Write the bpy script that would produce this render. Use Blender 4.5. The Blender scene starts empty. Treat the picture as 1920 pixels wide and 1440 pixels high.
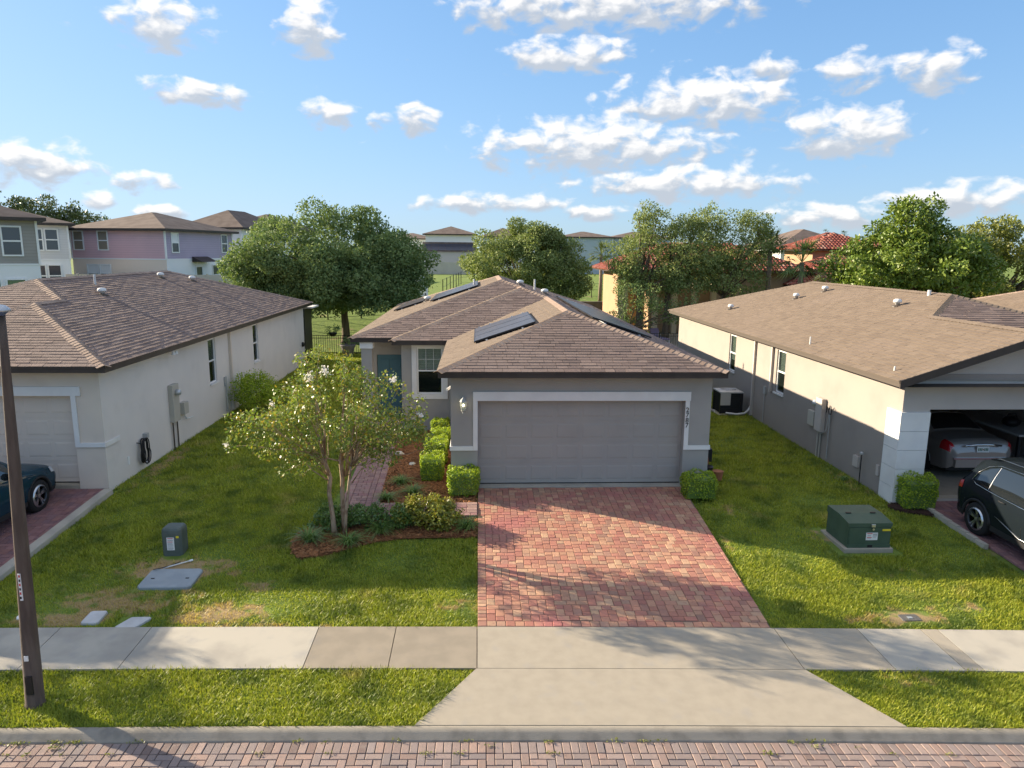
import bpy, math, random
import numpy as np
from mathutils import Matrix, Vector

random.seed(7)
RNG = np.random.default_rng(11)
SC = bpy.context.scene
COL = SC.collection

# ---------------------------------------------------------------- camera
CAM_POS = (0.0, 0.0, 5.506)
cam_data = bpy.data.cameras.new('camera')
cam_data.sensor_width = 36.0
cam_data.lens = 1340.0 / 1920.0 * 36.0
cam_data.clip_start = 0.1
cam_data.clip_end = 6000
cam = bpy.data.objects.new('camera', cam_data)
COL.objects.link(cam)
_R = ((0.998858068, 0.000365681, 0.0477747417),
      (-0.0469025445, -0.182846638, 0.982022025),
      (0.00909455807, -0.98314138, -0.182620689))   # rows: world axes; columns: right, down, forward
cam.matrix_world = Matrix((
    (_R[0][0], -_R[0][1], -_R[0][2], CAM_POS[0]),
    (_R[1][0], -_R[1][1], -_R[1][2], CAM_POS[1]),
    (_R[2][0], -_R[2][1], -_R[2][2], CAM_POS[2]),
    (0, 0, 0, 1)))
SC.camera = cam

# ---------------------------------------------------------------- sun, sky, exposure
SUN_DIR = Vector((1.0, -0.5, -0.385)).normalized()      # the way the light travels
SUN_EL = math.asin(-SUN_DIR.z)
SUN_STRENGTH, SKY_STRENGTH, EXPOSURE = 4.5, 0.15, 1.58
SKY_ROLL = [(0.54, 2.05), (0.76, 2.7), (1.08, 3.6)]
sun_data = bpy.data.lights.new('sun', 'SUN')
sun_data.energy = SUN_STRENGTH
sun_data.angle = math.radians(0.55)
sun_data.color = (1.0, 0.85, 0.63)
sun = bpy.data.objects.new('sun', sun_data)
sun.rotation_euler = SUN_DIR.to_track_quat('-Z', 'Y').to_euler()
sun.location = (-60, 30, 40)
COL.objects.link(sun)

world = bpy.data.worlds.new('World')
SC.world = world
world.use_nodes = True
WN, WL = world.node_tree.nodes, world.node_tree.links
WN.clear()


def wnode(tree, kind, **kw):
    n = tree.nodes.new(kind)
    for k, v in kw.items():
        setattr(n, k, v)
    return n


def mth(tree, op, a, b=None, c=None, clamp=False):
    n = tree.nodes.new('ShaderNodeMath')
    n.operation = op
    n.use_clamp = clamp
    for i, s in enumerate((a, b, c)):
        if s is None:
            continue
        if isinstance(s, (int, float)):
            n.inputs[i].default_value = s
        else:
            tree.links.new(s, n.inputs[i])
    return n.outputs[0]


def sstep(tree, x, lo, hi):
    n = tree.nodes.new('ShaderNodeMapRange')
    n.interpolation_type = 'SMOOTHSTEP'
    tree.links.new(x, n.inputs[0])
    n.inputs[1].default_value, n.inputs[2].default_value = lo, hi
    return n.outputs[0]


# clouds of this sky: azimuth, elevation, half-width, half-height in degrees
CLOUDS = [(-22.0, 14.7, 2.9, 1.7), (-12.3, 15.4, 2.0, 1.9), (-19.9, 10.5, 3.6, .8), (-10.9, 9.8, 2.0, 1.0),
          (-4.6, 9.6, 1.7, 1.0), (-30.2, 5.3, 3.6, 1.3), (-23.8, 4.4, 1.7, .7), (-26.7, 3.1, 1.1, .7),
          (9.6, 17.3, 11.0, 1.7), (6.8, 14.2, 4.3, 1.3), (21.5, 12.8, 1.4, .9), (26.7, 12.1, 1.8, 1.3),
          (31.8, 11.8, 2.2, 1.3), (17.0, 10.8, 6.2, 1.9), (26.8, 8.3, 3.7, 1.7), (9.2, 7.9, 8.6, 2.1),
          (15.6, 5.1, 7.4, 1.3), (1.4, 3.6, 5.8, .75), (9.1, 3.0, 2.6, .6), (26.2, 2.6, 4.4, .9),
          (34.5, 3.6, 4.5, 1.1), (-22.9, 2.5, 1.7, .5), (-7.2, 9.4, 1.2, .6)]


def cloud_field(g, az, el):
    best, rise = None, None
    wz = mth(g, 'WRAP', az, 45.0, -45.0)                 # the same scattered cumulus goes on all round the horizon
    for (a, e, w, h) in CLOUDS:
        da = mth(g, 'MULTIPLY_ADD', wz, 1.0 / w, -a / w)
        de = mth(g, 'MULTIPLY_ADD', el, 1.0 / h, -e / h)
        v = mth(g, 'SUBTRACT', 1.0, mth(g, 'MULTIPLY_ADD', da, da, mth(g, 'MULTIPLY', de, de)))
        if best is None:
            best, rise = v, de
        else:
            k = sstep(g, mth(g, 'SUBTRACT', v, best), -0.5, 0.5)
            best = mth(g, 'SMOOTH_MAX', best, v, 0.35)
            rise = mth(g, 'MULTIPLY_ADD', mth(g, 'SUBTRACT', de, rise), k, rise)
    return mth(g, 'MAXIMUM', best, -1.6), rise


def cloud_noise(g, az, el):
    cv = g.nodes.new('ShaderNodeCombineXYZ')
    g.links.new(mth(g, 'MULTIPLY', az, 0.30), cv.inputs[0])
    g.links.new(mth(g, 'MULTIPLY', el, 0.52), cv.inputs[1])
    nz = g.nodes.new('ShaderNodeTexNoise')
    nz.noise_dimensions = '2D'
    nz.inputs['Scale'].default_value = 1.75
    nz.inputs['Detail'].default_value = 5.5
    nz.inputs['Roughness'].default_value = 0.50
    nz.inputs['Distortion'].default_value = 0.2
    g.links.new(cv.outputs[0], nz.inputs['Vector'])
    return mth(g, 'MULTIPLY', mth(g, 'SUBTRACT', nz.outputs[0], 0.5), 4.6)


wt = world.node_tree
tc = WN.new('ShaderNodeTexCoord')
sep = WN.new('ShaderNodeSeparateXYZ')
WL.new(tc.outputs['Generated'], sep.inputs[0])
AZ = mth(wt, 'MULTIPLY', mth(wt, 'ARCTAN2', sep.outputs[0], sep.outputs[1]), 57.29578)
EL = mth(wt, 'MULTIPLY', mth(wt, 'ARCSINE', sep.outputs[2]), 57.29578)


best, rise = cloud_field(wt, AZ, EL)
n0 = cloud_noise(wt, AZ, EL)
n1 = cloud_noise(wt, mth(wt, 'ADD', AZ, -0.5), mth(wt, 'ADD', EL, 0.5))
high = mth(wt, 'MULTIPLY', mth(wt, 'SUBTRACT', EL, 17.0), 0.04, clamp=True)     # cloud overhead, out of view, thickened for whiter and brighter fill light
f0 = mth(wt, 'ADD', mth(wt, 'ADD', best, n0), mth(wt, 'MULTIPLY', high, 1.9))


mask = mth(wt, 'MULTIPLY', sstep(wt, f0, -0.55, 1.0), sstep(wt, EL, 0.3, 2.2))
shade = sstep(wt, mth(wt, 'MULTIPLY_ADD', mth(wt, 'SUBTRACT', n0, n1), 0.40, rise), -0.45, 0.55)       # lit tops, greyer undersides
sky = wnode(wt, 'ShaderNodeTexSky', sky_type='NISHITA')
sky.sun_disc = False
sky.sun_elevation = SUN_EL
sky.sun_rotation = math.atan2(-SUN_DIR.x, -SUN_DIR.y)
sky.altitude = 30
sky.air_density = 1.0
sky.dust_density = 0.35
sky.ozone_density = 2.2
ccol = wnode(wt, 'ShaderNodeMix', data_type='RGBA')
ccol.inputs[6].default_value = (1.28, 1.40, 1.58, 1)
ccol.inputs[7].default_value = (2.55, 2.48, 2.4, 1)
WL.new(shade, ccol.inputs[0])
smix = wnode(wt, 'ShaderNodeMix', data_type='RGBA')
WL.new(mth(wt, 'MULTIPLY', mask, 0.93), smix.inputs[0])
# clear-air response: the bright band near the horizon rolls off softly, as a camera records it
ssep = WN.new('ShaderNodeSeparateColor')
WL.new(sky.outputs[0], ssep.inputs[0])
scomb = WN.new('ShaderNodeCombineColor')
for i, (gain, knee) in enumerate(SKY_ROLL):
    v = mth(wt, 'MULTIPLY', ssep.outputs[i], gain)
    WL.new(mth(wt, 'DIVIDE', v, mth(wt, 'ADD', 1.0, mth(wt, 'MULTIPLY', v, 1.0 / knee))), scomb.inputs[i])
WL.new(scomb.outputs[0], smix.inputs[6])
WL.new(ccol.outputs[2], smix.inputs[7])
world.cycles.sampling_method = 'MANUAL'
world.cycles.sample_map_resolution = 256
bg = WN.new('ShaderNodeBackground')
bg.inputs[1].default_value = SKY_STRENGTH
WL.new(smix.outputs[2], bg.inputs[0])
wo = WN.new('ShaderNodeOutputWorld')
WL.new(bg.outputs[0], wo.inputs[0])

SC.view_settings.view_transform = 'Standard'
SC.view_settings.look = 'None'
SC.view_settings.gamma = 1.0
SC.view_settings.use_curve_mapping = False
SC.view_settings.exposure = EXPOSURE
SC.render.engine = 'CYCLES'
SC.cycles.use_denoising = True
try:
    SC.cycles.denoiser = 'OPENIMAGEDENOISE'
except Exception:
    pass
SC.cycles.max_bounces = 6
SC.cycles.diffuse_bounces = 3
SC.cycles.glossy_bounces = 3
SC.cycles.transparent_max_bounces = 8
SC.cycles.caustics_reflective = False
SC.cycles.caustics_refractive = False

# ---------------------------------------------------------------- materials
MATS = {}


def mat(name, col, col2=None, scale=3.0, rough=0.8, bump=0.0, bscale=150.0, isl=0.0, palette=None, spec=0.3,
        metal=0.0, trans=0.0, lo=0.35, hi=0.65, stripes=None, detail=5.0, coat=0.0, col3=None, scale3=0.7, lo3=.5, hi3=.7,
        stretch=None, worn=None):
    """procedural material: two-tone noise, optional per-piece variation, bump and translucency"""
    m = bpy.data.materials.new(name)
    m.use_nodes = True
    t = m.node_tree
    t.nodes.clear()
    out = t.nodes.new('ShaderNodeOutputMaterial')
    p = t.nodes.new('ShaderNodeBsdfPrincipled')
    t.links.new(p.outputs[0], out.inputs[0])
    geo = t.nodes.new('ShaderNodeNewGeometry')
    pos = geo.outputs['Position']
    if stretch:
        mp = t.nodes.new('ShaderNodeMapping')
        mp.inputs['Scale'].default_value = stretch
        t.links.new(pos, mp.inputs[0])
        pos = mp.outputs[0]

    def noise(s, d=detail):
        n = t.nodes.new('ShaderNodeTexNoise')
        n.inputs['Scale'].default_value = s
        n.inputs['Detail'].default_value = d
        t.links.new(pos, n.inputs['Vector'])
        return n.outputs[0]

    def mix(fac, a, b, kind='MIX'):
        n = t.nodes.new('ShaderNodeMix')
        n.data_type = 'RGBA'
        n.blend_type = kind
        for i, s in ((0, fac), (6, a), (7, b)):
            if isinstance(s, (int, float)):
                n.inputs[i].default_value = s
            elif isinstance(s, tuple):
                n.inputs[i].default_value = s if len(s) == 4 else s + (1,)
            else:
                t.links.new(s, n.inputs[i])
        return n.outputs[2]

    rnd = None
    if isl or palette:
        oi = t.nodes.new('ShaderNodeObjectInfo')
        rnd = mth(t, 'FRACT', mth(t, 'ADD', geo.outputs['Random Per Island'], mth(t, 'MULTIPLY', oi.outputs['Random'], 7.31)))
    c = col
    if palette:
        cr = t.nodes.new('ShaderNodeValToRGB')
        cr.color_ramp.interpolation = 'LINEAR'
        els = cr.color_ramp.elements
        while len(els) < len(palette):
            els.new(0.5)
        for i, pc in enumerate(palette):
            els[i].position = i / max(1, len(palette) - 1)
            els[i].color = pc + (1,)
        t.links.new(rnd, cr.inputs[0])
        c = cr.outputs[0]
    if col2 is not None:
        c = mix(sstep(t, noise(scale), lo, hi), c, col2)
    if col3 is not None:
        c = mix(sstep(t, noise(scale3, 3.0), lo3, hi3), c, col3)
    if worn:
        # dry, worn spots of the lawn: (x, y, rx, ry, amount), ragged by noise
        spx = t.nodes.new('ShaderNodeSeparateXYZ')
        t.links.new(geo.outputs['Position'], spx.inputs[0])
        tot = None
        for (wx, wy, rx, ry, amt) in worn[1]:
            dx = mth(t, 'MULTIPLY_ADD', spx.outputs[0], 1 / rx, -wx / rx)
            dy = mth(t, 'MULTIPLY_ADD', spx.outputs[1], 1 / ry, -wy / ry)
            g_ = mth(t, 'MULTIPLY', mth(t, 'EXPONENT', mth(t, 'MULTIPLY', mth(t, 'MULTIPLY_ADD', dx, dx, mth(t, 'MULTIPLY', dy, dy)), -1.0)), amt)
            tot = g_ if tot is None else mth(t, 'MAXIMUM', tot, g_)
        k_ = sstep(t, mth(t, 'ADD', tot, mth(t, 'MULTIPLY', mth(t, 'SUBTRACT', noise(4.5), .5), 1.7)), .42, .80)
        c = mix(mth(t, 'MULTIPLY', k_, worn[2]), c, worn[0])
    if isl:
        r2 = mth(t, 'FRACT', mth(t, 'MULTIPLY', rnd, 13.7))
        v = mth(t, 'ADD', 1.0 - isl, mth(t, 'MULTIPLY', r2, 2 * isl))
        cv = t.nodes.new('ShaderNodeCombineXYZ')
        for i in range(3):
            t.links.new(v, cv.inputs[i])
        c = mix(1.0, c, cv.outputs[0], 'MULTIPLY')
    if stripes:
        # lap siding: a thin shadow-gap tone at every board edge (board height, depth of tone)
        h, amt = stripes
        sp = t.nodes.new('ShaderNodeSeparateXYZ')
        t.links.new(geo.outputs['Position'], sp.inputs[0])
        fz = mth(t, 'FRACT', mth(t, 'MULTIPLY', sp.outputs[2], 1.0 / h))
        k = mth(t, 'MULTIPLY', sstep(t, fz, 0.86, 1.0), amt)
        c = mix(k, c, (0.03, 0.03, 0.03))
    if isinstance(c, tuple):
        p.inputs['Base Color'].default_value = c + (1,)
    else:
        t.links.new(c, p.inputs['Base Color'])
    p.inputs['Roughness'].default_value = rough
    p.inputs['Specular IOR Level'].default_value = spec
    p.inputs['Metallic'].default_value = metal
    if coat:
        p.inputs['Coat Weight'].default_value = coat
        p.inputs['Coat Roughness'].default_value = 0.04
    if bump:
        b = t.nodes.new('ShaderNodeBump')
        b.inputs['Strength'].default_value = bump
        b.inputs['Distance'].default_value = 0.02
        t.links.new(noise(bscale, 3.0), b.inputs['Height'])
        t.links.new(b.outputs[0], p.inputs['Normal'])
    if trans:
        tr = t.nodes.new('ShaderNodeBsdfTranslucent')
        if isinstance(c, tuple):
            tr.inputs[0].default_value = c + (1,)
        else:
            br = mix(1.0, c, (1.25, 1.3, 0.75), 'MULTIPLY')
            t.links.new(br, tr.inputs[0])
        ms = t.nodes.new('ShaderNodeMixShader')
        ms.inputs[0].default_value = trans
        t.links.new(p.outputs[0], ms.inputs[1])
        t.links.new(tr.outputs[0], ms.inputs[2])
        t.links.new(ms.outputs[0], out.inputs[0])
    MATS[name] = m
    return m


def glass_mat(name, tint=(0.02, 0.03, 0.03), clear=0.55):
    m = bpy.data.materials.new(name)
    m.use_nodes = True
    t = m.node_tree
    t.nodes.clear()
    out = t.nodes.new('ShaderNodeOutputMaterial')
    p = t.nodes.new('ShaderNodeBsdfPrincipled')
    p.inputs['Base Color'].default_value = tint + (1,)
    p.inputs['Roughness'].default_value = 0.04
    p.inputs['Specular IOR Level'].default_value = 0.7
    tr = t.nodes.new('ShaderNodeBsdfTransparent')
    tr.inputs[0].default_value = (0.8, 0.87, 0.85, 1)
    ms = t.nodes.new('ShaderNodeMixShader')
    ms.inputs[0].default_value = clear
    t.links.new(p.outputs[0], ms.inputs[1])
    t.links.new(tr.outputs[0], ms.inputs[2])
    t.links.new(ms.outputs[0], out.inputs[0])
    MATS[name] = m
    return m


def emit_mat(name, col, strength):
    m = bpy.data.materials.new(name)
    m.use_nodes = True
    p = m.node_tree.nodes['Principled BSDF']
    p.inputs['Base Color'].default_value = col + (1,)
    p.inputs['Emission Color'].default_value = col + (1,)
    p.inputs['Emission Strength'].default_value = strength
    MATS[name] = m
    return m


# ---------------------------------------------------------------- mesh helpers
ORG = {}


def tag(o, label=None, cat=None, group=None, kind=None):
    for k, v in (('label', label), ('category', cat), ('group', group), ('kind', kind)):
        if v:
            o[k] = v
    return o


def thing(name, loc, label, cat, group=None, rz=0.0):
    o = bpy.data.objects.new(name, None)
    o.empty_display_size = 0.2
    o.location = loc
    o.rotation_euler = (0, 0, rz)
    COL.objects.link(o)
    ORG[o.name] = tuple(loc)
    return tag(o, label, cat, group)


def link(name, me, parent=None, org=None):
    o = bpy.data.objects.new(name, me)
    COL.objects.link(o)
    if parent is not None:
        o.parent = parent
        ORG[o.name] = ORG.get(parent.name, (0, 0, 0))
    else:
        o.location = org or (0, 0, 0)
        ORG[o.name] = org or (0, 0, 0)
    return o


def fast_mesh(name, verts, loop_idx, sizes):
    """mesh from flat numpy arrays"""
    me = bpy.data.meshes.new(name)
    verts = np.asarray(verts, np.float32).reshape(-1, 3)
    loop_idx = np.asarray(loop_idx, np.int32).ravel()
    sizes = np.asarray(sizes, np.int32)
    me.vertices.add(len(verts))
    me.vertices.foreach_set('co', verts.ravel())
    me.loops.add(len(loop_idx))
    me.loops.foreach_set('vertex_index', loop_idx)
    me.polygons.add(len(sizes))
    starts = np.concatenate(([0], np.cumsum(sizes)[:-1])).astype(np.int32)
    me.polygons.foreach_set('loop_start', starts)
    me.polygons.foreach_set('loop_total', sizes)
    me.update(calc_edges=True)
    return me


class MB:
    """collects faces in world (or local) coordinates and links them as ONE mesh object"""

    def __init__(s):
        s.v, s.f = [], []

    def add(s, vs, fs):
        o = len(s.v)
        s.v.extend([tuple(map(float, q)) for q in vs])
        s.f.extend([tuple(i + o for i in f) for f in fs])
        return s

    def quad(s, a, b, c, d):
        return s.add([a, b, c, d], [(0, 1, 2, 3)])

    def box(s, x0, x1, y0, y1, z0, z1):
        vs = [(x, y, z) for z in (z0, z1) for (x, y) in ((x0, y0), (x1, y0), (x1, y1), (x0, y1))]
        return s.add(vs, [(3, 2, 1, 0), (4, 5, 6, 7), (0, 1, 5, 4), (1, 2, 6, 5), (2, 3, 7, 6), (3, 0, 4, 7)])

    def cbox(s, x0, x1, y0, y1, z0, z1, b=0.01):
        """box with chamfered top edges"""
        o = [(x0, y0), (x1, y0), (x1, y1), (x0, y1)]
        i = [(x0 + b, y0 + b), (x1 - b, y0 + b), (x1 - b, y1 - b), (x0 + b, y1 - b)]
        vs = [(x, y, z0) for x, y in o] + [(x, y, z1 - b) for x, y in o] + [(x, y, z1) for x, y in i]
        fs = [(3, 2, 1, 0), (8, 9, 10, 11)]
        for k in range(4):
            n = (k + 1) % 4
            fs += [(k, n, 4 + n, 4 + k), (4 + k, 4 + n, 8 + n, 8 + k)]
        return s.add(vs, fs)

    def prism(s, poly, z0, z1):
        n = len(poly)
        vs = [(x, y, z0) for x, y in poly] + [(x, y, z1) for x, y in poly]
        fs = [tuple(range(n - 1, -1, -1)), tuple(range(n, 2 * n))]
        fs += [(k, (k + 1) % n, n + (k + 1) % n, n + k) for k in range(n)]
        return s.add(vs, fs)

    def extr(s, pts, off):
        """planar polygon pts (3-D) extruded by vector off"""
        n = len(pts)
        vs = list(pts) + [tuple(p[i] + off[i] for i in range(3)) for p in pts]
        fs = [tuple(range(n - 1, -1, -1)), tuple(range(n, 2 * n))]
        fs += [(k, (k + 1) % n, n + (k + 1) % n, n + k) for k in range(n)]
        return s.add(vs, fs)

    def tube(s, pts, r, n=8, cap=True):
        pts = [Vector(p) for p in pts]
        if not hasattr(r, '__len__'):
            r = [r] * len(pts)
        rings, ref = [], None
        for i, p in enumerate(pts):
            d = (pts[min(i + 1, len(pts) - 1)] - pts[max(i - 1, 0)])
            d = d.normalized() if d.length > 1e-9 else Vector((0, 0, 1))
            if ref is None:
                ref = Vector((1, 0, 0)) if abs(d.x) < 0.8 else Vector((0, 1, 0))
            a = (ref - d * ref.dot(d)).normalized()
            b = d.cross(a)
            ref = a
            rings.append([p + (a * math.cos(2 * math.pi * k / n) + b * math.sin(2 * math.pi * k / n)) * r[i] for k in range(n)])
        vs = [v for ring in rings for v in ring]
        fs = []
        for i in range(len(pts) - 1):
            for k in range(n):
                fs.append((i * n + k, i * n + (k + 1) % n, (i + 1) * n + (k + 1) % n, (i + 1) * n + k))
        if cap:
            fs += [tuple(range(n - 1, -1, -1)), tuple(range((len(pts) - 1) * n, len(pts) * n))]
        return s.add(vs, fs)

    def lathe(s, prof, c=(0, 0, 0), n=16, axis='z', caps=True):
        vs, fs = [], []
        for (r, z) in prof:
            for k in range(n):
                a = 2 * math.pi * k / n
                p = (r * math.cos(a), r * math.sin(a), z)
                if axis == 'y':
                    p = (p[0], z, p[1])
                if axis == 'x':
                    p = (z, p[0], p[1])
                vs.append(tuple(p[i] + c[i] for i in range(3)))
        for i in range(len(prof) - 1):
            for k in range(n):
                fs.append((i * n + k, i * n + (k + 1) % n, (i + 1) * n + (k + 1) % n, (i + 1) * n + k))
        if caps and prof[0][0] > 1e-6:
            fs.append(tuple(range(n - 1, -1, -1)))
        if caps and prof[-1][0] > 1e-6:
            fs.append(tuple(range((len(prof) - 1) * n, len(prof) * n)))
        return s.add(vs, fs)

    def mesh(s, name, m, org=(0, 0, 0), smooth=False, bevel=0):
        me = bpy.data.meshes.new(name)
        me.from_pydata([(x - org[0], y - org[1], z - org[2]) for x, y, z in s.v], [], s.f)
        me.update()
        if m is not None:
            me.materials.append(m if not isinstance(m, str) else MATS[m])
        if smooth:
            me.polygons.foreach_set('use_smooth', [True] * len(me.polygons))
        return me

    def build(s, name, m, parent=None, org=None, smooth=False, bevel=0.0):
        og = ORG.get(parent.name, (0, 0, 0)) if parent is not None else (org or (0, 0, 0))
        o = link(name, s.mesh(name, m, og, smooth), parent, org)
        if bevel:
            b = o.modifiers.new('edge', 'BEVEL')
            b.width, b.segments, b.limit_method = bevel, 2, 'ANGLE'
        return o


def sphere(mb, c, r, n=10, m=7, sz=1.0):
    return mb.lathe([(max(1e-7, r * math.sin(math.pi * i / m)), -r * sz * math.cos(math.pi * i / m)) for i in range(m + 1)], c, n)

WORN = [(-5.5, 12.5, 1.3, .55, .95), (-5.9, 11.4, 1.6, .7, .75), (-4.3, 11.0, 1.2, .5, .85), (-3.9, 11.9, .55, .3, .7), (-6.6, 10.9, 1.0, .35, .8), (7.0, 10.55, .9, .3, .8), (7.0, 13.6, .5, .5, .6), (8.3, 10.8, .4, .25, .7), (5.6, 15.0, .5, .6, .55),
        (-8.2, 18.5, .35, 2.5, .7), (9.2, 16.6, .35, 1.6, .55), (-.35, 11.1, .5, .35, .55), (6.3, 10.5, 1.4, .18, .45), (7.9, 11.9, .8, .4, .4), (6.1, 8.9, .9, .3, .45), (-3.6, 10.6, 1.6, .25, .6), (5.0, 13.2, .25, .8, .5)]
# ---------------------------------------------------------------- palette of materials
mat('lawn_soil', (0.162, 0.225, 0.034), (0.114, 0.167, 0.028), scale=4.0, rough=0.95, bump=0.6, bscale=60, col3=(0.283, 0.240, 0.096), scale3=0.9, lo3=.62, hi3=.78, worn=((0.340, 0.240, 0.116), WORN, 1.0))
mat('grass_blade', (0, 0, 0), palette=[(0.234, 0.282, 0.027), (0.323, 0.366, 0.034), (0.427, 0.442, 0.047), (0.278, 0.327, 0.030), (0.504, 0.458, 0.068)], rough=0.5, spec=0.35, trans=0.34, col2=(0.129, 0.180, 0.025), scale=1.9, lo=.42, hi=.74,
    col3=(0.522, 0.412, 0.138), scale3=0.85, lo3=.60, hi3=.80, worn=((0.592, 0.397, 0.184), WORN, .68))
mat('concrete', (0.390, 0.339, 0.265), (0.327, 0.285, 0.224), scale=5.0, rough=0.9, bump=0.25, bscale=180, lo=.2, hi=.95, col3=(0.335, 0.304, 0.261), scale3=2.6, lo3=.56, hi3=.82)
mat('concrete_pale', (0.446, 0.407, 0.338), (0.348, 0.318, 0.271), scale=1.6, rough=0.9, bump=0.25, bscale=180, lo=.42, hi=.7, col3=(0.335, 0.317, 0.293), scale3=2.6, lo3=.56, hi3=.82)
mat('concrete_tan', (0.314, 0.265, 0.203), (0.264, 0.225, 0.173), scale=2.5, rough=0.9, bump=0.25, bscale=180, col3=(0.251, 0.221, 0.184), scale3=2.6, lo3=.56, hi3=.82)
mat('curb_concrete', (0.289, 0.259, 0.214), (0.209, 0.188, 0.156), scale=4.0, rough=0.9, bump=0.4, bscale=120, lo=.42, hi=.68, col3=(0.186, 0.175, 0.158), scale3=2.6, lo3=.56, hi3=.82)
mat('joint_sand', (0.20, 0.14, 0.11), (0.14, 0.10, 0.075), scale=8, rough=1.0)
mat('road_bed', (0.25, 0.17, 0.14), (0.19, 0.13, 0.11), scale=6, rough=0.95, bump=.3)
mat('street_brick', (0, 0, 0), palette=[(0.255, 0.177, 0.152), (0.301, 0.226, 0.198), (0.214, 0.177, 0.171), (0.328, 0.240, 0.206), (0.241, 0.198, 0.190), (0.348, 0.240, 0.198), (0.174, 0.127, 0.114)],
    col2=(0.241, 0.191, 0.167), scale=14, lo=.45, hi=.8, isl=.10, rough=0.88, bump=.35, bscale=160)
mat('drive_paver', (0, 0, 0), palette=[(0.380, 0.156, 0.120), (0.446, 0.203, 0.138), (0.493, 0.283, 0.177), (0.390, 0.164, 0.123), (0.333, 0.188, 0.138), (0.532, 0.338, 0.210), (0.418, 0.178, 0.133)],
    col2=(0.342, 0.164, 0.123), scale=18, lo=.5, hi=.85, isl=.10, rough=0.85, bump=.35, bscale=170, col3=(0.398, 0.150, 0.133), scale3=.55, lo3=.50, hi3=.70)
mat('walk_paver', (0, 0, 0), palette=[(0.292, 0.154, 0.152), (0.336, 0.209, 0.188), (0.247, 0.145, 0.142), (0.362, 0.234, 0.199)], isl=.1, rough=.85, bump=.35, bscale=170)
mat('neighbour_paver', (0, 0, 0), palette=[(0.24, 0.12, 0.12), (0.28, 0.15, 0.14), (0.20, 0.115, 0.125), (0.26, 0.13, 0.115)], isl=.1, rough=.85, bump=.3, bscale=150)
mat('mulch', (0.30, 0.125, 0.05), (0.17, 0.07, 0.03), scale=25, rough=1.0, bump=1.0, bscale=90)
mat('mulch_chip', (0, 0, 0), palette=[(0.38, 0.155, 0.06), (0.24, 0.10, 0.04), (0.45, 0.21, 0.09), (0.17, 0.075, 0.035)], rough=.95)
mat('dark_mulch', (0.07, 0.04, 0.03), (0.11, 0.06, 0.045), scale=25, rough=1.0, bump=.8, bscale=90)

# ---------------------------------------------------------------- the lie of the land
def s_off(x):
    """the street and its pavement bend gently: sideways offset of the kerb line"""
    x = np.clip(np.asarray(x, float), -30, 30)
    return -0.034 * x - 0.00112 * x * x


def w_off(t):
    return np.clip((15.5 - np.asarray(t, float)) / 4.5, 0, 1)


def ST(x, t):
    return float(t + s_off(x) * w_off(t))


def ss(e0, e1, x):
    k = np.clip((x - e0) / (e1 - e0), 0, 1)
    return k * k * (3 - 2 * k)


T_KERB0, T_KERB1, T_WALK0, T_WALK1 = 7.93, 8.13, 9.34, 10.44
_PT = np.array([-400, -15.0, -14.9, 7.93, 8.12, 8.13, 9.34, 9.341, 10.44, 10.441, 16.2, 37, 400])
_PZ = np.array([-.6, -.6, -.62, -.62, -.62, -.435, -.405, -.50, -.47, -.385, -.075, -.06, -.06])


def ground_t(x, t):
    """ground height as a function of x and the street-following coordinate t"""
    x, t = np.asarray(x, float), np.asarray(t, float)
    z = np.interp(t, _PT, _PZ)
    kx = ss(3.0, 11.0, x)
    bank = 1.65 * ((1 - kx) * ss(39.0, 53.0, t) + kx * ss(58.0, 88.0, t))
    return z + bank


def G(x, y):
    x, y = np.asarray(x, float), np.asarray(y, float)
    t = y - s_off(x) * w_off(y)
    return ground_t(x, t)


def build_ground():
    xs = np.concatenate((np.linspace(-900, -60, 15), np.arange(-56, -20, 4), np.arange(-20, 22, 0.6), np.arange(22, 60, 4), np.linspace(64, 900, 15)))
    ts = np.concatenate((np.linspace(-300, -16, 8), [-15, -14.9, 0, 6, 7.93, 8.12, 8.131, 8.7, 9.339, 9.342, 10.439, 10.442],
                         np.arange(10.9, 37, 0.9), np.arange(37, 92, 1.5), np.linspace(95, 2500, 18)))
    X, T = np.meshgrid(xs, ts)
    Y = T + s_off(X) * w_off(T)
    Z = ground_t(X, T)
    bumps = 0.015 * np.sin(X * 1.7 + 1) * np.sin(T * 1.3) * ((T > 10.6) & (T < 60))
    V = np.stack((X, Y, Z + bumps), -1).reshape(-1, 3)
    nx, ny = len(xs), len(ts)
    i = np.arange((nx - 1) * (ny - 1))
    r, c = i // (nx - 1), i % (nx - 1)
    a = r * nx + c
    me = fast_mesh('ground', V, np.stack((a, a + 1, a + nx + 1, a + nx), 1), np.full(len(a), 4))
    me.materials.append(MATS['lawn_soil'])
    me.polygons.foreach_set('use_smooth', [True] * len(me.polygons))
    o = link('ground', me)
    tag(o, 'green lawn ground sloping down to the street', kind='structure')


build_ground()


def strip(xs, t0, t1, z0, z1, name, m, thick=0.12, parent=None):
    """a sheet that follows the bend of the street between two t lines"""
    mb = MB()
    n = len(xs)
    vs = []
    for x in xs:
        vs += [(x, ST(x, t0), z0), (x, ST(x, t1), z1), (x, ST(x, t0), z0 - thick), (x, ST(x, t1), z1 - thick)]
    fs = []
    for k in range(n - 1):
        a, b = 4 * k, 4 * k + 4
        fs += [(a, b, b + 1, a + 1), (a + 2, b + 2, b, a), (a + 1, b + 1, b + 3, a + 3)]
    fs += [(0, 1, 3, 2), (4 * n - 4, 4 * n - 2, 4 * n - 1, 4 * n - 3)]
    mb.add(vs, fs)
    return mb.build(name, m, parent)


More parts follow.
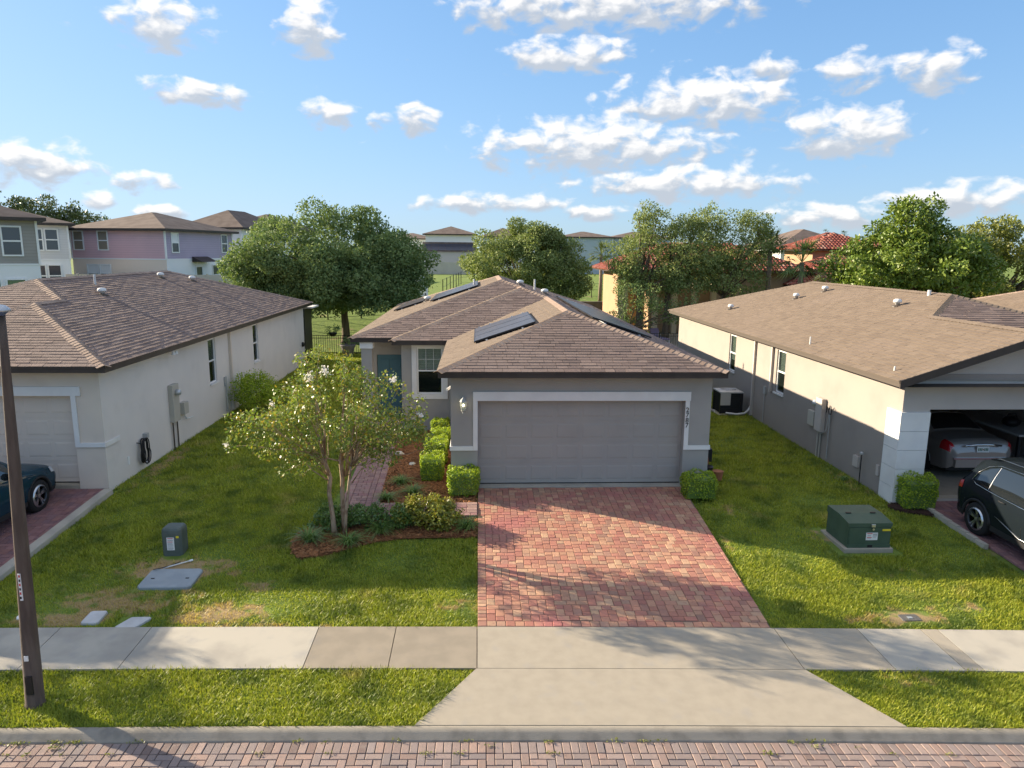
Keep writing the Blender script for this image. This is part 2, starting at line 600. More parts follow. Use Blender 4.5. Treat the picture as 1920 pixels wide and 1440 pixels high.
# ---------------------------------------------------------------- street: bed, kerb, bricks
XL = list(np.arange(-60, 60.1, 1.5))
road = strip(XL, -14.5, 7.925, -0.515, -0.515, 'road', 'road_bed', 0.2)
tag(road, 'pink and brown brick street paved in herringbone', kind='structure')

kb = MB()
prof = [(0.205, -0.56), (0.205, -0.422), (0.20, -0.415), (0.15, -0.413), (0.115, -0.418), (0.09, -0.432), (0.06, -0.455), (0.02, -0.478), (0.0, -0.492), (0.0, -0.58)]
vs, fs = [], []
kx = list(np.arange(-50, 50.1, 0.75))
for x in kx:
    for (d, z) in prof:
        vs.append((x, ST(x, T_KERB0 + d), z))
m_ = len(prof)
for k in range(len(kx) - 1):
    for j in range(m_ - 1):
        fs.append((k * m_ + j, k * m_ + j + 1, (k + 1) * m_ + j + 1, (k + 1) * m_ + j))
kb.add(vs, fs)
kerb = kb.build('kerb', 'curb_concrete', smooth=True)
tag(kerb, 'low rolled concrete kerb along the brick street', kind='structure')


def split_pieces(pieces, name, material, parent, stuff_name, keep=300, cap=None):
    """pieces: (verts, faces) lists; the ones that show largest become parts, the rest one joined part"""
    def size(p):
        c = np.mean(np.array(p[0]), 0)
        d = c - np.array(CAM_POS)
        dist = np.linalg.norm(d)
        q = np.array([_R[0][0] * d[0] + _R[1][0] * d[1] + _R[2][0] * d[2],
                      _R[0][1] * d[0] + _R[1][1] * d[1] + _R[2][1] * d[2],
                      _R[0][2] * d[0] + _R[1][2] * d[1] + _R[2][2] * d[2]])
        if q[2] <= 0.1 or abs(q[0] / q[2]) > 0.725 or abs(q[1] / q[2]) > 0.545:
            return -1.0
        return p[2] / dist ** 2
    sc_ = [(size(p), i) for i, p in enumerate(pieces)]
    sc_.sort(reverse=True)
    top = set(i for (s_, i) in sc_[:keep] if s_ > 0)
    rest = MB()
    og = ORG.get(parent.name, (0, 0, 0))
    for i, p in enumerate(pieces):
        if i in top:
            MB().add(p[0], p[1]).build(name, material, parent)
        else:
            rest.add(p[0], p[1])
    if rest.v:
        o = rest.build(stuff_name, material, parent)
        o['kind'] = 'stuff'


def paver(x0, x1, y0, y1, zf, g=0.004, h=0.05, b=0.006, jit=0.0025):
    """one chamfered paver lying on the surface zf(x, y); returns verts, faces, area"""
    dz = random.uniform(-jit, jit)
    x0, x1, y0, y1 = x0 + g, x1 - g, y0 + g, y1 - g
    o = [(x0, y0), (x1, y0), (x1, y1), (x0, y1)]
    i = [(x0 + b, y0 + b), (x1 - b, y0 + b), (x1 - b, y1 - b), (x0 + b, y1 - b)]
    t1, t2 = random.uniform(-jit, jit), random.uniform(-jit, jit)
    vs = [(x, y, zf(x, y) - h) for x, y in o] + [(x, y, zf(x, y) + dz - b) for x, y in o]
    vs += [(x, y, zf(x, y) + dz + (t1 if k in (1, 2) else 0) + (t2 if k > 1 else 0)) for k, (x, y) in enumerate(i)]
    fs = [(8, 9, 10, 11)]
    for k in range(4):
        n = (k + 1) % 4
        fs += [(k, n, 4 + n, 4 + k), (4 + k, 4 + n, 8 + n, 8 + k)]
    return vs, fs, (x1 - x0) * (y1 - y0)


def bend(p):
    """move a paver from straight street coordinates (x, t) onto the bend"""
    return [(x, ST(x, y), z) for x, y, z in p[0]], p[1], p[2]


pcs = []
zr = lambda x, y: -0.487
U = 0.104
for k in range(-95, 105):
    pcs.append(bend(paver(k * U, (k + 1) * U, 7.925 - 2 * U, 7.922, zr)))
for i in range(-95, 105):
    for j in range(-9, 0):
        k = (i - j) % 4
        x0, t0 = i * U, 7.925 - 2 * U + j * U
        if k == 0:
            pcs.append(bend(paver(x0, x0 + 2 * U, t0, t0 + U, zr)))
        elif k == 3 and j < -1:
            pcs.append(bend(paver(x0, x0 + U, t0, t0 + 2 * U, zr)))
        elif k == 3:
            pcs.append(bend(paver(x0, x0 + U, t0, t0 + U, zr)))
split_pieces(pcs, 'brick', 'street_brick', road, 'bricks')

# ---------------------------------------------------------------- pavement slabs and drive apron
pave = tag(strip(XL, T_WALK0 + .01, T_WALK1 - .01, -0.43, -0.415, 'pavement', 'joint_sand', 0.1), 'pale concrete pavement slabs along the street', kind='structure')
jx = [-13.0, -11.6, -10.2, -8.75, -7.85, -6.51, -5.11, -2.5, -1.285, -0.01, 4.7, 6.02, 7.03, 7.3, 8.8, 10.2, 11.6, 13.0]
mt = ['concrete_pale', 'concrete', 'concrete_pale', 'concrete', 'concrete_pale', 'concrete_pale', 'concrete_pale', 'concrete_tan', 'concrete_tan', 'concrete', 'concrete',
      'concrete_pale', 'concrete', 'concrete_pale', 'concrete', 'concrete_pale', 'concrete']
for a, b, m_ in zip(jx[:-1], jx[1:], mt):
    seg = list(np.linspace(a + .006, b - .006, 4))
    strip(seg, T_WALK0, T_WALK1, -0.372, -0.345, 'slab', m_, 0.1, pave)
for a, b in ((-60, -13.0), (13.0, 60)):
    strip(list(np.linspace(a + .006, b - .006, 12)), T_WALK0, T_WALK1, -0.372, -0.345, 'slab', 'concrete', 0.1, pave)
ap = MB()
z0, z1 = -0.410, -0.374
low = [(-0.80 + (5.47 + .80) * k / 6) for k in range(7)]
top = [(-0.02 + (4.71 + .02) * k / 6) for k in range(7)]
vs = []
for a, b in zip(low, top):
    vs += [(a, ST(a, T_KERB1 + .008), z0), (b, ST(b, T_WALK0 - .008), z1), (a, ST(a, T_KERB1 + .008), z0 - .1), (b, ST(b, T_WALK0 - .008), z1 - .1)]
fs = []
for k in range(6):
    a, b = 4 * k, 4 * k + 4
    fs += [(a, b, b + 1, a + 1), (a + 2, b + 2, b, a), (a + 1, b + 1, b + 3, a + 3)]
fs += [(0, 1, 3, 2), (24, 26, 27, 25)]
ap.add(vs, fs)
tag(ap.build('drive_apron', 'concrete'), 'flared concrete apron between the kerb and the pavement', kind='structure')

# ---------------------------------------------------------------- driveways
def zdrive(x, y):
    t = y - float(s_off(x) * w_off(y))
    return float(np.interp(t, [10.44, 16.0, 17.0], [-0.342, -0.01, 0.0]))


def drive(name, label, poly, y1, x0, x1, border, material, zf, keep=300, left_border=True):
    """drive of mixed-size pavers inside a polygon (x0(y), x1(y)); border row at the street end"""
    base = MB()
    ys = np.linspace(poly[0], y1, 12)
    vs, fs = [], []
    for y in ys:
        for x in np.linspace(x0(y), x1(y), 6):
            yy = ST(x, y) if y < 11 else y + float(s_off(x) * w_off(y))
            vs.append((x, yy, zf(x, yy) - 0.012))
    for r in range(11):
        for c in range(5):
            a = r * 6 + c
            fs.append((a, a + 1, a + 7, a + 6))
    base.add(vs, fs)
    o = tag(base.build(name, 'joint_sand'), label, kind='structure')
    return o


W = 0.142
def drive_pieces(xa, xb, t0, t1, right, left_soldier=True, ystart=None):
    """alternating tall and short pavers in columns, a course of wide ones between them"""
    out = []
    z0 = lambda x, y: 0.0
    # street-end course
    n = int((xb - xa) / 0.15)
    for k in range(n + 8):
        a = xa + k * 0.15
        if a < right(t0) - 0.02:
            out.append((a, min(a + 0.15, right(t0)), t0, t0 + 0.15))
    ys = t0 + 0.15
    if left_soldier:
        y = ys
        while y < t1:
            out.append((xa, xa + 0.15, y, min(y + 0.105, t1)))
            y += 0.105
        xa += 0.15
    g = 0
    x = xa
    while x < xb + 0.6:
        off = [0.0, 0.155, 0.31][g % 3]
        y = ys - off
        k = 0
        while y < t1:
            if k % 2 == 0:
                for c in range(4):
                    a = x + c * W
                    hh = [(0.205, 0.130), (0.130, 0.205)][c % 2]
                    out.append((a, a + W, y, y + hh[0]))
                    out.append((a, a + W, y + hh[0], y + sum(hh)))
                y += 0.335
            else:
                wds = random.choice([(0.205, 0.158, 0.205), (0.205, 0.205, 0.158), (0.158, 0.205, 0.205)])
                a = x
                for w_ in wds:
                    out.append((a, a + w_, y, y + 0.130))
                    a += w_
                y += 0.130
            k += 1
        x += 4 * W
        g += 1
    res = []
    for i, (a, b, c, d) in enumerate(out):
        lo = t0 if c < ys - 1e-6 and i < n + 8 else ys
        c2, d2 = max(c, lo), min(d, t1)
        b2 = min(b, right((c2 + d2) / 2))
        if d2 - c2 < 0.03 or b2 - a < 0.03:
            continue
        res.append((a, b2, c2, d2))
    return res


def lay(rects, zf):
    ps = []
    for (a, b, c, d) in rects:
        p = paver(a, b, c, d, lambda x, y: 0.0)
        vs = []
        for (x, t, z) in p[0]:
            y = t + float(s_off(x) * w_off(t))
            vs.append((x, y, zf(x, y) + z))
        ps.append((vs, p[1], p[2]))
    return ps


RX = lambda t: 4.66 + (t - 10.44) * (4.90 - 4.66) / 5.6
dv = drive('driveway', 'red and tan paver driveway in front of the grey garage door', (10.445,), 16.2, lambda y: 0.0, RX, 0, 'drive_paver', zdrive)
split_pieces(lay(drive_pieces(0.0, 4.95, 10.45, 16.2, RX), zdrive), 'paver', 'drive_paver', dv, 'pavers')
ts_ = MB().box(0.0, 4.88, 16.21, 16.47, -0.06, 0.012)
tag(ts_.build('garage_threshold', 'concrete_pale'), 'pale concrete threshold under the grey garage door', kind='structure')

# neighbour's drive on the left, with a pale kerb edge
zl = lambda x, y: zdrive(x, y) + 0.02
LX0, LX1 = -14.4, -8.62
dvl = drive('driveway', 'dark purple paver driveway of the cream neighbouring house', (10.445,), 16.28, lambda y: LX0, lambda y: LX1, 0, 'neighbour_paver', zl)
split_pieces(lay(drive_pieces(LX0, LX1, 10.45, 16.28, lambda t: LX1, False), zl), 'paver', 'neighbour_paver', dvl, 'pavers')
eb = MB()
vs, fs = [], []
ey = list(np.linspace(10.5, 16.15, 14))
for y in ey:
    z = zl(-8.5, y)
    vs += [(-8.60, y, z - .1), (-8.60, y, z + .028), (-8.585, y, z + .04), (-8.415, y, z + .038), (-8.40, y, z + .02), (-8.39, y, z - .12)]
for k in range(len(ey) - 1):
    for j in range(5):
        fs.append((k * 6 + j, (k + 1) * 6 + j, (k + 1) * 6 + j + 1, k * 6 + j + 1))
fs += [(0, 1, 2, 3, 4, 5), tuple((len(ey) - 1) * 6 + j for j in (5, 4, 3, 2, 1, 0))]
eb.add(vs, fs)
tag(eb.build('drive_edging', 'concrete_pale'), 'pale concrete edging strip beside the purple paver driveway', kind='structure')

# neighbour's drive on the right
zq = lambda x, y: zdrive(x, y) + 0.015
dvr = drive('driveway', 'maroon paver driveway under the dark car parked outside the open garage', (10.445,), 15.2, lambda y: 10.15, lambda y: 15.4, 0, 'neighbour_paver', zq)
split_pieces(lay(drive_pieces(10.15, 15.4, 10.45, 15.2, lambda t: 15.4, False), zq), 'paver', 'neighbour_paver', dvr, 'pavers', keep=160)
er = MB()
for k in range(8):
    y0 = 12.9 + k * 0.28
    er.box(10.03, 10.13, y0, y0 + .272, zq(10.1, y0) - .1, zq(10.1, y0 + .14) + .03)
tag(er.build('drive_edging', 'concrete_pale'), 'thin pale edging beside the maroon driveway near the shrub', kind='structure')

# front walk: from the drive to the left behind the hedge, then up to the porch
zw = lambda x, y: float(np.interp(y, [13.5, 16.0, 23], [-0.085, -0.015, 0.02]))
rects = []
y = 14.55
while y < 15.30:
    x = -0.01
    k = 0
    while x > -2.2:
        w_ = random.choice([.15, .225, .225])
        rects.append((max(x - w_, -2.2), x, y, y + .15))
        x -= w_
    y += .15
y = 14.55
r = 0
while y < 22.2:
    cols = [(-3.04, -2.85), (-2.85, -2.72), (-2.72, -2.50), (-2.50, -2.37), (-2.37, -2.20)] if r % 2 == 0 else [(-3.04, -2.85), (-2.85, -2.63), (-2.63, -2.50), (-2.50, -2.37), (-2.37, -2.20)]
    for (a, b) in cols:
        sh = -0.035 * (y - 15.2) if y > 15.2 else 0
        sh = max(sh, -0.16)
        rects.append((a + sh, b + sh, y, y + .15))
    y += .15
    r += 1
wb = MB()
wb.quad((-2.2, 14.54, -.075), (0.0, 14.54, -.075), (0.0, 15.3, -.055), (-2.2, 15.3, -.055))
wb.quad((-3.05, 14.54, -.075), (-2.2, 14.54, -.075), (-2.2, 15.3, -.055), (-3.05, 15.3, -.055))
wb.quad((-3.05, 15.3, -.055), (-2.19, 15.3, -.055), (-2.36, 22.2, -.02), (-3.22, 22.2, -.02))
walk = tag(wb.build('path', 'joint_sand'), 'mauve paver garden path leading up to the porch', kind='structure')
ps = []
for (a, b, c, d) in rects:
    p = paver(a, b, c, d, zw)
    ps.append(p)
split_pieces(ps, 'paver', 'walk_paver', walk, 'pavers', keep=300)

# ---------------------------------------------------------------- mulch beds
BED_A = [(-3.62, 13.95), (-3.68, 13.50), (-3.55, 13.05), (-3.36, 12.82), (-3.10, 12.88), (-2.80, 13.03), (-2.45, 13.24), (-2.05, 13.46), (-1.5, 13.62), (-0.8, 13.66), (-0.02, 13.65), (-0.02, 14.53), (-3.06, 14.53)]
BED_B = [(-2.19, 15.32), (-0.02, 15.32), (-0.02, 16.22), (-0.66, 16.24), (-0.66, 21.86), (-2.36, 21.86), (-2.35, 19.0)]
BED_C = [(9.55, 14.62), (10.02, 14.45), (10.04, 15.18), (9.5, 15.18), (9.30, 15.05), (9.35, 14.8)]


def in_poly(poly, x, y):
    x, y = np.asarray(x), np.asarray(y)
    ins = np.zeros(x.shape, bool)
    n = len(poly)
    for i in range(n):
        x0, y0 = poly[i]
        x1, y1 = poly[(i + 1) % n]
        c = ((y0 > y) != (y1 > y))
        xi = (x1 - x0) * (y - y0) / ((y1 - y0) if y1 != y0 else 1e-9) + x0
        ins ^= c & (x < xi)
    return ins


def scatter_in(poly, n):
    P = np.array(poly)
    lo, hi = P.min(0), P.max(0)
    pts = np.zeros((0, 2))
    while len(pts) < n:
        q = RNG.uniform(lo, hi, (n * 2, 2))
        pts = np.concatenate((pts, q[in_poly(poly, q[:, 0], q[:, 1])]))
    return pts[:n]


def bed(name, label, poly, m, chips, lift=0.035):
    P = np.array(poly)
    cx, cy = P.mean(0)
    mb = MB()
    # fan of rings so that the bed is a low heap, not a sheet
    rings = []
    for k, f_ in enumerate((1.0, 0.92, 0.6, 0.25)):
        rings.append([(cx + (x - cx) * f_, cy + (y - cy) * f_) for x, y in poly])
    hts = (-0.02, lift, lift + .02, lift + .025)
    vs = []
    n = len(poly)
    for h, rg in zip(hts, rings):
        for (x, y) in rg:
            vs.append((x, y, float(G(x, y)) + h))
    vs.append((cx, cy, float(G(cx, cy)) + lift + .025))
    fs = []
    for k in range(3):
        for j in range(n):
            fs.append((k * n + j, k * n + (j + 1) % n, (k + 1) * n + (j + 1) % n, (k + 1) * n + j))
    for j in range(n):
        fs.append((3 * n + j, 3 * n + (j + 1) % n, 4 * n))
    mb.add(vs, fs)
    o = tag(mb.build(name, m), label, kind='structure')
    if chips:
        pts = scatter_in(poly, chips)
        n = len(pts)
        z = G(pts[:, 0], pts[:, 1]) + lift + RNG.uniform(0.008, 0.032, n)
        ang = RNG.uniform(0, math.tau, n)
        L, Wd = RNG.uniform(.02, .07, n), RNG.uniform(.006, .014, n)
        d = np.stack((np.cos(ang), np.sin(ang), RNG.uniform(-.35, .35, n)), 1)
        s_ = np.stack((-np.sin(ang), np.cos(ang), RNG.uniform(-.4, .4, n)), 1)
        c = np.stack((pts[:, 0], pts[:, 1], z), 1)
        V = np.stack((c - d * L[:, None] - s_ * Wd[:, None], c + d * L[:, None] - s_ * Wd[:, None], c + d * L[:, None] + s_ * Wd[:, None], c - d * L[:, None] + s_ * Wd[:, None]), 1)
        me = fast_mesh('mulch_chips', V, np.arange(4 * n), np.full(n, 4))
        me.materials.append(MATS['mulch_chip' if m == 'mulch' else 'dark_mulch'])
        k = link('mulch_chips', me, o)
        k['kind'] = 'stuff'
    return o


bed('mulch_bed', 'rust-red mulch bed under the small flowering tree beside the lawn', BED_A, 'mulch', 7000)
bed('mulch_bed', 'rust-red mulch bed between the garden path and the garage wall', BED_B, 'mulch', 9000)
bed('mulch_bed', 'dark mulch patch under the clipped shrub by the open garage', BED_C, 'dark_mulch', 1200)

# ================================================================ houses
mat('shingle', (0, 0, 0), palette=[(0.189, 0.134, 0.113), (0.226, 0.163, 0.136), (0.171, 0.122, 0.102), (0.248, 0.181, 0.151), (0.205, 0.145, 0.123), (0.157, 0.114, 0.099)], isl=.08, rough=.92, bump=.35, bscale=220,
    col3=(0.225, 0.167, 0.142), scale3=.6, lo3=.45, hi3=.75)
mat('shingle_tan_and_lit', (0, 0, 0), palette=[(0.180, 0.136, 0.100), (0.200, 0.152, 0.112), (0.165, 0.124, 0.092), (0.190, 0.144, 0.106)], isl=.05, rough=.92, bump=.35, bscale=220, col3=(0.195, 0.148, 0.112), scale3=.5)  # tan roofs, and left slopes whose sunlit tint is put into the colour
mat('shingle_far', (0.127, 0.092, 0.076), (0.173, 0.130, 0.107), scale=1.2, rough=.95)
mat('roof_deck', (0.10, 0.07, 0.055), rough=1)
mat('ridge_cap', (0, 0, 0), palette=[(0.294, 0.210, 0.161), (0.364, 0.266, 0.203), (0.252, 0.175, 0.133)], isl=.06, rough=.92, bump=.3)
mat('fascia', (0.040, 0.030, 0.026), (0.052, 0.040, 0.034), rough=.55, spec=.4)
mat('fascia_tan', (0.085, 0.066, 0.052), rough=.55, spec=.4)
mat('stucco_grey', (0.383, 0.359, 0.331), (0.365, 0.344, 0.318), scale=1.5, rough=.95, bump=.35, bscale=140, col3=(0.329, 0.309, 0.285), scale3=1.1, lo3=.50, hi3=.85)
mat('stucco_cream', (0.735, 0.630, 0.525), (0.704, 0.604, 0.509), scale=1.3, rough=.95, bump=.35, bscale=140, col3=(0.632, 0.542, 0.452), scale3=1.1, lo3=.50, hi3=.85)  # front wall; warm bounce light put into the cream
mat('stucco_cream_shade', (0.753, 0.699, 0.651), (0.719, 0.670, 0.628), scale=1.0, rough=.95, bump=.35, bscale=140, col3=(0.648, 0.601, 0.560), scale3=1.1, lo3=.50, hi3=.85)  # same stucco as the cream front, cooler light of the side in the colour
mat('stucco_toned_for_sun', (0.339, 0.296, 0.264), (0.326, 0.285, 0.257), scale=1.1, rough=.95, bump=.35, bscale=140, col3=(0.291, 0.254, 0.227), scale3=1.1, lo3=.50, hi3=.85)  # same greige wall as the front, darkened to offset the sun on it
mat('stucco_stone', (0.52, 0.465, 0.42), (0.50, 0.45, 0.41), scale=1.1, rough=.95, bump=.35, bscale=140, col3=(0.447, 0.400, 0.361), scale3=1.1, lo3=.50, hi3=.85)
mat('trim_white', (0.78, 0.765, 0.74), (0.72, 0.70, 0.68), scale=2, rough=.7, bump=.1)
mat('vinyl_white', (0.80, 0.80, 0.79), rough=.45)
mat('door_grey', (0.368, 0.343, 0.312), (0.349, 0.328, 0.302), scale=1.2, rough=.7, col3=(0.316, 0.295, 0.268), scale3=1.1, lo3=.50, hi3=.85)
mat('door_cream', (0.66, 0.565, 0.48), (0.63, 0.54, 0.465), scale=1.2, rough=.7)
mat('door_teal', (0.072, 0.162, 0.200), rough=.5)
glass_mat('glass', (0.015, 0.02, 0.02), 0.62)
glass_mat('glass_dark', (0.012, 0.014, 0.016), 0.12)
glass_mat('glass_clear', (0.02, 0.03, 0.03), 0.86)
mat('blind', (0.88, 0.86, 0.80), (0.84, 0.82, 0.77), scale=6, rough=.8)
mat('interior_dark', (0.05, 0.045, 0.04), rough=1)
mat('steel', (0.55, 0.56, 0.57), rough=.35, metal=.9)
mat('galvanised', (0.62, 0.64, 0.66), (0.5, 0.52, 0.54), scale=8, rough=.5, metal=.5)
mat('vent_white', (0.68, 0.68, 0.66), rough=.6)
mat('panel_glass', (0.070, 0.063, 0.063), (0.084, 0.073, 0.073), scale=2, rough=.32, spec=.5)
mat('panel_frame', (0.035, 0.035, 0.04), rough=.4, metal=.6)
mat('black_metal', (0.018, 0.018, 0.02), rough=.5)
mat('pvc', (0.70, 0.69, 0.66), rough=.5)
mat('box_beige', (0.46, 0.43, 0.37), rough=.6)
mat('box_grey', (0.40, 0.40, 0.39), rough=.55)
mat('rubber_black', (0.015, 0.015, 0.018), rough=.45)
emit_mat('lamp_bulb', (1.0, 0.86, 0.55), 5.0)
glass_mat('lantern_glass', (0.6, 0.6, 0.55), 0.7)


def tri_plane(p0, eave, zf):
    """orthonormal frame (u along the eave, v up the slope, n out) of a roof plane given by zf(x, y)"""
    u = Vector((eave[0], eave[1], 0)).normalized()
    q = Vector((p0[0], p0[1], zf(*p0)))
    gx = (zf(p0[0] + 1, p0[1]) - zf(*p0))
    gy = (zf(p0[0], p0[1] + 1) - zf(*p0))
    n = Vector((-gx, -gy, 1)).normalized()
    v = n.cross(u)
    if v.z < 0:
        u = -u
        v = n.cross(u)
    return q, u, v, n


def slope_tabs(poly, eave, zf, exposure=0.145, w=(0.20, 0.42), th=(0.009, 0.014), over=0.03, tile=False):
    """shingle courses over one roof plane: a list of (verts, faces, weight)"""
    q, u, v, n = tri_plane(poly[0], eave, zf)
    P = []
    for (x, y) in poly:
        d = Vector((x, y, zf(x, y))) - q
        P.append((d.dot(u), d.dot(v)))
    vmax = max(b for a, b in P)
    vmin = min(b for a, b in P)

    def span(vv):
        xs = []
        for i in range(len(P)):
            (a0, b0), (a1, b1) = P[i], P[(i + 1) % len(P)]
            if (b0 <= vv <= b1) or (b1 <= vv <= b0):
                if abs(b1 - b0) < 1e-9:
                    xs += [a0, a1]
                else:
                    xs.append(a0 + (a1 - a0) * (vv - b0) / (b1 - b0))
        return (min(xs), max(xs)) if xs else None

    tabs = []
    rows = int(math.ceil((vmax - vmin) / exposure))
    cdir = (Vector(CAM_POS) - q)
    for r in range(rows):
        v0 = vmin + r * exposure
        v1 = min(v0 + exposure, vmax)
        if v1 - v0 < 0.02:
            continue
        s0, s1 = span(v0 + 1e-5), span(v1 - 1e-5)
        if not s0 or not s1:
            continue
        lo = v0 - (over if r == 0 else 0.0)
        a = s0[0] - random.uniform(0, w[1])
        while a < s0[1] or a < s1[1]:
            wd = random.uniform(*w)
            b = a + wd
            g = 0.004
            pa0, pa1 = max(a + g, s0[0]), min(b - g, s0[1])
            pb0, pb1 = max(a + g, s1[0]), min(b - g, s1[1])
            a = b
            if pa1 - pa0 < 0.012 and pb1 - pb0 < 0.012:
                continue
            if pa1 < pa0:
                pa0 = pa1 = min(max((pa0 + pa1) / 2, s0[0]), s0[1])
            if pb1 < pb0:
                pb0 = pb1 = min(max((pb0 + pb1) / 2, s1[0]), s1[1])
            h = random.choice((th[0], th[1], th[1] * .8))
            h2 = 0.002
            pts = []
            for (uu, vv, hh) in ((pa0, lo, 0), (pa1, lo, 0), (pa1, lo, h), (pa0, lo, h), (pb1, v1, h2), (pb0, v1, h2)):
                p = q + u * uu + v * vv + n * hh
                pts.append((p.x, p.y, p.z))
            fs = [(3, 2, 4, 5), (0, 1, 2, 3), (0, 3, 5), (1, 4, 2)]
            c = q + u * ((pa0 + pa1) / 2) + v * v0
            view = max(0.0, n.dot((Vector(CAM_POS) - c).normalized()))
            tabs.append((pts, fs, max(1e-6, (pa1 - pa0 + pb1 - pb0) / 2 * (v1 - v0)) * view))
    return tabs


def deck(poly, zf, drop=0.006):
    return [(x, y, zf(x, y) - drop) for x, y in poly]


def hip_caps(a, b, w=0.15, exposure=0.145, lift=0.016, up=Vector((0, 0, 1)), drop=None):
    """bent cap shingles along a hip or ridge from a to b (low end first)"""
    a, b = Vector(a), Vector(b)
    d = (b - a)
    L = d.length
    d.normalize()
    s = d.cross(up).normalized()
    n = s.cross(d).normalized()
    if n.z < 0:
        n = -n
    k = w * 0.33 if drop is None else drop
    out = []
    m = max(1, int(L / exposure))
    for i in range(m):
        p0, p1 = a + d * (i * L / m - 0.015), a + d * ((i + 1) * L / m)
        h0, h1 = lift + random.uniform(.006, .012), lift - .002
        pts = []
        for (p, h) in ((p0, h0), (p1, h1)):
            pts += [p - s * w + n * (h - k), p + n * (h + .006), p + s * w + n * (h - k)]
        pts += [p0 - s * w + n * (h0 - k - .012), p0 + n * (h0 - .008), p0 + s * w + n * (h0 - k - .012)]
        out.append(([tuple(x) for x in pts], [(0, 1, 4, 3), (1, 2, 5, 4), (6, 7, 1, 0), (7, 8, 2, 1)]))
    return out


def build_roof(house, planes, caps, eaves, zf_soffit, material='shingle', cap_material='ridge_cap', fascia_material='fascia', keep=300, soffit=None, fh=0.15, mats_by_plane=None):
    """planes: list of (plan polygon, eave direction, zf); caps: (a, b) pairs; eaves: plan segments ((x,y),(x,y),out)"""
    dk = MB()
    tabs = {}
    for i, (poly, eave, zf) in enumerate(planes):
        pts = deck(poly, zf)
        dk.add(pts, [tuple(range(len(pts)))])
        mm = (mats_by_plane or {}).get(i, material)
        tabs.setdefault(mm, []).extend(slope_tabs(poly, eave, zf))
    roof = dk.build('roof', 'roof_deck', house)
    tot = sum(len(t) for t in tabs.values())
    # the 300 that show largest over all materials
    for mm, tt in tabs.items():
        split_pieces(tt, 'shingle', mm, roof, 'shingles', keep=max(1, int(keep * len(tt) / tot)) if len(tabs) > 1 else keep)
    cp = MB()
    for (a, b) in caps:
        for (vs, fs) in hip_caps(a, b):
            cp.add(vs, fs)
    cp.build('ridge_caps', cap_material, roof)
    fb = MB()
    for (p, q, out, z) in eaves:
        (x0, y0), (x1, y1) = p, q
        ox, oy = out
        # upper drip board and lower fascia, the lower set back a little
        for (d0, d1, za, zb) in ((-0.03, 0.018, z - 0.055, z + 0.004), (-0.03, 0.004, z - fh, z - 0.058)):
            pts = [(x0 + ox * d1, y0 + oy * d1), (x1 + ox * d1, y1 + oy * d1), (x1 + ox * d0, y1 + oy * d0), (x0 + ox * d0, y0 + oy * d0)]
            fb.prism(pts, za, zb)
    fb.build('fascia', fascia_material, roof)
    if soffit:
        sb = MB()
        for poly in soffit:
            sb.add([(x, y, zf_soffit) for x, y in poly], [tuple(range(len(poly)))])
        sb.build('soffit', fascia_material, roof)
    return roof


class Face:
    """a vertical wall plane: maps (along, up, out) to world"""

    def __init__(s, facing, plane):
        s.f, s.p = facing, plane

    def __call__(s, a, z, d=0.0):
        if s.f == 'front':
            return (a, s.p - d, z)
        if s.f == 'back':
            return (a, s.p + d, z)
        if s.f == 'right':
            return (s.p + d, a, z)
        return (s.p - d, a, z)


def fbox(mb, F, a0, a1, z0, z1, d0, d1):
    A, B = F(a0, z0, d0), F(a1, z1, d1)
    return mb.box(min(A[0], B[0]), max(A[0], B[0]), min(A[1], B[1]), max(A[1], B[1]), min(A[2], B[2]), max(A[2], B[2]))


def wall_with_openings(mb, F, a0, a1, z0, z1, ops=(), depth=0.14):
    """wall sheet with rectangular openings and their reveals"""
    As = sorted(set([a0, a1] + [o[0] for o in ops] + [o[1] for o in ops]))
    Zs = sorted(set([z0, z1] + [o[2] for o in ops] + [o[3] for o in ops]))
    for i in range(len(As) - 1):
        for j in range(len(Zs) - 1):
            am, zm = (As[i] + As[i + 1]) / 2, (Zs[j] + Zs[j + 1]) / 2
            if any(o[0] < am < o[1] and o[2] < zm < o[3] for o in ops):
                continue
            mb.quad(F(As[i], Zs[j]), F(As[i + 1], Zs[j]), F(As[i + 1], Zs[j + 1]), F(As[i], Zs[j + 1]))
    for (b0, b1, y0, y1) in ops:
        for (p, q) in (((b0, y0), (b0, y1)), ((b1, y0), (b1, y1)), ((b0, y1), (b1, y1)), ((b0, y0), (b1, y0))):
            mb.quad(F(p[0], p[1]), F(q[0], q[1]), F(q[0], q[1], -depth), F(p[0], p[1], -depth))


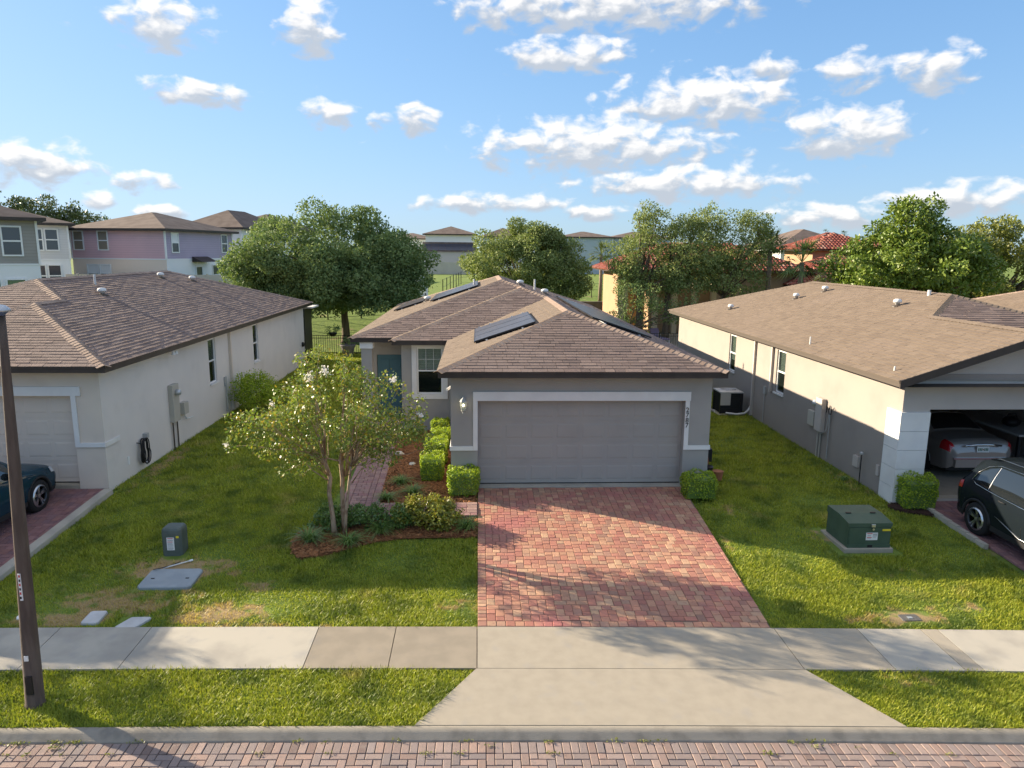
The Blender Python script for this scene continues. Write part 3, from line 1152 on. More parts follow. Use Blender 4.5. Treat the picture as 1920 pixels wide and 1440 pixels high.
def window(house, F, a0, a1, z0, z1, recess=0.06, casing=0.0, grid=None, blinds=True, name='window', frame='vinyl_white', fw=0.045, sill=False, glass='glass', box=True, rail=True):
    """sash window in an opening: frame > two panes, muntins, blind; optional casing and sill"""
    fr = MB()
    for (b0, b1, y0, y1) in ((a0, a0 + fw, z0, z1), (a1 - fw, a1, z0, z1), (a0 + fw, a1 - fw, z0, z0 + fw), (a0 + fw, a1 - fw, z1 - fw, z1)):
        fbox(fr, F, b0, b1, y0, y1, -recess - .03, -recess + .02)
    zm = (z0 + z1) / 2
    if rail:
        fbox(fr, F, a0 + fw, a1 - fw, zm - fw * .5, zm + fw * .5, -recess - .02, -recess + .024)
    o = fr.build(name, frame, house)
    parts = [(z0 + fw, zm - fw * .5), (zm + fw * .5, z1 - fw)] if rail else [(z0 + fw, z1 - fw)]
    for (p, q) in parts:
        pm_ = MB()
        fbox(pm_, F, a0 + fw, a1 - fw, p, q, -recess - .012, -recess - .006)
        pm_.build('pane', glass, o)
    if grid:
        gm = MB()
        nc, nr = grid
        p, q = parts[-1]
        for k in range(1, nc):
            a = a0 + fw + (a1 - a0 - 2 * fw) * k / nc
            fbox(gm, F, a - .006, a + .006, p, q, -recess - .005, -recess + .006)
        for k in range(1, nr):
            z = p + (q - p) * k / nr
            fbox(gm, F, a0 + fw, a1 - fw, z - .006, z + .006, -recess - .004, -recess + .008)
        gm.build('muntin', frame, o)
    if blinds:
        bm_ = MB()
        z = z1 - fw
        bottom = z0 + fw + (0.0 if blinds is True else blinds * (z1 - z0))
        while z > bottom:
            A = [F(a0 + fw, z, -recess - .035), F(a1 - fw, z, -recess - .035), F(a1 - fw, z - .048, -recess - .05), F(a0 + fw, z - .048, -recess - .05)]
            bm_.quad(*A)
            z -= 0.05
        bm_.build('blind', 'blind', o)
    if box:
        ib = MB()
        d = -recess - 0.5
        ib.quad(F(a0 - .3, z0 - .3, d), F(a1 + .3, z0 - .3, d), F(a1 + .3, z1 + .2, d), F(a0 - .3, z1 + .2, d))
        for (p, q) in (((a0 - .02, z0 - .02), (a0 - .02, z1 + .02)), ((a1 + .02, z0 - .02), (a1 + .02, z1 + .02)), ((a0 - .02, z1 + .02), (a1 + .02, z1 + .02)), ((a0 - .02, z0 - .02), (a1 + .02, z0 - .02))):
            ib.quad(F(p[0], p[1], -.145), F(q[0], q[1], -.145), F(q[0], q[1], d), F(p[0], p[1], d))
        ib.build('room_back', 'interior_dark', o)
    if casing:
        cm = MB()
        c = casing
        for (b0, b1, y0, y1) in ((a0 - c, a0 - .002, z0 - c, z1 + c), (a1 + .002, a1 + c, z0 - c, z1 + c), (a0 - .002, a1 + .002, z1 + .002, z1 + c), (a0 - .002, a1 + .002, z0 - c, z0 - .002)):
            fbox(cm, F, b0, b1, y0, y1, 0.001, 0.035)
        cm.build('casing', 'trim_white', o)
    if sill:
        sm = MB()
        fbox(sm, F, a0 - .04, a1 + .04, z0 - .05, z0 - .002, 0.001, 0.05)
        sm.build('sill', 'trim_white', o)
    return o


def garage_door(house, F, a0, a1, z0, z1, m, cols=8, rows=4, d=-0.17):
    base = MB()
    fbox(base, F, a0, a1, z0 + .02, z1, d - .05, d)
    o = base.build('garage_door', m, house)
    sl = MB()
    fbox(sl, F, a0, a1, z0, z0 + .022, d - .045, d + .004)
    sl.build('bottom_seal', 'rubber_black', o)
    rh = (z1 - z0 - .02) / rows
    for r in range(rows):
        zb = z0 + .02 + r * rh
        jm = MB()
        fbox(jm, F, a0, a1, zb - .006, zb + .006, d + .0005, d + .005)
        if r:
            jm.build('section_joint', m, o)
        for c in range(cols):
            w = (a1 - a0) / cols
            b0, b1 = a0 + c * w + .045, a0 + (c + 1) * w - .045
            y0, y1 = zb + .085, zb + rh - .085
            pm_ = MB()
            # raised field with sloping margins, standing in a shallow moulded groove
            i = 0.035
            vs = [F(b0, y0, d + .001), F(b1, y0, d + .001), F(b1, y1, d + .001), F(b0, y1, d + .001),
                  F(b0 + i, y0 + i, d + .008), F(b1 - i, y0 + i, d + .008), F(b1 - i, y1 - i, d + .008), F(b0 + i, y1 - i, d + .008)]
            pm_.add(vs, [(4, 5, 6, 7), (0, 1, 5, 4), (1, 2, 6, 5), (2, 3, 7, 6), (3, 0, 4, 7)])
            pm_.build('panel', m, o)
    return o


def roof_vent(house, x, y, z, name='roof_vent', r=0.13):
    """white goose-neck vent cap on a flange"""
    b = MB().lathe([(r * .55, -.14), (r * .55, .0), (r * .95, .0), (r, .03), (r * .92, .075), (r * .6, .105), (0.001, .115)], (x, y, z), 12)
    o = b.build(name, 'vent_white', house, smooth=True)
    MB().lathe([(r * 1.35, -.14), (r * 1.3, -.10), (r * .6, -.06)], (x, y, z), 12).build('flange', 'fascia_tan', o)
    return o


def stack(house, x, y, z, h=0.35, r=0.035, m='galvanised'):
    MB().tube([(x, y, z - .1), (x, y, z + h)], r, 10).build('vent_pipe', m, house, smooth=False)


P3 = 1 / 3.0

# ---------------------------------------------------------------- the house in the middle
ZE = 2.85
house = thing('house', (2.4, 16.25, 0), 'grey single-storey house with the closed grey two-car garage and white trim', 'house')
ef = lambda y0: (lambda x, y: ZE + (y - y0) * P3)
el_ = lambda x0: (lambda x, y: ZE + (x - x0) * P3)
er_ = lambda x0: (lambda x, y: ZE + (x0 - x) * P3)
eb_ = lambda y0: (lambda x, y: ZE + (y0 - y) * P3)
planes = [
    ([(-.89, 15.8), (5.7, 15.8), (2.405, 19.095)], (1, 0), ef(15.8)),
    ([(-.89, 15.8), (2.405, 19.095), (2.405, 24.745), (-.89, 21.45)], (0, 1), el_(-.89)),
    ([(-2.59, 21.45), (-.89, 21.45), (2.405, 24.745), (1.555, 25.595)], (1, 0), ef(21.45)),
    ([(-2.59, 21.45), (-2.59, 22.1), (1.555, 26.245), (1.555, 25.595)], (0, 1), el_(-2.59)),
    ([(-3.92, 22.1), (-2.59, 22.1), (1.555, 26.245), (.89, 26.91)], (1, 0), ef(22.1)),
    ([(-3.92, 22.1), (.89, 26.91), (.89, 31.19), (-3.92, 36.0)], (0, 1), el_(-3.92)),
    ([(5.7, 15.8), (5.7, 36.0), (.89, 31.19), (.89, 26.91), (1.555, 26.245), (1.555, 25.595), (2.405, 24.745), (2.405, 19.095)], (0, 1), er_(5.7)),
    ([(-3.92, 36.0), (5.7, 36.0), (.89, 31.19)], (1, 0), eb_(36.0)),
]
zr_ = lambda d: ZE + d * P3
caps = [((-.89, 15.8, ZE), (2.405, 19.095, zr_(3.295))), ((5.7, 15.8, ZE), (2.405, 19.095, zr_(3.295))), ((2.405, 24.745, zr_(3.295)), (2.405, 19.095, zr_(3.295))),
        ((2.405, 24.745, zr_(3.295)), (1.555, 25.595, zr_(4.145))), ((-2.59, 21.45, ZE), (1.555, 25.595, zr_(4.145))), ((1.555, 26.245, zr_(4.145)), (1.555, 25.595, zr_(4.145))),
        ((1.555, 26.245, zr_(4.145)), (.89, 26.91, zr_(4.81))), ((-3.92, 22.1, ZE), (.89, 26.91, zr_(4.81))), ((.89, 31.19, zr_(4.81)), (.89, 26.91, zr_(4.81))),
        ((5.7, 36.0, ZE), (.89, 31.19, zr_(4.81))), ((-3.92, 36.0, ZE), (.89, 31.19, zr_(4.81)))]
eaves = [((-.89, 15.8), (5.7, 15.8), (0, -1), ZE), ((5.7, 15.8), (5.7, 36.0), (1, 0), ZE), ((-.89, 15.8), (-.89, 21.42), (-1, 0), ZE), ((-2.59, 21.45), (-.92, 21.45), (0, -1), ZE),
         ((-2.59, 21.48), (-2.59, 22.07), (-1, 0), ZE), ((-3.92, 22.1), (-2.62, 22.1), (0, -1), ZE), ((-3.92, 22.1), (-3.92, 36.0), (-1, 0), ZE), ((-3.92, 36.0), (5.7, 36.0), (0, 1), ZE)]
soff = [[(-.87, 15.82), (5.68, 15.82), (5.68, 21.5), (-.87, 21.5)], [(-3.9, 22.12), (-2.57, 22.12), (-2.57, 21.5), (5.68, 21.5), (5.68, 35.98), (-3.9, 35.98)]]
roof_c = build_roof(house, planes, caps, eaves, ZE - .14, soffit=soff, mats_by_plane={1: 'shingle_tan_and_lit', 3: 'shingle_tan_and_lit', 5: 'shingle_tan_and_lit'})  # left-facing slopes: sunlight put into their shingle colour

Ff = Face('front', 16.25)
w = MB()
wall_with_openings(w, Ff, -.63, 5.5, -.25, 2.72, [(0.0, 4.88, 0.0, 2.09)], depth=0.24)
wall_with_openings(w, Face('left', -.63), 16.25, 21.9, -.25, 2.72)
wall_with_openings(w, Face('right', 5.5), 16.25, 35.6, -.25, 2.72)
Fb = Face('front', 21.9)
wall_with_openings(w, Fb, -2.35, -.63, -.25, 2.72, [(-1.88, -1.09, 1.12, 2.58)])
wall_with_openings(w, Face('left', -2.35), 21.9, 23.3, -.25, 2.72)
wall_with_openings(w, Face('front', 23.3), -3.62, -2.35, -.25, 2.72, [(-3.30, -2.42, 0.05, 2.15)], depth=.1)
wall_with_openings(w, Face('left', -3.62), 23.3, 35.6, -.25, 2.72)
wall_with_openings(w, Face('back', 35.6), -3.62, 5.5, -.25, 2.72)
w.build('wall', 'stucco_grey', house)
# trim: header, jambs, belt bands
for nm, rects in (('header_trim', [(-.11, 5.0, 2.092, 2.305)]), ('jamb_trim', [(-.11, -.003, .90, 2.09)]), ('jamb_trim', [(4.883, 4.985, .90, 2.09)]), ('belt_trim', [(-.655, -.113, .90, 1.0)]), ('belt_trim', [(4.988, 5.525, .90, 1.0)])):
    t_ = MB()
    for (a0, a1, z0, z1) in rects:
        fbox(t_, Ff, a0, a1, z0, z1, .001, .03 if nm != 'header_trim' else .04)
    t_.build(nm, 'trim_white', house)
bt = MB().box(-.655, -.631, 16.252, 16.9, .90, 1.0)
bt.build('belt_trim', 'trim_white', house)
MB().box(5.501, 5.525, 16.252, 16.9, .90, 1.0).build('belt_trim', 'trim_white', house)
garage_door(house, Ff, 0.003, 4.877, 0.014, 2.088, 'door_grey', cols=8, rows=4, d=-.19)
window(house, Fb, -1.88, -1.09, 1.12, 2.58, casing=.155, grid=(3, 2), blinds=.5, recess=.035, glass='glass_clear')
# front door with six panels
dm = MB()
Fd = Face('front', 23.3)
fbox(dm, Fd, -3.29, -2.43, .06, 2.14, -.09, -.05)
dr = dm.build('door', 'door_teal', house)
for r, (z0, z1) in enumerate(((.2, .75), (.9, 1.45), (1.6, 2.0))):
    for (a0, a1) in ((-3.19, -2.90), (-2.82, -2.53)):
        pm_ = MB()
        fbox(pm_, Fd, a0, a1, z0, z1, -.05, -.035)
        pm_.build('panel', 'door_teal', dr, bevel=.008)
sphere(MB(), (-2.52, 23.2, 1.02), .035).build('door_knob', 'steel', dr, smooth=True)
# porch post
pp = MB().box(-3.62, -3.29, 22.2, 22.5, -.1, 2.50)
po = pp.build('porch_post', 'stucco_grey', house)
MB().box(-3.655, -3.255, 22.165, 22.535, 2.50, 2.70).build('cap', 'trim_white', po)
MB().box(-3.8, -2.37, 22.15, 23.3, -.2, .045).build('porch_floor', 'concrete', house)

# house number, stacked down the right jamb
for k, ch in enumerate('2787'):
    fc = bpy.data.curves.new('number', 'FONT')
    fc.body = ch
    fc.size = 0.16
    fc.extrude = 0.004
    fc.align_x = 'CENTER'
    tmp = bpy.data.objects.new('house_number', fc)
    COL.objects.link(tmp)
    bpy.context.view_layer.update()
    me = bpy.data.meshes.new_from_object(tmp.evaluated_get(bpy.context.evaluated_depsgraph_get()))
    bpy.data.objects.remove(tmp)
    me.materials.clear()
    me.materials.append(MATS['black_metal'])
    fo = link('house_number', me, house)
    og = ORG[house.name]
    fo.location = (4.934 - og[0], 16.212 - og[1], 1.82 - .125 * k - og[2])
    fo.rotation_euler = (math.pi / 2, 0, 0)

# wall lantern
lx, ly, lz = -.335, 16.25, 2.02
ln = MB().box(lx - .05, lx + .05, ly - .025, ly - .001, lz - .14, lz + .12)
lo_ = ln.build('wall_lantern', 'box_grey', house)
MB().tube([(lx, ly - .02, lz + .02), (lx, ly - .07, lz + .13), (lx, ly - .12, lz + .14)], .012, 8).build('bracket', 'box_grey', lo_)
MB().lathe([(.085, .07), (.07, .11), (.03, .15), (.012, .19), (.001, .20)], (lx, ly - .13, lz), 6).build('cap', 'box_grey', lo_)
MB().lathe([(.025, -.20), (.03, -.17), (.055, -.14), (.06, -.125)], (lx, ly - .13, lz), 6).build('finial', 'box_grey', lo_)
MB().lathe([(.055, -.125), (.08, .07)], (lx, ly - .13, lz), 6).build('shade', 'lantern_glass', lo_)
cg = MB()
for k in range(6):
    a = k * math.tau / 6
    cg.tube([(lx + .057 * math.cos(a), ly - .13 + .057 * math.sin(a), lz - .125), (lx + .083 * math.cos(a), ly - .13 + .083 * math.sin(a), lz + .07)], .005, 5)
cg.build('cage', 'box_grey', lo_)
sphere(MB(), (lx, ly - .13, lz - .01), .028).build('bulb', 'lamp_bulb', lo_, smooth=True)
# small camera at the corner of the garage block
cmo = MB().box(-.72, -.632, 18.0, 18.06, 2.06, 2.10)
cq = cmo.build('security_camera', 'vinyl_white', house)
MB().tube([(-.70, 17.95, 2.08), (-.78, 17.80, 2.05)], .035, 10).build('lens_body', 'vinyl_white', cq)


# solar panels
def solar(house, corner, eu, ev, zf, nu, nv, w=1.0, h=1.65, lift=.085, landscape=False):
    """panels on the plane zf: corner (x,y), plan unit vectors eu (along) and ev (up the slope)"""
    def pt(a, b, l):
        # b is measured along the slope
        x = corner[0] + eu[0] * a + ev[0] * b * math.cos(math.atan(P3))
        y = corner[1] + eu[1] * a + ev[1] * b * math.cos(math.atan(P3))
        return (x, y, zf(x, y) + l)
    for i in range(nu):
        for j in range(nv):
            a0, b0 = i * (w + .02), j * (h + .02)
            fr = MB()
            c4 = [pt(a0, b0, lift), pt(a0 + w, b0, lift), pt(a0 + w, b0 + h, lift), pt(a0, b0 + h, lift)]
            fr.extr(c4, (0, 0, -.04))
            o = fr.build('solar_panel', 'panel_frame', house)
            gl = MB()
            e = .03
            gl.add([pt(a0 + e, b0 + e, lift + .003), pt(a0 + w - e, b0 + e, lift + .003), pt(a0 + w - e, b0 + h - e, lift + .003), pt(a0 + e, b0 + h - e, lift + .003)], [(0, 1, 2, 3)])
            gl.build('cell_sheet', 'panel_glass', o)
            gr = MB()
            for k in range(1, 6):
                a = a0 + e + (w - 2 * e) * k / 6
                gr.add([pt(a - .004, b0 + e, lift + .005), pt(a + .004, b0 + e, lift + .005), pt(a + .004, b0 + h - e, lift + .005), pt(a - .004, b0 + h - e, lift + .005)], [(0, 1, 2, 3)])
            gr.build('cell_lines', 'panel_frame', o)
    rl = MB()
    for j in range(nv):
        for b in (.35, h - .35):
            rl.tube([pt(-.08, j * (h + .02) + b, lift - .07), pt(nu * (w + .02) + .06, j * (h + .02) + b, lift - .07)], .02, 6)
    for i in range(nu + 1):
        for b in (.35, h - .35):
            x, y, z = pt(min(i * (w + .02), nu * (w + .02) - .1), b, 0)
            rl.box(x - .03, x + .03, y - .03, y + .03, z - .01, z + lift - .05)
    rl.build('mounting_rails', 'galvanised', house)
    # end clamps
    cl = MB()
    for j in range(nv):
        for k in range(5):
            x, y, z = pt(nu * (w + .02) + .02, j * (h + .02) + .15 + k * (h - .3) / 4, lift - .02)
            cl.box(x - .03, x + .03, y - .025, y + .025, z - .03, z + .03)
    cl.build('clamps', 'galvanised', house)


solar(house, (-.10, 18.45), (0, 1), (1, 0), el_(-.89), 3, 1, w=1.0, h=1.68)
solar(house, (-3.42, 29.35), (0, 1), (1, 0), el_(-3.92), 3, 1, w=1.0, h=1.28)
solar(house, (-1.80, 27.3), (0, 1), (1, 0), el_(-3.92), 4, 1, w=1.0, h=1.9)
solar(house, (4.62, 18.75), (0, 1), (-1, 0), er_(5.7), 9, 1, w=1.0, h=1.68)
roof_vent(house, 1.65, 28.1, er_(5.7)(1.65, 28.1) + .10, r=.14)
roof_vent(house, 2.55, 27.4, er_(5.7)(2.55, 27.4) + .10, r=.14)
stack(house, 2.25, 28.5, er_(5.7)(2.25, 28.5), .42)
stack(house, -.15, 28.6, el_(-3.92)(-.15, 28.6), .30)
roof_vent(house, -2.05, 29.4, el_(-3.92)(-2.05, 29.4) + .10, r=.14)

# ---------------------------------------------------------------- the house on the left
ZL = 2.94
hl = thing('house', (-12.9, 16.3, 0), 'cream single-storey house with a brown shingle roof beside the purple driveway', 'house')
lf = lambda y0: (lambda x, y: ZL + (y - y0) * P3)
ll = lambda x0: (lambda x, y: ZL + (x - x0) * P3)
lr = lambda x0: (lambda x, y: ZL + (x0 - x) * P3)
lb = lambda y0: (lambda x, y: ZL + (y0 - y) * P3)
planes = [
    ([(-14.9, 15.9), (-8.2, 15.9), (-11.55, 19.25)], (1, 0), lf(15.9)),
    ([(-8.2, 15.9), (-8.2, 35.9), (-13.05, 31.05), (-13.05, 22.0), (-11.55, 20.5), (-11.55, 19.25)], (0, 1), lr(-8.2)),
    ([(-17.9, 17.15), (-14.9, 17.15), (-11.55, 20.5), (-13.05, 22.0)], (1, 0), lf(17.15)),
    ([(-14.9, 15.9), (-11.55, 19.25), (-11.55, 20.5), (-14.9, 17.15)], (0, 1), ll(-14.9)),
    ([(-17.9, 17.15), (-13.05, 22.0), (-13.05, 31.05), (-17.9, 35.9)], (0, 1), ll(-17.9)),
    ([(-17.9, 35.9), (-8.2, 35.9), (-13.05, 31.05)], (1, 0), lb(35.9)),
]
zz = lambda d: ZL + d * P3
caps = [((-8.2, 15.9, ZL), (-11.55, 19.25, zz(3.35))), ((-14.9, 15.9, ZL), (-11.55, 19.25, zz(3.35))), ((-11.55, 20.5, zz(3.35)), (-11.55, 19.25, zz(3.35))),
        ((-11.55, 20.5, zz(3.35)), (-13.05, 22.0, zz(4.85))), ((-17.9, 17.15, ZL), (-13.05, 22.0, zz(4.85))), ((-13.05, 31.05, zz(4.85)), (-13.05, 22.0, zz(4.85))),
        ((-8.2, 35.9, ZL), (-13.05, 31.05, zz(4.85))), ((-17.9, 35.9, ZL), (-13.05, 31.05, zz(4.85)))]
eaves = [((-14.9, 15.9), (-8.2, 15.9), (0, -1), ZL), ((-8.2, 15.9), (-8.2, 35.9), (1, 0), ZL), ((-14.9, 15.9), (-14.9, 17.12), (-1, 0), ZL), ((-17.9, 17.15), (-14.93, 17.15), (0, -1), ZL),
         ((-17.9, 17.15), (-17.9, 35.9), (-1, 0), ZL), ((-17.9, 35.9), (-8.2, 35.9), (0, 1), ZL)]
soff = [[(-14.88, 15.92), (-8.22, 15.92), (-8.22, 17.17), (-14.88, 17.17)], [(-17.88, 17.17), (-8.22, 17.17), (-8.22, 35.88), (-17.88, 35.88)]]
build_roof(hl, planes, caps, eaves, ZL - .14, soffit=soff, mats_by_plane={})
F1 = Face('front', 16.3)
w = MB()
wall_with_openings(w, F1, -14.6, -8.55, -.25, 2.82, [(-14.08, -9.2, .0, 2.20)], depth=.24)
w.build('front_wall', 'stucco_cream', hl)
w = MB()
Fr = Face('right', -8.55)
wall_with_openings(w, Fr, 16.3, 35.5, -.25, 2.82, [(22.92, 23.55, 1.23, 2.66), (27.5, 28.12, 1.23, 2.66)])
wall_with_openings(w, Face('front', 17.6), -17.5, -14.6, -.25, 2.82)
wall_with_openings(w, Face('left', -14.6), 16.3, 17.6, -.25, 2.82)
wall_with_openings(w, Face('left', -17.5), 17.6, 35.5, -.25, 2.82)
wall_with_openings(w, Face('back', 35.5), -17.5, -8.55, -.25, 2.82)
w.build('wall', 'stucco_cream_shade', hl)
for nm, r_ in (('header_trim', (-14.3, -8.98, 2.202, 2.41)), ('jamb_trim', (-9.197, -9.09, 1.0, 2.20)), ('jamb_trim', (-14.19, -14.083, 1.0, 2.20)), ('belt_trim', (-9.088, -8.525, 1.0, 1.10)), ('belt_trim', (-14.62, -14.193, 1.0, 1.10))):
    t_ = MB()
    fbox(t_, F1, *r_, .001, .035)
    t_.build(nm, 'trim_white', hl)
MB().box(-8.549, -8.52, 16.302, 16.95, 1.0, 1.10).build('belt_trim', 'trim_white', hl)
garage_door(hl, F1, -14.077, -9.203, .10, 2.198, 'door_cream', cols=8, rows=4, d=-.17)
tag(MB().box(-14.08, -9.2, 16.27, 16.5, -.06, .095).build('garage_threshold', 'concrete', hl))
window(hl, Fr, 22.92, 23.55, 1.23, 2.66, sill=True, blinds=.5)
window(hl, Fr, 27.5, 28.12, 1.23, 2.66, sill=True, blinds=False)
MB().box(-8.549, -8.46, 24.75, 24.84, 0.0, 2.80).build('downpipe', 'stucco_cream', hl)
mt_ = MB().box(-8.549, -8.42, 19.78, 20.2, .72, 1.78)
mb_ = mt_.build('meter_box', 'box_beige', hl, bevel=.012)
MB().lathe([(.001, .13), (.07, .125), (.085, .09), (.085, 0)], (-8.42, 19.99, 1.55), 12, 'x').build('meter_dial', 'galvanised', mb_, smooth=True)
MB().box(-8.549, -8.40, 20.45, 20.75, .80, 1.15).build('service_box', 'box_beige', hl, bevel=.012)
for y in (19.84, 20.12):
    MB().tube([(-8.5, y, -.1), (-8.5, y, .73)], .022, 8).build('conduit', 'fascia_tan', hl)
MB().tube([(-8.5, 20.6, .8), (-8.48, 20.75, .62), (-8.44, 21.1, .60)], .02, 8).build('conduit', 'pvc', hl)
MB().tube([(-8.50, 24.2, .05), (-8.50, 24.2, 1.0)], .02, 8).build('conduit', 'box_grey', hl)
MB().box(-8.549, -8.50, 24.12, 24.28, .95, 1.25).build('disconnect_box', 'box_grey', hl)
MB().box(-8.549, -8.53, 17.25, 17.33, .28, .48).build('outlet_cover', 'vinyl_white', hl)
fl = MB().box(-8.50, -8.36, 19.85, 19.95, 2.71, 2.76)
fo_ = fl.build('floodlight', 'vinyl_white', hl)
for dy in (-.09, .09):
    MB().lathe([(.03, .02), (.055, -.06), (.05, -.065)], (-8.33, 19.9 + dy, 2.70), 10).build('lamp_head', 'vinyl_white', fo_)
for (x, y) in ((-11.6, 22.8), (-12.45, 29.0), (-11.9, 30.7)):
    roof_vent(hl, x, y, lr(-8.2)(x, y) + .1)
stack(hl, -12.35, 23.9, lr(-8.2)(-12.35, 23.9), .33)
MB().lathe([(.001, .10), (.10, .09), (.12, .02), (.12, 0)], (-8.54, 35.0, .95), 14, 'x').build('hose_bib_cover', 'black_metal', hl)
# screened lanai at the back corner
ln_ = MB().box(-9.9, -8.52, 35.55, 37.1, -.1, 2.62)
sc_ = ln_.build('screen_room', 'black_metal', hl)
MB().box(-10.0, -8.2, 35.95, 37.4, 2.63, 2.70).build('flat_roof', 'vinyl_white', sc_)

# ---------------------------------------------------------------- the house on the right
ZQ = 2.83
hr = thing('house', (13.7, 15.2, 0), 'greige house with an open garage and a gabled tan shingle roof', 'house')
qf = lambda y0: (lambda x, y: ZQ + (y - y0) * P3)
ql = lambda x0: (lambda x, y: ZQ + (x - x0) * P3)
qr = lambda x0: (lambda x, y: ZQ + (x0 - x) * P3)
qb = lambda y0: (lambda x, y: ZQ + (y0 - y) * P3)
planes = [
    ([(9.1, 14.75), (9.1, 33.7), (13.75, 29.05), (13.75, 20.25), (12.25, 18.75), (12.25, 14.75)], (0, 1), ql(9.1)),
    ([(12.25, 14.75), (12.25, 18.75), (15.4, 15.6), (15.4, 14.75)], (0, 1), qr(15.4)),
    ([(12.25, 18.75), (13.75, 20.25), (18.4, 15.6), (15.4, 15.6)], (1, 0), qf(15.6)),
    ([(18.4, 15.6), (18.4, 33.7), (13.75, 29.05), (13.75, 20.25)], (0, 1), qr(18.4)),
    ([(9.1, 33.7), (18.4, 33.7), (13.75, 29.05)], (1, 0), qb(33.7)),
]
zk = lambda d: ZQ + d * P3
caps = [((12.25, 18.75, zk(3.15)), (12.25, 14.72, zk(3.15))), ((12.25, 18.75, zk(3.15)), (13.75, 20.25, zk(4.65))), ((18.4, 15.6, ZQ), (13.75, 20.25, zk(4.65))), ((13.75, 29.05, zk(4.65)), (13.75, 20.25, zk(4.65))),
        ((9.1, 33.7, ZQ), (13.75, 29.05, zk(4.65))), ((18.4, 33.7, ZQ), (13.75, 29.05, zk(4.65)))]
eaves = [((9.1, 14.75), (9.1, 33.7), (-1, 0), ZQ), ((15.4, 14.75), (15.4, 15.6), (1, 0), ZQ), ((15.4, 15.6), (18.4, 15.6), (0, -1), ZQ), ((18.4, 15.6), (18.4, 33.7), (1, 0), ZQ), ((9.1, 33.7), (18.4, 33.7), (0, 1), ZQ)]
roof_r = build_roof(hr, planes, caps, eaves, ZQ - .14, material='shingle_tan_and_lit', cap_material='shingle_tan_and_lit', fascia_material='fascia_tan', soffit=[[(9.12, 14.77), (15.38, 14.77), (15.38, 15.62), (18.38, 15.62), (18.38, 33.68), (9.12, 33.68)]], mats_by_plane={2: 'shingle'}, fh=.14)  # front slope browner than the rest: its shade put into the colour
rk = MB()
for (xa, za, xb, zb) in ((9.1, ZQ, 12.25, zk(3.15)), (12.25, zk(3.15), 15.4, ZQ)):
    rk.extr([(xa, 14.728, za - .17), (xb, 14.728, zb - .17), (xb, 14.728, zb + .005), (xa, 14.728, za + .005)], (0, .03, 0))
rk.build('rake_board', 'fascia', roof_r)
rs = MB()
for (xa, za, xb, zb) in ((9.1, ZQ, 12.25, zk(3.15)), (12.25, zk(3.15), 15.4, ZQ)):
    rs.add([(xa, 14.76, za - .12), (xb, 14.76, zb - .12), (xb, 15.19, zb - .12), (xa, 15.19, za - .12)], [(0, 1, 2, 3)])
rs.build('rake_soffit', 'fascia', roof_r)
Fl = Face('left', 9.5)
w = MB()
wall_with_openings(w, Fl, 15.2, 33.3, -.25, 2.74, [(21.40, 22.05, 1.17, 2.52), (25.72, 26.4, 1.17, 2.52)])
wall_with_openings(w, Face('right', 18.0), 16.0, 33.3, -.25, 2.74)
wall_with_openings(w, Face('back', 33.3), 9.5, 18.0, -.25, 2.74)
w.build('wall', 'stucco_toned_for_sun', hr)
w = MB()
Fg = Face('front', 15.2)
wall_with_openings(w, Fg, 9.5, 15.0, -.25, 2.74, [(10.14, 14.95, -.0, 2.10)], depth=.22)
w.add([(9.5, 15.2, 2.74), (15.0, 15.2, 2.74), (15.0, 15.2, 2.83), (12.25, 15.2, 3.75), (9.5, 15.2, 2.83)], [(0, 1, 2, 3, 4)])
wall_with_openings(w, Face('front', 16.0), 15.0, 18.0, -.25, 2.74)
wall_with_openings(w, Face('right', 15.0), 15.2, 16.0, -.25, 2.74)
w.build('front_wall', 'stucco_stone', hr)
fr_ = MB()
fbox(fr_, Fg, 9.6, 14.9, 2.77, 2.91, .001, .03)
fr_.build('frieze_trim', 'stucco_toned_for_sun', hr)
# white block pilaster at the corner
for k in range(5):
    z0 = -.15 + k * .44
    z1 = min(z0 + .432, 2.10)
    pb = MB().box(9.455, 10.135, 15.155, 15.72, z0, z1)
    pb.build('pilaster_block', 'trim_white', hr)
# garage interior
gi = MB()
gi.quad((9.65, 15.42, 0.004), (15.0, 15.42, .004), (15.0, 21.6, .004), (9.65, 21.6, .004))
gi.build('garage_floor', 'concrete_tan', hr)
gi = MB()
gi.quad((9.65, 15.42, 0), (9.65, 21.6, 0), (9.65, 21.6, 2.6), (9.65, 15.42, 2.6))
gi.quad((9.65, 21.6, 0), (15.0, 21.6, 0), (15.0, 21.6, 2.6), (9.65, 21.6, 2.6))
gi.quad((15.0, 15.42, 0), (15.0, 21.6, 0), (15.0, 21.6, 2.6), (15.0, 15.42, 2.6))
gi.quad((9.65, 15.42, 2.6), (15.0, 15.42, 2.6), (15.0, 21.6, 2.6), (9.65, 21.6, 2.6))
gi.quad((9.65, 15.425, 2.1), (15.0, 15.425, 2.1), (15.0, 15.425, 2.6), (9.65, 15.425, 2.6))
gi.build('garage_interior', 'stucco_toned_for_sun', hr)
MB().box(10.14, 14.95, 15.205, 15.43, -.1, .008).build('garage_sill', 'concrete', hr)
window(hr, Fl, 21.40, 22.05, 1.17, 2.52, sill=True, blinds=.45)
window(hr, Fl, 25.72, 26.4, 1.17, 2.52, sill=True, blinds=.3)
MB().box(9.42, 9.499, 23.74, 23.82, 0, 2.70).build('downpipe', 'stucco_stone', hr)
MB().box(9.42, 9.499, 22.28, 22.36, 1.1, 2.70).build('downpipe', 'stucco_stone', hr)
mq = MB().box(9.36, 9.499, 18.62, 18.98, .70, 1.62)
mqo = mq.build('meter_box', 'stucco_stone', hr, bevel=.012)
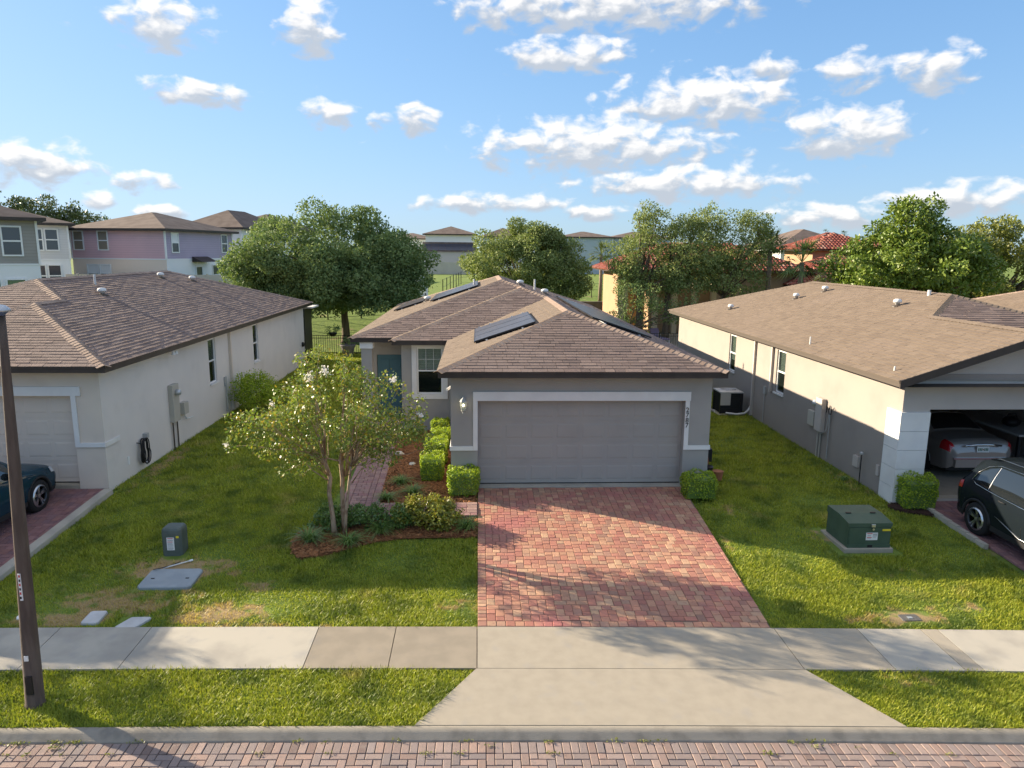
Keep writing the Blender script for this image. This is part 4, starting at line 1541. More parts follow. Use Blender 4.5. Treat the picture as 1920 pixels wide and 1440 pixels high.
MB().box(9.40, 9.499, 19.12, 19.48, .74, 1.16).build('service_box', 'box_beige', hr, bevel=.012)
sphere(MB(), (9.42, 19.1, 1.42), .10, 12, 8).build('meter_dial', 'galvanised', hr, smooth=True)
for y in (18.75, 18.9):
    MB().tube([(9.46, y, -.1), (9.46, y, .72)], .022, 8).build('conduit', 'box_beige', hr)
MB().tube([(9.45, 18.3, .05), (9.45, 18.3, 1.35), (9.43, 18.3, 1.45)], .014, 8).build('conduit', 'box_grey', hr)
MB().tube([(9.43, 18.32, 1.40), (9.40, 18.25, 1.52), (9.40, 18.15, 1.45), (9.41, 18.18, 1.30), (9.43, 18.30, 1.28), (9.40, 18.42, 1.52), (9.42, 18.45, 1.30)], .014, 6).build('cable_coil', 'rubber_black', hr)
MB().tube([(9.45, 18.34, 1.25), (9.44, 18.42, .8), (9.42, 18.62, .66), (9.42, 18.9, .68)], .014, 6).build('cable', 'box_grey', hr)
MB().tube([(9.46, 22.75, 0.0), (9.46, 22.75, .7), (9.47, 22.76, 1.05)], .014, 8).build('conduit', 'box_grey', hr)
MB().box(9.44, 9.499, 22.68, 22.82, .95, 1.2).build('disconnect_box', 'box_grey', hr)
MB().box(9.44, 9.499, 16.72, 16.95, .28, .55).build('outlet_box', 'stucco_stone', hr)
MB().box(9.46, 9.499, 15.83, 15.93, .35, .6).build('faucet_cover', 'stucco_stone', hr)
for (x, y) in ((12.6, 21.0), (13.0, 26.4), (12.1, 26.8), (10.35, 28.9)):
    roof_vent(hr, x, y, ql(9.1)(x, y) + .1, r=.12)
stack(hr, 9.5, 19.9, ql(9.1)(9.5, 19.9), .22, .02, 'vent_white')
stack(hr, 13.55, 21.0, ql(9.1)(13.55, 21.0), .16, .05, 'vent_white')
stack(hr, 9.4, 15.5, ql(9.1)(9.4, 15.5), .1, .02, 'vent_white')
stack(hr, 11.3, 32.2, ql(9.1)(9.4, 15.5) + .35, .1, .03, 'vent_white')

# next house along, only its roof shows
hn = thing('house', (25.5, 16, 0), 'house roof just showing beyond the gabled roof at the picture edge', 'house')
nl = lambda x, y: 2.85 + (x - 20.6) * P3
dk = MB()
build_roof(hn, [([(20.6, 15.5), (20.6, 34.0), (25.4, 29.2), (25.4, 20.3)], (0, 1), nl), ([(20.6, 15.5), (30.2, 15.5), (25.4, 20.3)], (1, 0), lambda x, y: 2.85 + (y - 15.5) * P3),
                ([(30.2, 15.5), (30.2, 34), (25.4, 29.2), (25.4, 20.3)], (0, 1), lambda x, y: 2.85 + (30.2 - x) * P3), ([(20.6, 34), (30.2, 34), (25.4, 29.2)], (1, 0), lambda x, y: 2.85 + (34 - y) * P3)],
           [((25.4, 29.2, 4.45), (25.4, 20.3, 4.45)), ((20.6, 34, 2.85), (25.4, 29.2, 4.45)), ((20.6, 15.5, 2.85), (25.4, 20.3, 4.45))],
           [((20.6, 15.5), (20.6, 34), (-1, 0), 2.85), ((20.6, 15.5), (30.2, 15.5), (0, -1), 2.85)], 2.7, material='shingle_tan_and_lit', keep=120)
w = MB()
wall_with_openings(w, Face('left', 21.0), 16, 33.6, -.25, 2.75)
wall_with_openings(w, Face('front', 16.0), 21, 29.8, -.25, 2.75)
wall_with_openings(w, Face('right', 29.8), 16, 33.6, -.25, 2.75)
wall_with_openings(w, Face('back', 33.6), 21, 29.8, -.25, 2.75)
w.build('wall', 'stucco_toned_for_sun', hn)

# ================================================================ vegetation
mat('bark_oak', (0.105, 0.078, 0.055), (0.16, 0.125, 0.09), scale=6, rough=.95, bump=.8, bscale=30, stretch=(1, 1, .25))
mat('bark_pale', (0.40, 0.29, 0.20), (0.24, 0.15, 0.095), scale=9, rough=.85, bump=.3, bscale=40, lo=.48, hi=.62, stretch=(1, 1, .5))
mat('bark_palm', (0.20, 0.15, 0.11), (0.30, 0.23, 0.17), scale=8, rough=.95, bump=.8, bscale=25)


def leafmat(name, pal, trans=.22, rough=.45, spec=.35):
    return mat(name, (0, 0, 0), palette=pal, rough=rough, spec=spec, trans=trans, isl=.12)


leafmat('leaf_oak', rough=.65, spec=.15, pal=[(0.107, 0.167, 0.064), (0.181, 0.245, 0.090), (0.241, 0.302, 0.121), (0.144, 0.213, 0.082)])
leafmat('leaf_oak_olive', rough=.65, spec=.15, pal=[(0.151, 0.200, 0.066), (0.222, 0.273, 0.093), (0.292, 0.327, 0.132), (0.171, 0.211, 0.071)])
leafmat('leaf_bright', [(0.085, 0.149, 0.024), (0.150, 0.216, 0.033), (0.220, 0.276, 0.051), (0.114, 0.176, 0.027)])
leafmat('leaf_yellowgreen', [(0.154, 0.182, 0.036), (0.217, 0.238, 0.048), (0.266, 0.273, 0.063), (0.140, 0.161, 0.034)])
leafmat('leaf_myrtle', [(0.109, 0.184, 0.035), (0.175, 0.248, 0.046), (0.240, 0.280, 0.058), (0.138, 0.208, 0.038), (0.356, 0.248, 0.046), (0.132, 0.191, 0.038), (0.292, 0.319, 0.079)], trans=.30, rough=.38, spec=.40)
leafmat('leaf_box', [(0.176, 0.274, 0.020), (0.287, 0.388, 0.030), (0.437, 0.503, 0.046), (0.218, 0.327, 0.023)], trans=.30)
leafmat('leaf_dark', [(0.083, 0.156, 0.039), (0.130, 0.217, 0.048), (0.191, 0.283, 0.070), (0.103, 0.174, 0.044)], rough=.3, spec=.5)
leafmat('leaf_gold', [(0.143, 0.193, 0.030), (0.260, 0.277, 0.037), (0.395, 0.336, 0.047), (0.185, 0.227, 0.034), (0.336, 0.244, 0.047)], rough=.3, spec=.5)
leafmat('leaf_strap', [(0.113, 0.199, 0.049), (0.189, 0.293, 0.069), (0.284, 0.378, 0.104)], rough=.35)
leafmat('leaf_palm', [(0.090, 0.135, 0.036), (0.150, 0.188, 0.054), (0.232, 0.240, 0.090)])
leafmat('leaf_far', [(0.060, 0.090, 0.036), (0.093, 0.123, 0.045), (0.128, 0.150, 0.060)])
mat('blossom', (0.86, 0.82, 0.76), rough=.7, trans=.3)


def leaf_mesh(name, c, size, m, up=0.35, asp=0.5, out=None, droop=0.0):
    """one diamond-shaped leaf per centre"""
    n = len(c)
    d = RNG.normal(size=(n, 3))
    if out is not None:
        d += out * 0.9
    d[:, 2] -= droop
    d /= np.linalg.norm(d, axis=1)[:, None] + 1e-9
    nrm = RNG.normal(size=(n, 3))
    nrm[:, 2] += up * 3
    if out is not None:
        nrm += out * 1.2
    s = np.cross(d, nrm)
    s /= np.linalg.norm(s, axis=1)[:, None] + 1e-9
    L = (size * RNG.uniform(.65, 1.35, n))[:, None]
    V = np.stack((c - d * L * .5, c + s * L * asp * .5 + d * L * .05, c + d * L * .5, c - s * L * asp * .5 + d * L * .05), 1)
    me = fast_mesh(name, V, np.arange(4 * n), np.full(n, 4))
    me.materials.append(MATS[m])
    return me


def limb_path(a, b, sag=0.0, n=5, wob=0.06):
    a, b = Vector(a), Vector(b)
    L = (b - a).length
    pts = []
    for k in range(n + 1):
        t = k / n
        p = a.lerp(b, t)
        p.z += sag * L * math.sin(math.pi * t)
        if 0 < k < n:
            p += Vector((random.uniform(-1, 1), random.uniform(-1, 1), random.uniform(-1, 1))) * wob * L * .5
        pts.append(p)
    return pts


def clumps_in(n, shape, rmin, rmax, shell=.55):
    """clump centres inside a unit-ish crown given by shape(dir) -> (centre, radii)"""
    C, R = shape
    out = []
    C, R = np.array(C, float), np.array(R, float)
    tries = 0
    while len(out) < n and tries < n * 60:
        tries += 1
        d = RNG.normal(size=3)
        d /= np.linalg.norm(d)
        if d[2] < -0.75:
            continue
        k = RNG.uniform(shell, 1.0) ** .7
        k *= 1 + .14 * math.sin(3 * math.atan2(d[1], d[0]) + C[0]) * (1 - abs(d[2]))
        p = C + d * R * k
        r = RNG.uniform(rmin, rmax)
        out.append((p, r))
    return out


def crown_leaves(clumps, per, flat=.8, thin=0.0):
    pts, outs = [], []
    for (p, r) in clumps:
        n = int(per * (r ** 2))
        d = RNG.normal(size=(n, 3))
        d /= np.linalg.norm(d, axis=1)[:, None]
        k = RNG.uniform(.25, 1, n) ** .45
        # ragged edges: some sprigs reach out
        k *= np.where(RNG.uniform(size=n) < .12, RNG.uniform(1.0, 1.35, n), 1)
        q = p + d * (k * r)[:, None] * np.array([1, 1, flat])
        pts.append(q)
        outs.append(d)
    return np.concatenate(pts), np.concatenate(outs)


def make_tree(name, label, base, fork, crowns, leaf, bark, lsize, per, tr=(.22, .14), nlimb=26, rc=(.45, .85), nclump=90, group=None, shell=.5, flat=.8, cat='tree', twig=.012, asp=.5, extra=()):
    """trunk, limbs and a leafy crown built from many clumps with gaps between them"""
    root = thing(name, base, label, cat, group)
    og = base
    cl = []
    tot = sum(c[1][0] * c[1][2] for c in crowns)
    for c in crowns:
        cl += clumps_in(max(4, int(nclump * c[1][0] * c[1][2] / tot)), c, rc[0], rc[1], shell)
    cl += [(np.array(p), r) for p, r in extra]
    tb = MB()
    lean = Vector(fork) - Vector(base)
    trunk = [Vector(base) + lean * t + Vector((math.sin(t * 5) * .04, math.cos(t * 4) * .04, 0)) * (0 < t < 1) for t in (0, .08, .25, .5, .75, 1)]
    tb.tube(trunk, [tr[0] * 1.5, tr[0] * 1.12, tr[0], (tr[0] + tr[1]) / 2 * 1.02, tr[1] * 1.02, tr[1]], 10)
    t_ = tb.build('trunk', bark, root, smooth=True)
    lb_ = MB()
    idx = list(range(len(cl)))
    random.shuffle(idx)
    for k, i in enumerate(idx[:nlimb]):
        p, r = cl[i]
        st = Vector(fork) - lean * random.uniform(0, .18)
        path = limb_path(st, p, sag=random.uniform(-.02, .10))
        r0 = tr[1] * random.uniform(.35, .65)
        lb_.tube(path, [r0 + (twig - r0) * (j / (len(path) - 1)) for j in range(len(path))], 6)
    lb_.build('limbs', bark, root, smooth=True)
    pts, outs = crown_leaves(cl, per, flat)
    me = leaf_mesh('crown', pts - np.array(og), lsize, leaf, out=outs, asp=asp)
    o = link('crown', me, root)
    return root


# ---------------------------------------------------------------- small flowering tree on the front bed
ct = thing('flowering_tree', (-2.80, 13.78, -.17), 'small pale-barked flowering tree with glossy leaves in the front mulch bed', 'tree')
tk = MB()
tk.tube([(-2.87, 13.72, -.2), (-2.90, 13.74, .25), (-2.96, 13.76, .75), (-2.93, 13.78, 1.05), (-3.02, 13.80, 1.35), (-3.05, 13.9, 1.8)], [.062, .046, .042, .045, .040, .028], 9)
tk.build('trunk', 'bark_pale', ct, smooth=True)
tk = MB()
tk.tube([(-2.70, 13.88, -.2), (-2.71, 13.87, .3), (-2.72, 13.86, .75), (-2.70, 13.84, 1.0), (-2.74, 13.86, 1.4), (-2.62, 13.9, 1.9)], [.060, .048, .046, .044, .034, .024], 9)
tk.build('trunk', 'bark_pale', ct, smooth=True)
tk = MB()
tk.tube([(-2.66, 13.66, -.2), (-2.62, 13.68, .4), (-2.55, 13.70, .95), (-2.50, 13.72, 1.35)], [.035, .03, .028, .02], 8)
tk.build('trunk', 'bark_pale', ct, smooth=True)
cl = []
crow = [((-2.95, 13.8, 2.40), (1.40, 1.3, .95)), ((-3.85, 13.7, 2.05), (.80, .8, .5)), ((-1.85, 13.8, 2.15), (.90, .9, .65)), ((-2.9, 13.9, 3.05), (.85, .8, .55)), ((-3.6, 13.6, 1.60), (.7, .6, .5)), ((-2.2, 13.8, 1.65), (.7, .6, .45)), ((-1.55, 13.9, 1.95), (.55, .6, .5))]
for c, n in zip(crow, (58, 20, 24, 18, 12, 16, 16)):
    cl += clumps_in(n, c, .13, .29, .35)
cl += [(np.array(p), r) for p, r in (((-4.78, 13.7, 2.28), .16), ((-4.5, 13.72, 2.35), .15), ((-4.75, 13.6, 1.75), .2), ((-1.75, 13.9, 3.02), .22), ((-1.55, 13.9, 2.82), .2), ((-1.9, 13.9, 2.75), .16), ((-1.15, 13.9, 2.3), .2),
                                     ((-1.2, 13.8, 1.95), .22), ((-1.05, 13.8, 1.65), .2), ((-3.75, 13.6, 1.25), .2), ((-3.5, 13.6, 1.15), .16), ((-3.05, 13.8, 3.55), .22), ((-3.3, 13.8, 3.42), .2), ((-2.6, 13.8, 3.45), .2))]
lb_ = MB()
starts = [(-3.02, 13.80, 1.32), (-2.70, 13.86, 1.35), (-2.93, 13.78, 1.05), (-2.64, 13.84, 1.05), (-2.50, 13.72, 1.3)]
for i, (p, r) in enumerate(cl):
    if i % 3 and i < len(cl) - 14:
        continue
    st = min(starts, key=lambda s_: abs(s_[0] - p[0]) + random.uniform(0, .5))
    path = limb_path(st, p, sag=random.uniform(-.02, .12), n=4, wob=.08)
    r0 = random.uniform(.010, .018)
    lb_.tube(path, [r0 + (.003 - r0) * j / 4 for j in range(5)], 5)
lb_.tube([(-2.99, 13.78, 1.0), (-3.25, 13.72, 1.22), (-3.42, 13.7, 1.42)], [.016, .013, .009], 6)
lb_.tube([(-2.50, 13.72, .95), (-2.30, 13.66, 1.25), (-2.05, 13.6, 1.5)], [.014, .011, .007], 6)
lb_.build('limbs', 'bark_pale', ct, smooth=True)
pts, outs = crown_leaves(cl, 1700, .8)
link('crown', leaf_mesh('crown', pts - np.array(ORG[ct.name]), .066, 'leaf_myrtle', out=outs, asp=.55, droop=.25), ct)
bp = []
for (p, r) in (((-4.80, 13.45, 1.80), .07), ((-2.82, 13.2, 3.30), .10), ((-3.15, 13.3, 3.15), .10), ((-1.62, 13.6, 3.05), .07), ((-1.1, 13.5, 2.38), .05),
               ((-3.85, 13.3, 2.65), .05)):
    d = RNG.normal(size=(int(5000 * r * r) + 10, 3)) * r * .45
    bp.append(np.array(p) + d)
bp = np.concatenate(bp)
link('blossoms', leaf_mesh('blossoms', bp - np.array(ORG[ct.name]), .045, 'blossom', asp=.8), ct)['kind'] = 'stuff'

# a like tree in the neighbour's front bed; its shade falls across the lawn and pavement corner
nt = make_tree('flowering_tree', 'flowering tree whose shadow falls on the pavement near the lamp post', (-14.3, 14.1, -.15), (-14.3, 14.1, 1.3), [((-14.3, 14.1, 2.35), (1.5, 1.4, .95)), ((-13.9, 13.8, 3.0), (.8, .8, .5))], 'leaf_myrtle', 'bark_pale', .07, 700, tr=(.06, .045), nlimb=16, rc=(.22, .42), nclump=60, twig=.004)


# ---------------------------------------------------------------- clipped shrubs
def box_shrub_mesh(name, w, d, h, leaf, n, size=.045, round_=.16, seed=0):
    """leafy shell of a clipped, slightly rounded block, denser outside, ragged at the skin"""
    r = np.random.default_rng(seed)
    u = r.uniform(-1, 1, (n * 3, 3))
    face = r.integers(0, 5, n * 3)
    p = u.copy()
    sides = [(0, 1), (0, -1), (1, 1), (1, -1), (2, 1)]
    out = np.zeros_like(p)
    for k, (ax, sg) in enumerate(sides):
        s = face == k
        p[s, ax] = sg * r.uniform(.80, 1.07, s.sum())
        out[s, ax] = sg
    # superellipsoid rounding of the corners
    q = np.abs(p)
    f = (q[:, 0] ** 6 + q[:, 1] ** 6 + np.maximum(p[:, 2], 0) ** 6) ** (1 / 6)
    f = np.maximum(f, 1e-3)
    lim = np.where(f > 1.0, 1.0 / f, 1.0)
    p = p * lim[:, None]
    p[:, 2] = (p[:, 2] + 1) / 2
    taper = 0.88 + .12 * p[:, 2]
    lump = 1 + .08 * np.sin(p[:, 0] * 5 + seed) * np.cos(p[:, 1] * 4 + 2 * seed) + .04 * np.sin(p[:, 2] * 11 + seed)
    P = np.stack((p[:, 0] * w / 2 * taper * lump, p[:, 1] * d / 2 * taper * lump, p[:, 2] * h * lump), 1)
    keep = r.uniform(size=len(P)) < np.where(p[:, 2] < .08, .3, 1)
    P, out = P[keep][:n], out[keep][:n]
    return leaf_mesh(name, P, size, leaf, out=out, asp=.6)


def shrub(x, y, w, d, h, label, leaf='leaf_box', n=2600, seed=1, group=None, size=.045, z=None):
    z0 = float(G(x, y)) + .03 if z is None else z
    root = thing('clipped_shrub', (x, y, z0), label, 'shrub', group)
    link('foliage', box_shrub_mesh('foliage', w, d, h, leaf, n, size, seed=seed), root)
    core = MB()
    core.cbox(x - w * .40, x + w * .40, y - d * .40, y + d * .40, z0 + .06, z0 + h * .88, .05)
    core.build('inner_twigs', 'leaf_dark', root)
    st = MB()
    for k in range(5):
        a = k * 1.3
        st.tube([(x, y, z0 - .08), (x + .1 * math.cos(a), y + .1 * math.sin(a), z0 + .14)], [.016, .01], 5)
    st.build('stems', 'bark_oak', root)
    return root


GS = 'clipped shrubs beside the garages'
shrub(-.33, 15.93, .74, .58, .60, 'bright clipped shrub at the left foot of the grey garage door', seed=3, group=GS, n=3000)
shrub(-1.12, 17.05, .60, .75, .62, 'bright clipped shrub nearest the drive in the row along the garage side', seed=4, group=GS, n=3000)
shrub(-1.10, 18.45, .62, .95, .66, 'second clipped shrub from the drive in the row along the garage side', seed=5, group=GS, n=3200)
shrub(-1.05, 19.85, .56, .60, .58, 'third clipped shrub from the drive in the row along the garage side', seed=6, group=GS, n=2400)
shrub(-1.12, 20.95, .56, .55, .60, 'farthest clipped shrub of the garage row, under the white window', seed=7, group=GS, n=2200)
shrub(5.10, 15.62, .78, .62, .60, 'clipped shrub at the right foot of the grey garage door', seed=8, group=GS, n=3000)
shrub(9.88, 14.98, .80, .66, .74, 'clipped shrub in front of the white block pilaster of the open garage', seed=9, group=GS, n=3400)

# rounded bush against the cream house
rb = thing('round_bush', (-7.75, 24.9, -.06), 'large round leafy bush against the side wall of the cream house', 'bush')
cl = clumps_in(80, ((-7.75, 24.9, .62), (.75, .9, .62)), .2, .32, .3)
pts, outs = crown_leaves(cl, 1100, .9)
link('foliage', leaf_mesh('foliage', pts - np.array(ORG[rb.name]), .075, 'leaf_box', out=outs), rb)
st = MB()
for k in range(7):
    a = k * .9
    st.tube([(-7.75, 24.9, -.1), (-7.75 + .4 * math.cos(a), 24.9 + .4 * math.sin(a), .7)], [.025, .01], 5)
st.build('stems', 'bark_oak', rb)

# low hedge across the front bed: a dark half and a golden half
def mound(name, label, cat, ells, leaf, per, size, group=None):
    bx, by = ells[0][0][0], ells[0][0][1]
    z0 = float(G(bx, by)) + .02
    root = thing(name, (bx, by, z0), label, cat, group)
    cl = []
    for (c, r, n) in ells:
        cl += clumps_in(n, ((c[0], c[1], z0 + c[2]), r), .10, .2, .4)
    pts, outs = crown_leaves(cl, per, .9)
    pts[:, 2] = np.maximum(pts[:, 2], z0 + RNG.uniform(0, .06, len(pts)))
    link('foliage', leaf_mesh('foliage', pts - np.array(ORG[root.name]), size, leaf, out=outs), root)
    st = MB()
    for (c, r, n) in ells:
        for k in range(5):
            a = k * 1.25
            st.tube([(c[0], c[1], z0 - .05), (c[0] + r[0] * .5 * math.cos(a), c[1] + r[1] * .4 * math.sin(a), z0 + c[2])], [.014, .006], 5)
    st.build('stems', 'bark_oak', root)
    return root


mound('low_hedge', 'dark green low hedge behind the trunks of the flowering tree', 'hedge', [((-3.05, 14.15, .20), (.42, .34, .26), 16), ((-2.35, 14.2, .22), (.55, .32, .28), 22), ((-1.75, 14.2, .24), (.4, .32, .28), 16)], 'leaf_dark', 4600, .065)
mound('golden_shrub', 'mounded golden-green shrub beside the paver drive', 'shrub', [((-1.10, 14.18, .30), (.55, .36, .34), 28), ((-.65, 14.15, .24), (.38, .34, .28), 16), ((-1.45, 14.2, .22), (.35, .3, .26), 12)], 'leaf_gold', 4600, .065)


def strap_clump(x, y, label, n=90, L=.42, group='strap-leaved clumps in the mulch beds', m='leaf_strap'):
    z0 = float(G(x, y)) + .03
    root = thing('grass_clump', (x, y, z0), label, 'ornamental grass', group)
    V, F, S = [], [], []
    k = 0
    for i in range(n):
        a = random.uniform(0, math.tau)
        l = L * random.uniform(.6, 1.2)
        e = random.uniform(.75, 1.45)
        b = Vector((random.uniform(-.06, .06), random.uniform(-.06, .06), 0))
        d = Vector((math.cos(a), math.sin(a), 0))
        s = Vector((-d.y, d.x, 0)) * .011
        prev = None
        for j in range(4):
            t = j / 3
            p = b + d * (l * math.cos(e) * t + l * .35 * t * t) + Vector((0, 0, l * math.sin(e) * t - l * .55 * t ** 2.4))
            w = s * (1 - t * .85)
            V += [p - w, p + w]
            if j:
                F += [k + 2 * j - 2, k + 2 * j - 1, k + 2 * j + 1, k + 2 * j]
                S.append(4)
        k += 8
    me = fast_mesh('leaves', [tuple(v) for v in V], F, S)
    me.materials.append(MATS[m])
    link('leaves', me, root)
    MB().lathe([(.07, 0), (.05, .06), (.02, .10)], (x, y, z0 - .03), 8).build('crown_base', 'leaf_dark', root)
    return root


strap_clump(-3.32, 13.50, 'strap-leaved clump at the left end of the front bed', 170, .52)
strap_clump(-2.52, 13.36, 'strap-leaved clump right of the pale tree trunks', 160, .48)
strap_clump(-1.98, 13.84, 'strap-leaved clump in front of the dark low hedge', 150, .50)
strap_clump(-.22, 14.02, 'strap-leaved clump between the golden shrub and the drive', 150, .48)
strap_clump(-1.85, 16.62, 'rounded tuft in the mulch beside the nearest garage-side shrub', 190, .38)
strap_clump(-1.50, 15.92, 'loose tuft in the mulch behind the golden shrub', 120, .46)
strap_clump(-2.05, 15.60, 'small tuft at the edge of the mauve path', 140, .36)
strap_clump(9.15, 16.75, 'weedy tuft at the foot of the greige side wall', 60, .22, None)

# ---------------------------------------------------------------- grass
SLABS_NO_GRASS = [(-5.95, -4.95, 11.75, 12.5), (-6.33, -5.98, 10.70, 11.12), (-5.75, -5.25, 10.55, 10.98), (7.0, 8.3, 12.7, 14.0), (6.75, 7.45, 10.35, 10.75)]
PED = (-5.72, 13.0)


def grass(name, label, boxes):
    Vs, total = [], 0
    for (x0, x1, t0, t1, dens, h, wdt) in boxes:
        n = int((x1 - x0) * (t1 - t0) * dens)
        x = RNG.uniform(x0, x1, n)
        t = RNG.uniform(t0, t1, n)
        y = t + s_off(x) * w_off(t)
        ok = np.ones(n, bool)
        # hard surfaces, houses, beds
        ok &= ~((x > -.0) & (x < np.interp(t, [10.44, 16.2], [4.66, 4.92])) & (t > 10.4) & (t < 16.5))
        ok &= ~((t > T_WALK0 - .0) & (t < T_WALK1 + .0))
        ok &= ~((x > np.interp(t, [8.13, 9.34], [-.80, -.02])) & (x < np.interp(t, [8.13, 9.34], [5.47, 4.71])) & (t > 8.1) & (t < 9.4))
        ok &= ~((x > -14.4) & (x < -8.38) & (t > 10.4) & (t < 16.4))
        ok &= ~((x > 10.02) & (x < 15.4) & (t > 10.4) & (t < 15.3))
        ok &= ~((x > -.66) & (x < 5.53) & (y > 16.22) & (y < 35.7))
        ok &= ~((x > -3.66) & (x < 5.53) & (y > 21.9) & (y < 35.7))
        ok &= ~((x > -17.6) & (x < -8.52) & (y > 16.28) & (y < 37.2))
        ok &= ~((x > 9.46) & (x < 18.1) & (y > 15.15) & (y < 33.4))
        ok &= ~((x > -3.24) & (x < -2.2) & (y > 14.5) & (y < 22.3))
        ok &= ~((x > -3.06) & (x < 0.0) & (y > 14.5) & (y < 15.35))
        for b in (BED_A, BED_B, BED_C):
            ok &= ~in_poly(b, x, y)
        for (a, b, c, d) in SLABS_NO_GRASS:
            ok &= ~((x > a) & (x < b) & (y > c) & (y < d))
        ok &= ((x - PED[0]) ** 2 + (y - PED[1]) ** 2) > .26 ** 2
        # thin, worn patches
        worn = np.zeros(n)
        for (cx, cy, rx, ry, k) in WORN:
            worn = np.maximum(worn, k * np.exp(-(((x - cx) / rx) ** 2 + ((y - cy) / ry) ** 2)))
        pat = .5 + .5 * np.sin(x * 2.3 + 1.1 * np.sin(y * 1.9)) * np.sin(y * 2.9 + 1.3 * np.sin(x * 1.7))
        ok &= RNG.uniform(size=n) > worn * (.75 + .5 * pat)
        x, y = x[ok], y[ok]
        pat = pat[ok]
        n = len(x)
        z = G(x, y)
        a = RNG.uniform(0, math.tau, n)
        hh = h * RNG.uniform(.35, 1.3, n) * (.7 + .55 * pat)
        lean = RNG.uniform(.15, 1.6, n) * hh
        dx, dy = np.cos(a), np.sin(a)
        wv = wdt * RNG.uniform(.7, 1.4, n)
        b0 = np.stack((x - dy * wv, y + dx * wv, z - .01), 1)
        b1 = np.stack((x + dy * wv, y - dx * wv, z - .01), 1)
        tip = np.stack((x + dx * lean, y + dy * lean, z + hh), 1)
        Vs.append(np.stack((b0, b1, tip), 1))
    V = np.concatenate(Vs)
    n = len(V)
    me = fast_mesh(name, V.reshape(-1, 3), np.arange(3 * n), np.full(n, 3))
    me.materials.append(MATS['grass_blade'])
    o = link(name, me)
    tag(o, label, 'grass', kind='stuff')
    return n


ng = grass('grass', 'short green lawn grass on the front and side yards', [
    (-8.6, 0.05, 10.44, 12.2, 4600, .046, .0085), (-8.6, 0.05, 12.2, 16.4, 3200, .052, .010), (4.6, 10.1, 10.44, 12.2, 4600, .046, .0085), (4.8, 10.1, 12.2, 16.4, 3200, .052, .010),
    (-8.6, -2.2, 16.4, 24.0, 1500, .070, .013), (-8.6, -3.4, 24.0, 39.0, 500, .09, .024), (5.4, 9.6, 16.4, 25.0, 1500, .070, .013), (5.4, 9.6, 25, 36, 500, .09, .022)])
ng2 = grass('grass', 'bright grass of the verge strip between pavement and kerb', [(-8.0, -.0, 8.13, 9.34, 5600, .052, .0085), (4.6, 9.5, 8.13, 9.34, 5600, .052, .0085)])
print('grass blades', ng, ng2)
# weeds in the gutter joint
wp = []
for k in range(46):
    x = random.choice([random.uniform(-7, -3.5), random.uniform(-5, 2), random.uniform(2, 6.5)])
    wp.append(np.array([x, ST(x, 7.93 - random.choice([.0, .02, .1, .22])), -.48]) + RNG.normal(size=(random.randint(8, 26), 3)) * np.array([.04, .018, .006]) + np.array([0, 0, .012]))
wp = np.concatenate(wp)
o = link('weeds', leaf_mesh('weeds', wp, .028, 'leaf_yellowgreen', asp=.5))
tag(o, 'tiny weeds sprouting in the gutter beside the bricks', 'weeds', kind='stuff')

# ================================================================ street furniture and yard things
mat('pole_brown', (0.085, 0.060, 0.048), (0.12, 0.088, 0.070), scale=14, rough=.75, bump=.3, bscale=90, stretch=(1, 1, .15))
mat('lamp_blue', (0.10, 0.15, 0.32), rough=.35)
mat('label_white', (0.80, 0.79, 0.77), rough=.6)
mat('label_red', (0.55, 0.06, 0.05), rough=.6)
mat('label_yellow', (0.80, 0.62, 0.04), rough=.6)
mat('ink', (0.02, 0.02, 0.02), rough=.8)
mat('utility_green', (0.056, 0.094, 0.062), (0.070, 0.111, 0.075), scale=4, rough=.55, bump=.05)
mat('pedestal_green', (0.087, 0.107, 0.095), (0.109, 0.130, 0.119), scale=5, rough=.55)
mat('lid_blue_grey', (0.33, 0.36, 0.38), (0.28, 0.31, 0.33), scale=3, rough=.85, bump=.2)
mat('lid_pale', (0.56, 0.55, 0.54), (0.47, 0.46, 0.45), scale=4, rough=.85, bump=.2)
mat('lid_dark', (0.10, 0.10, 0.10), (0.14, 0.13, 0.12), scale=9, rough=.85, bump=.4)
mat('stone_white', (0.70, 0.64, 0.56), (0.58, 0.52, 0.45), scale=12, rough=.9, bump=.5, bscale=40)
mat('terracotta', (0.34, 0.14, 0.07), rough=.8)
mat('pot_grey', (0.17, 0.15, 0.15), (0.21, 0.19, 0.19), scale=6, rough=.8)
mat('fence_black', (0.012, 0.013, 0.014), rough=.45)
mat('fan_dark', (0.02, 0.022, 0.026), rough=.6)
mat('ac_metal', (0.42, 0.44, 0.46), (0.36, 0.38, 0.40), scale=5, rough=.5, metal=.2)

# ---------------------------------------------------------------- lamp post at the street
lp = thing('lamp_post', (-5.82, 8.77, -.42), 'dark brown tapered lamp post standing in the verge grass', 'lamp post')
bx_, by_ = -5.82, 8.77
tipx, tipz = -5.655, 4.74
pl = MB()
zs_ = [-.45, -.40, -.39, 1.0, 2.5, 4.0, tipz]
lx_ = lambda z: bx_ + (tipx - bx_) * (z + .4) / (tipz + .4)
pl.tube([(lx_(z), by_, z) for z in zs_], [.122, .122, .112, .092, .072, .052, .042], 12)
pl.build('pole', 'pole_brown', lp, smooth=True)
dn = MB()
def on_pole(z, w, h, m, name, out=.004, dx=0.0):
    r = .112 - (z + .4) * .0137
    b = MB()
    x = lx_(z) + dx
    b.box(x - w / 2, x + w / 2, by_ - r - out, by_ - r * .9, z - h / 2, z + h / 2)
    return b.build(name, m, lp)
on_pole(-.08, .085, .26, 'panel_frame', 'hand_hole_cover', .010, .012)
on_pole(.30, .05, .07, 'label_white', 'inspection_tag', .006)
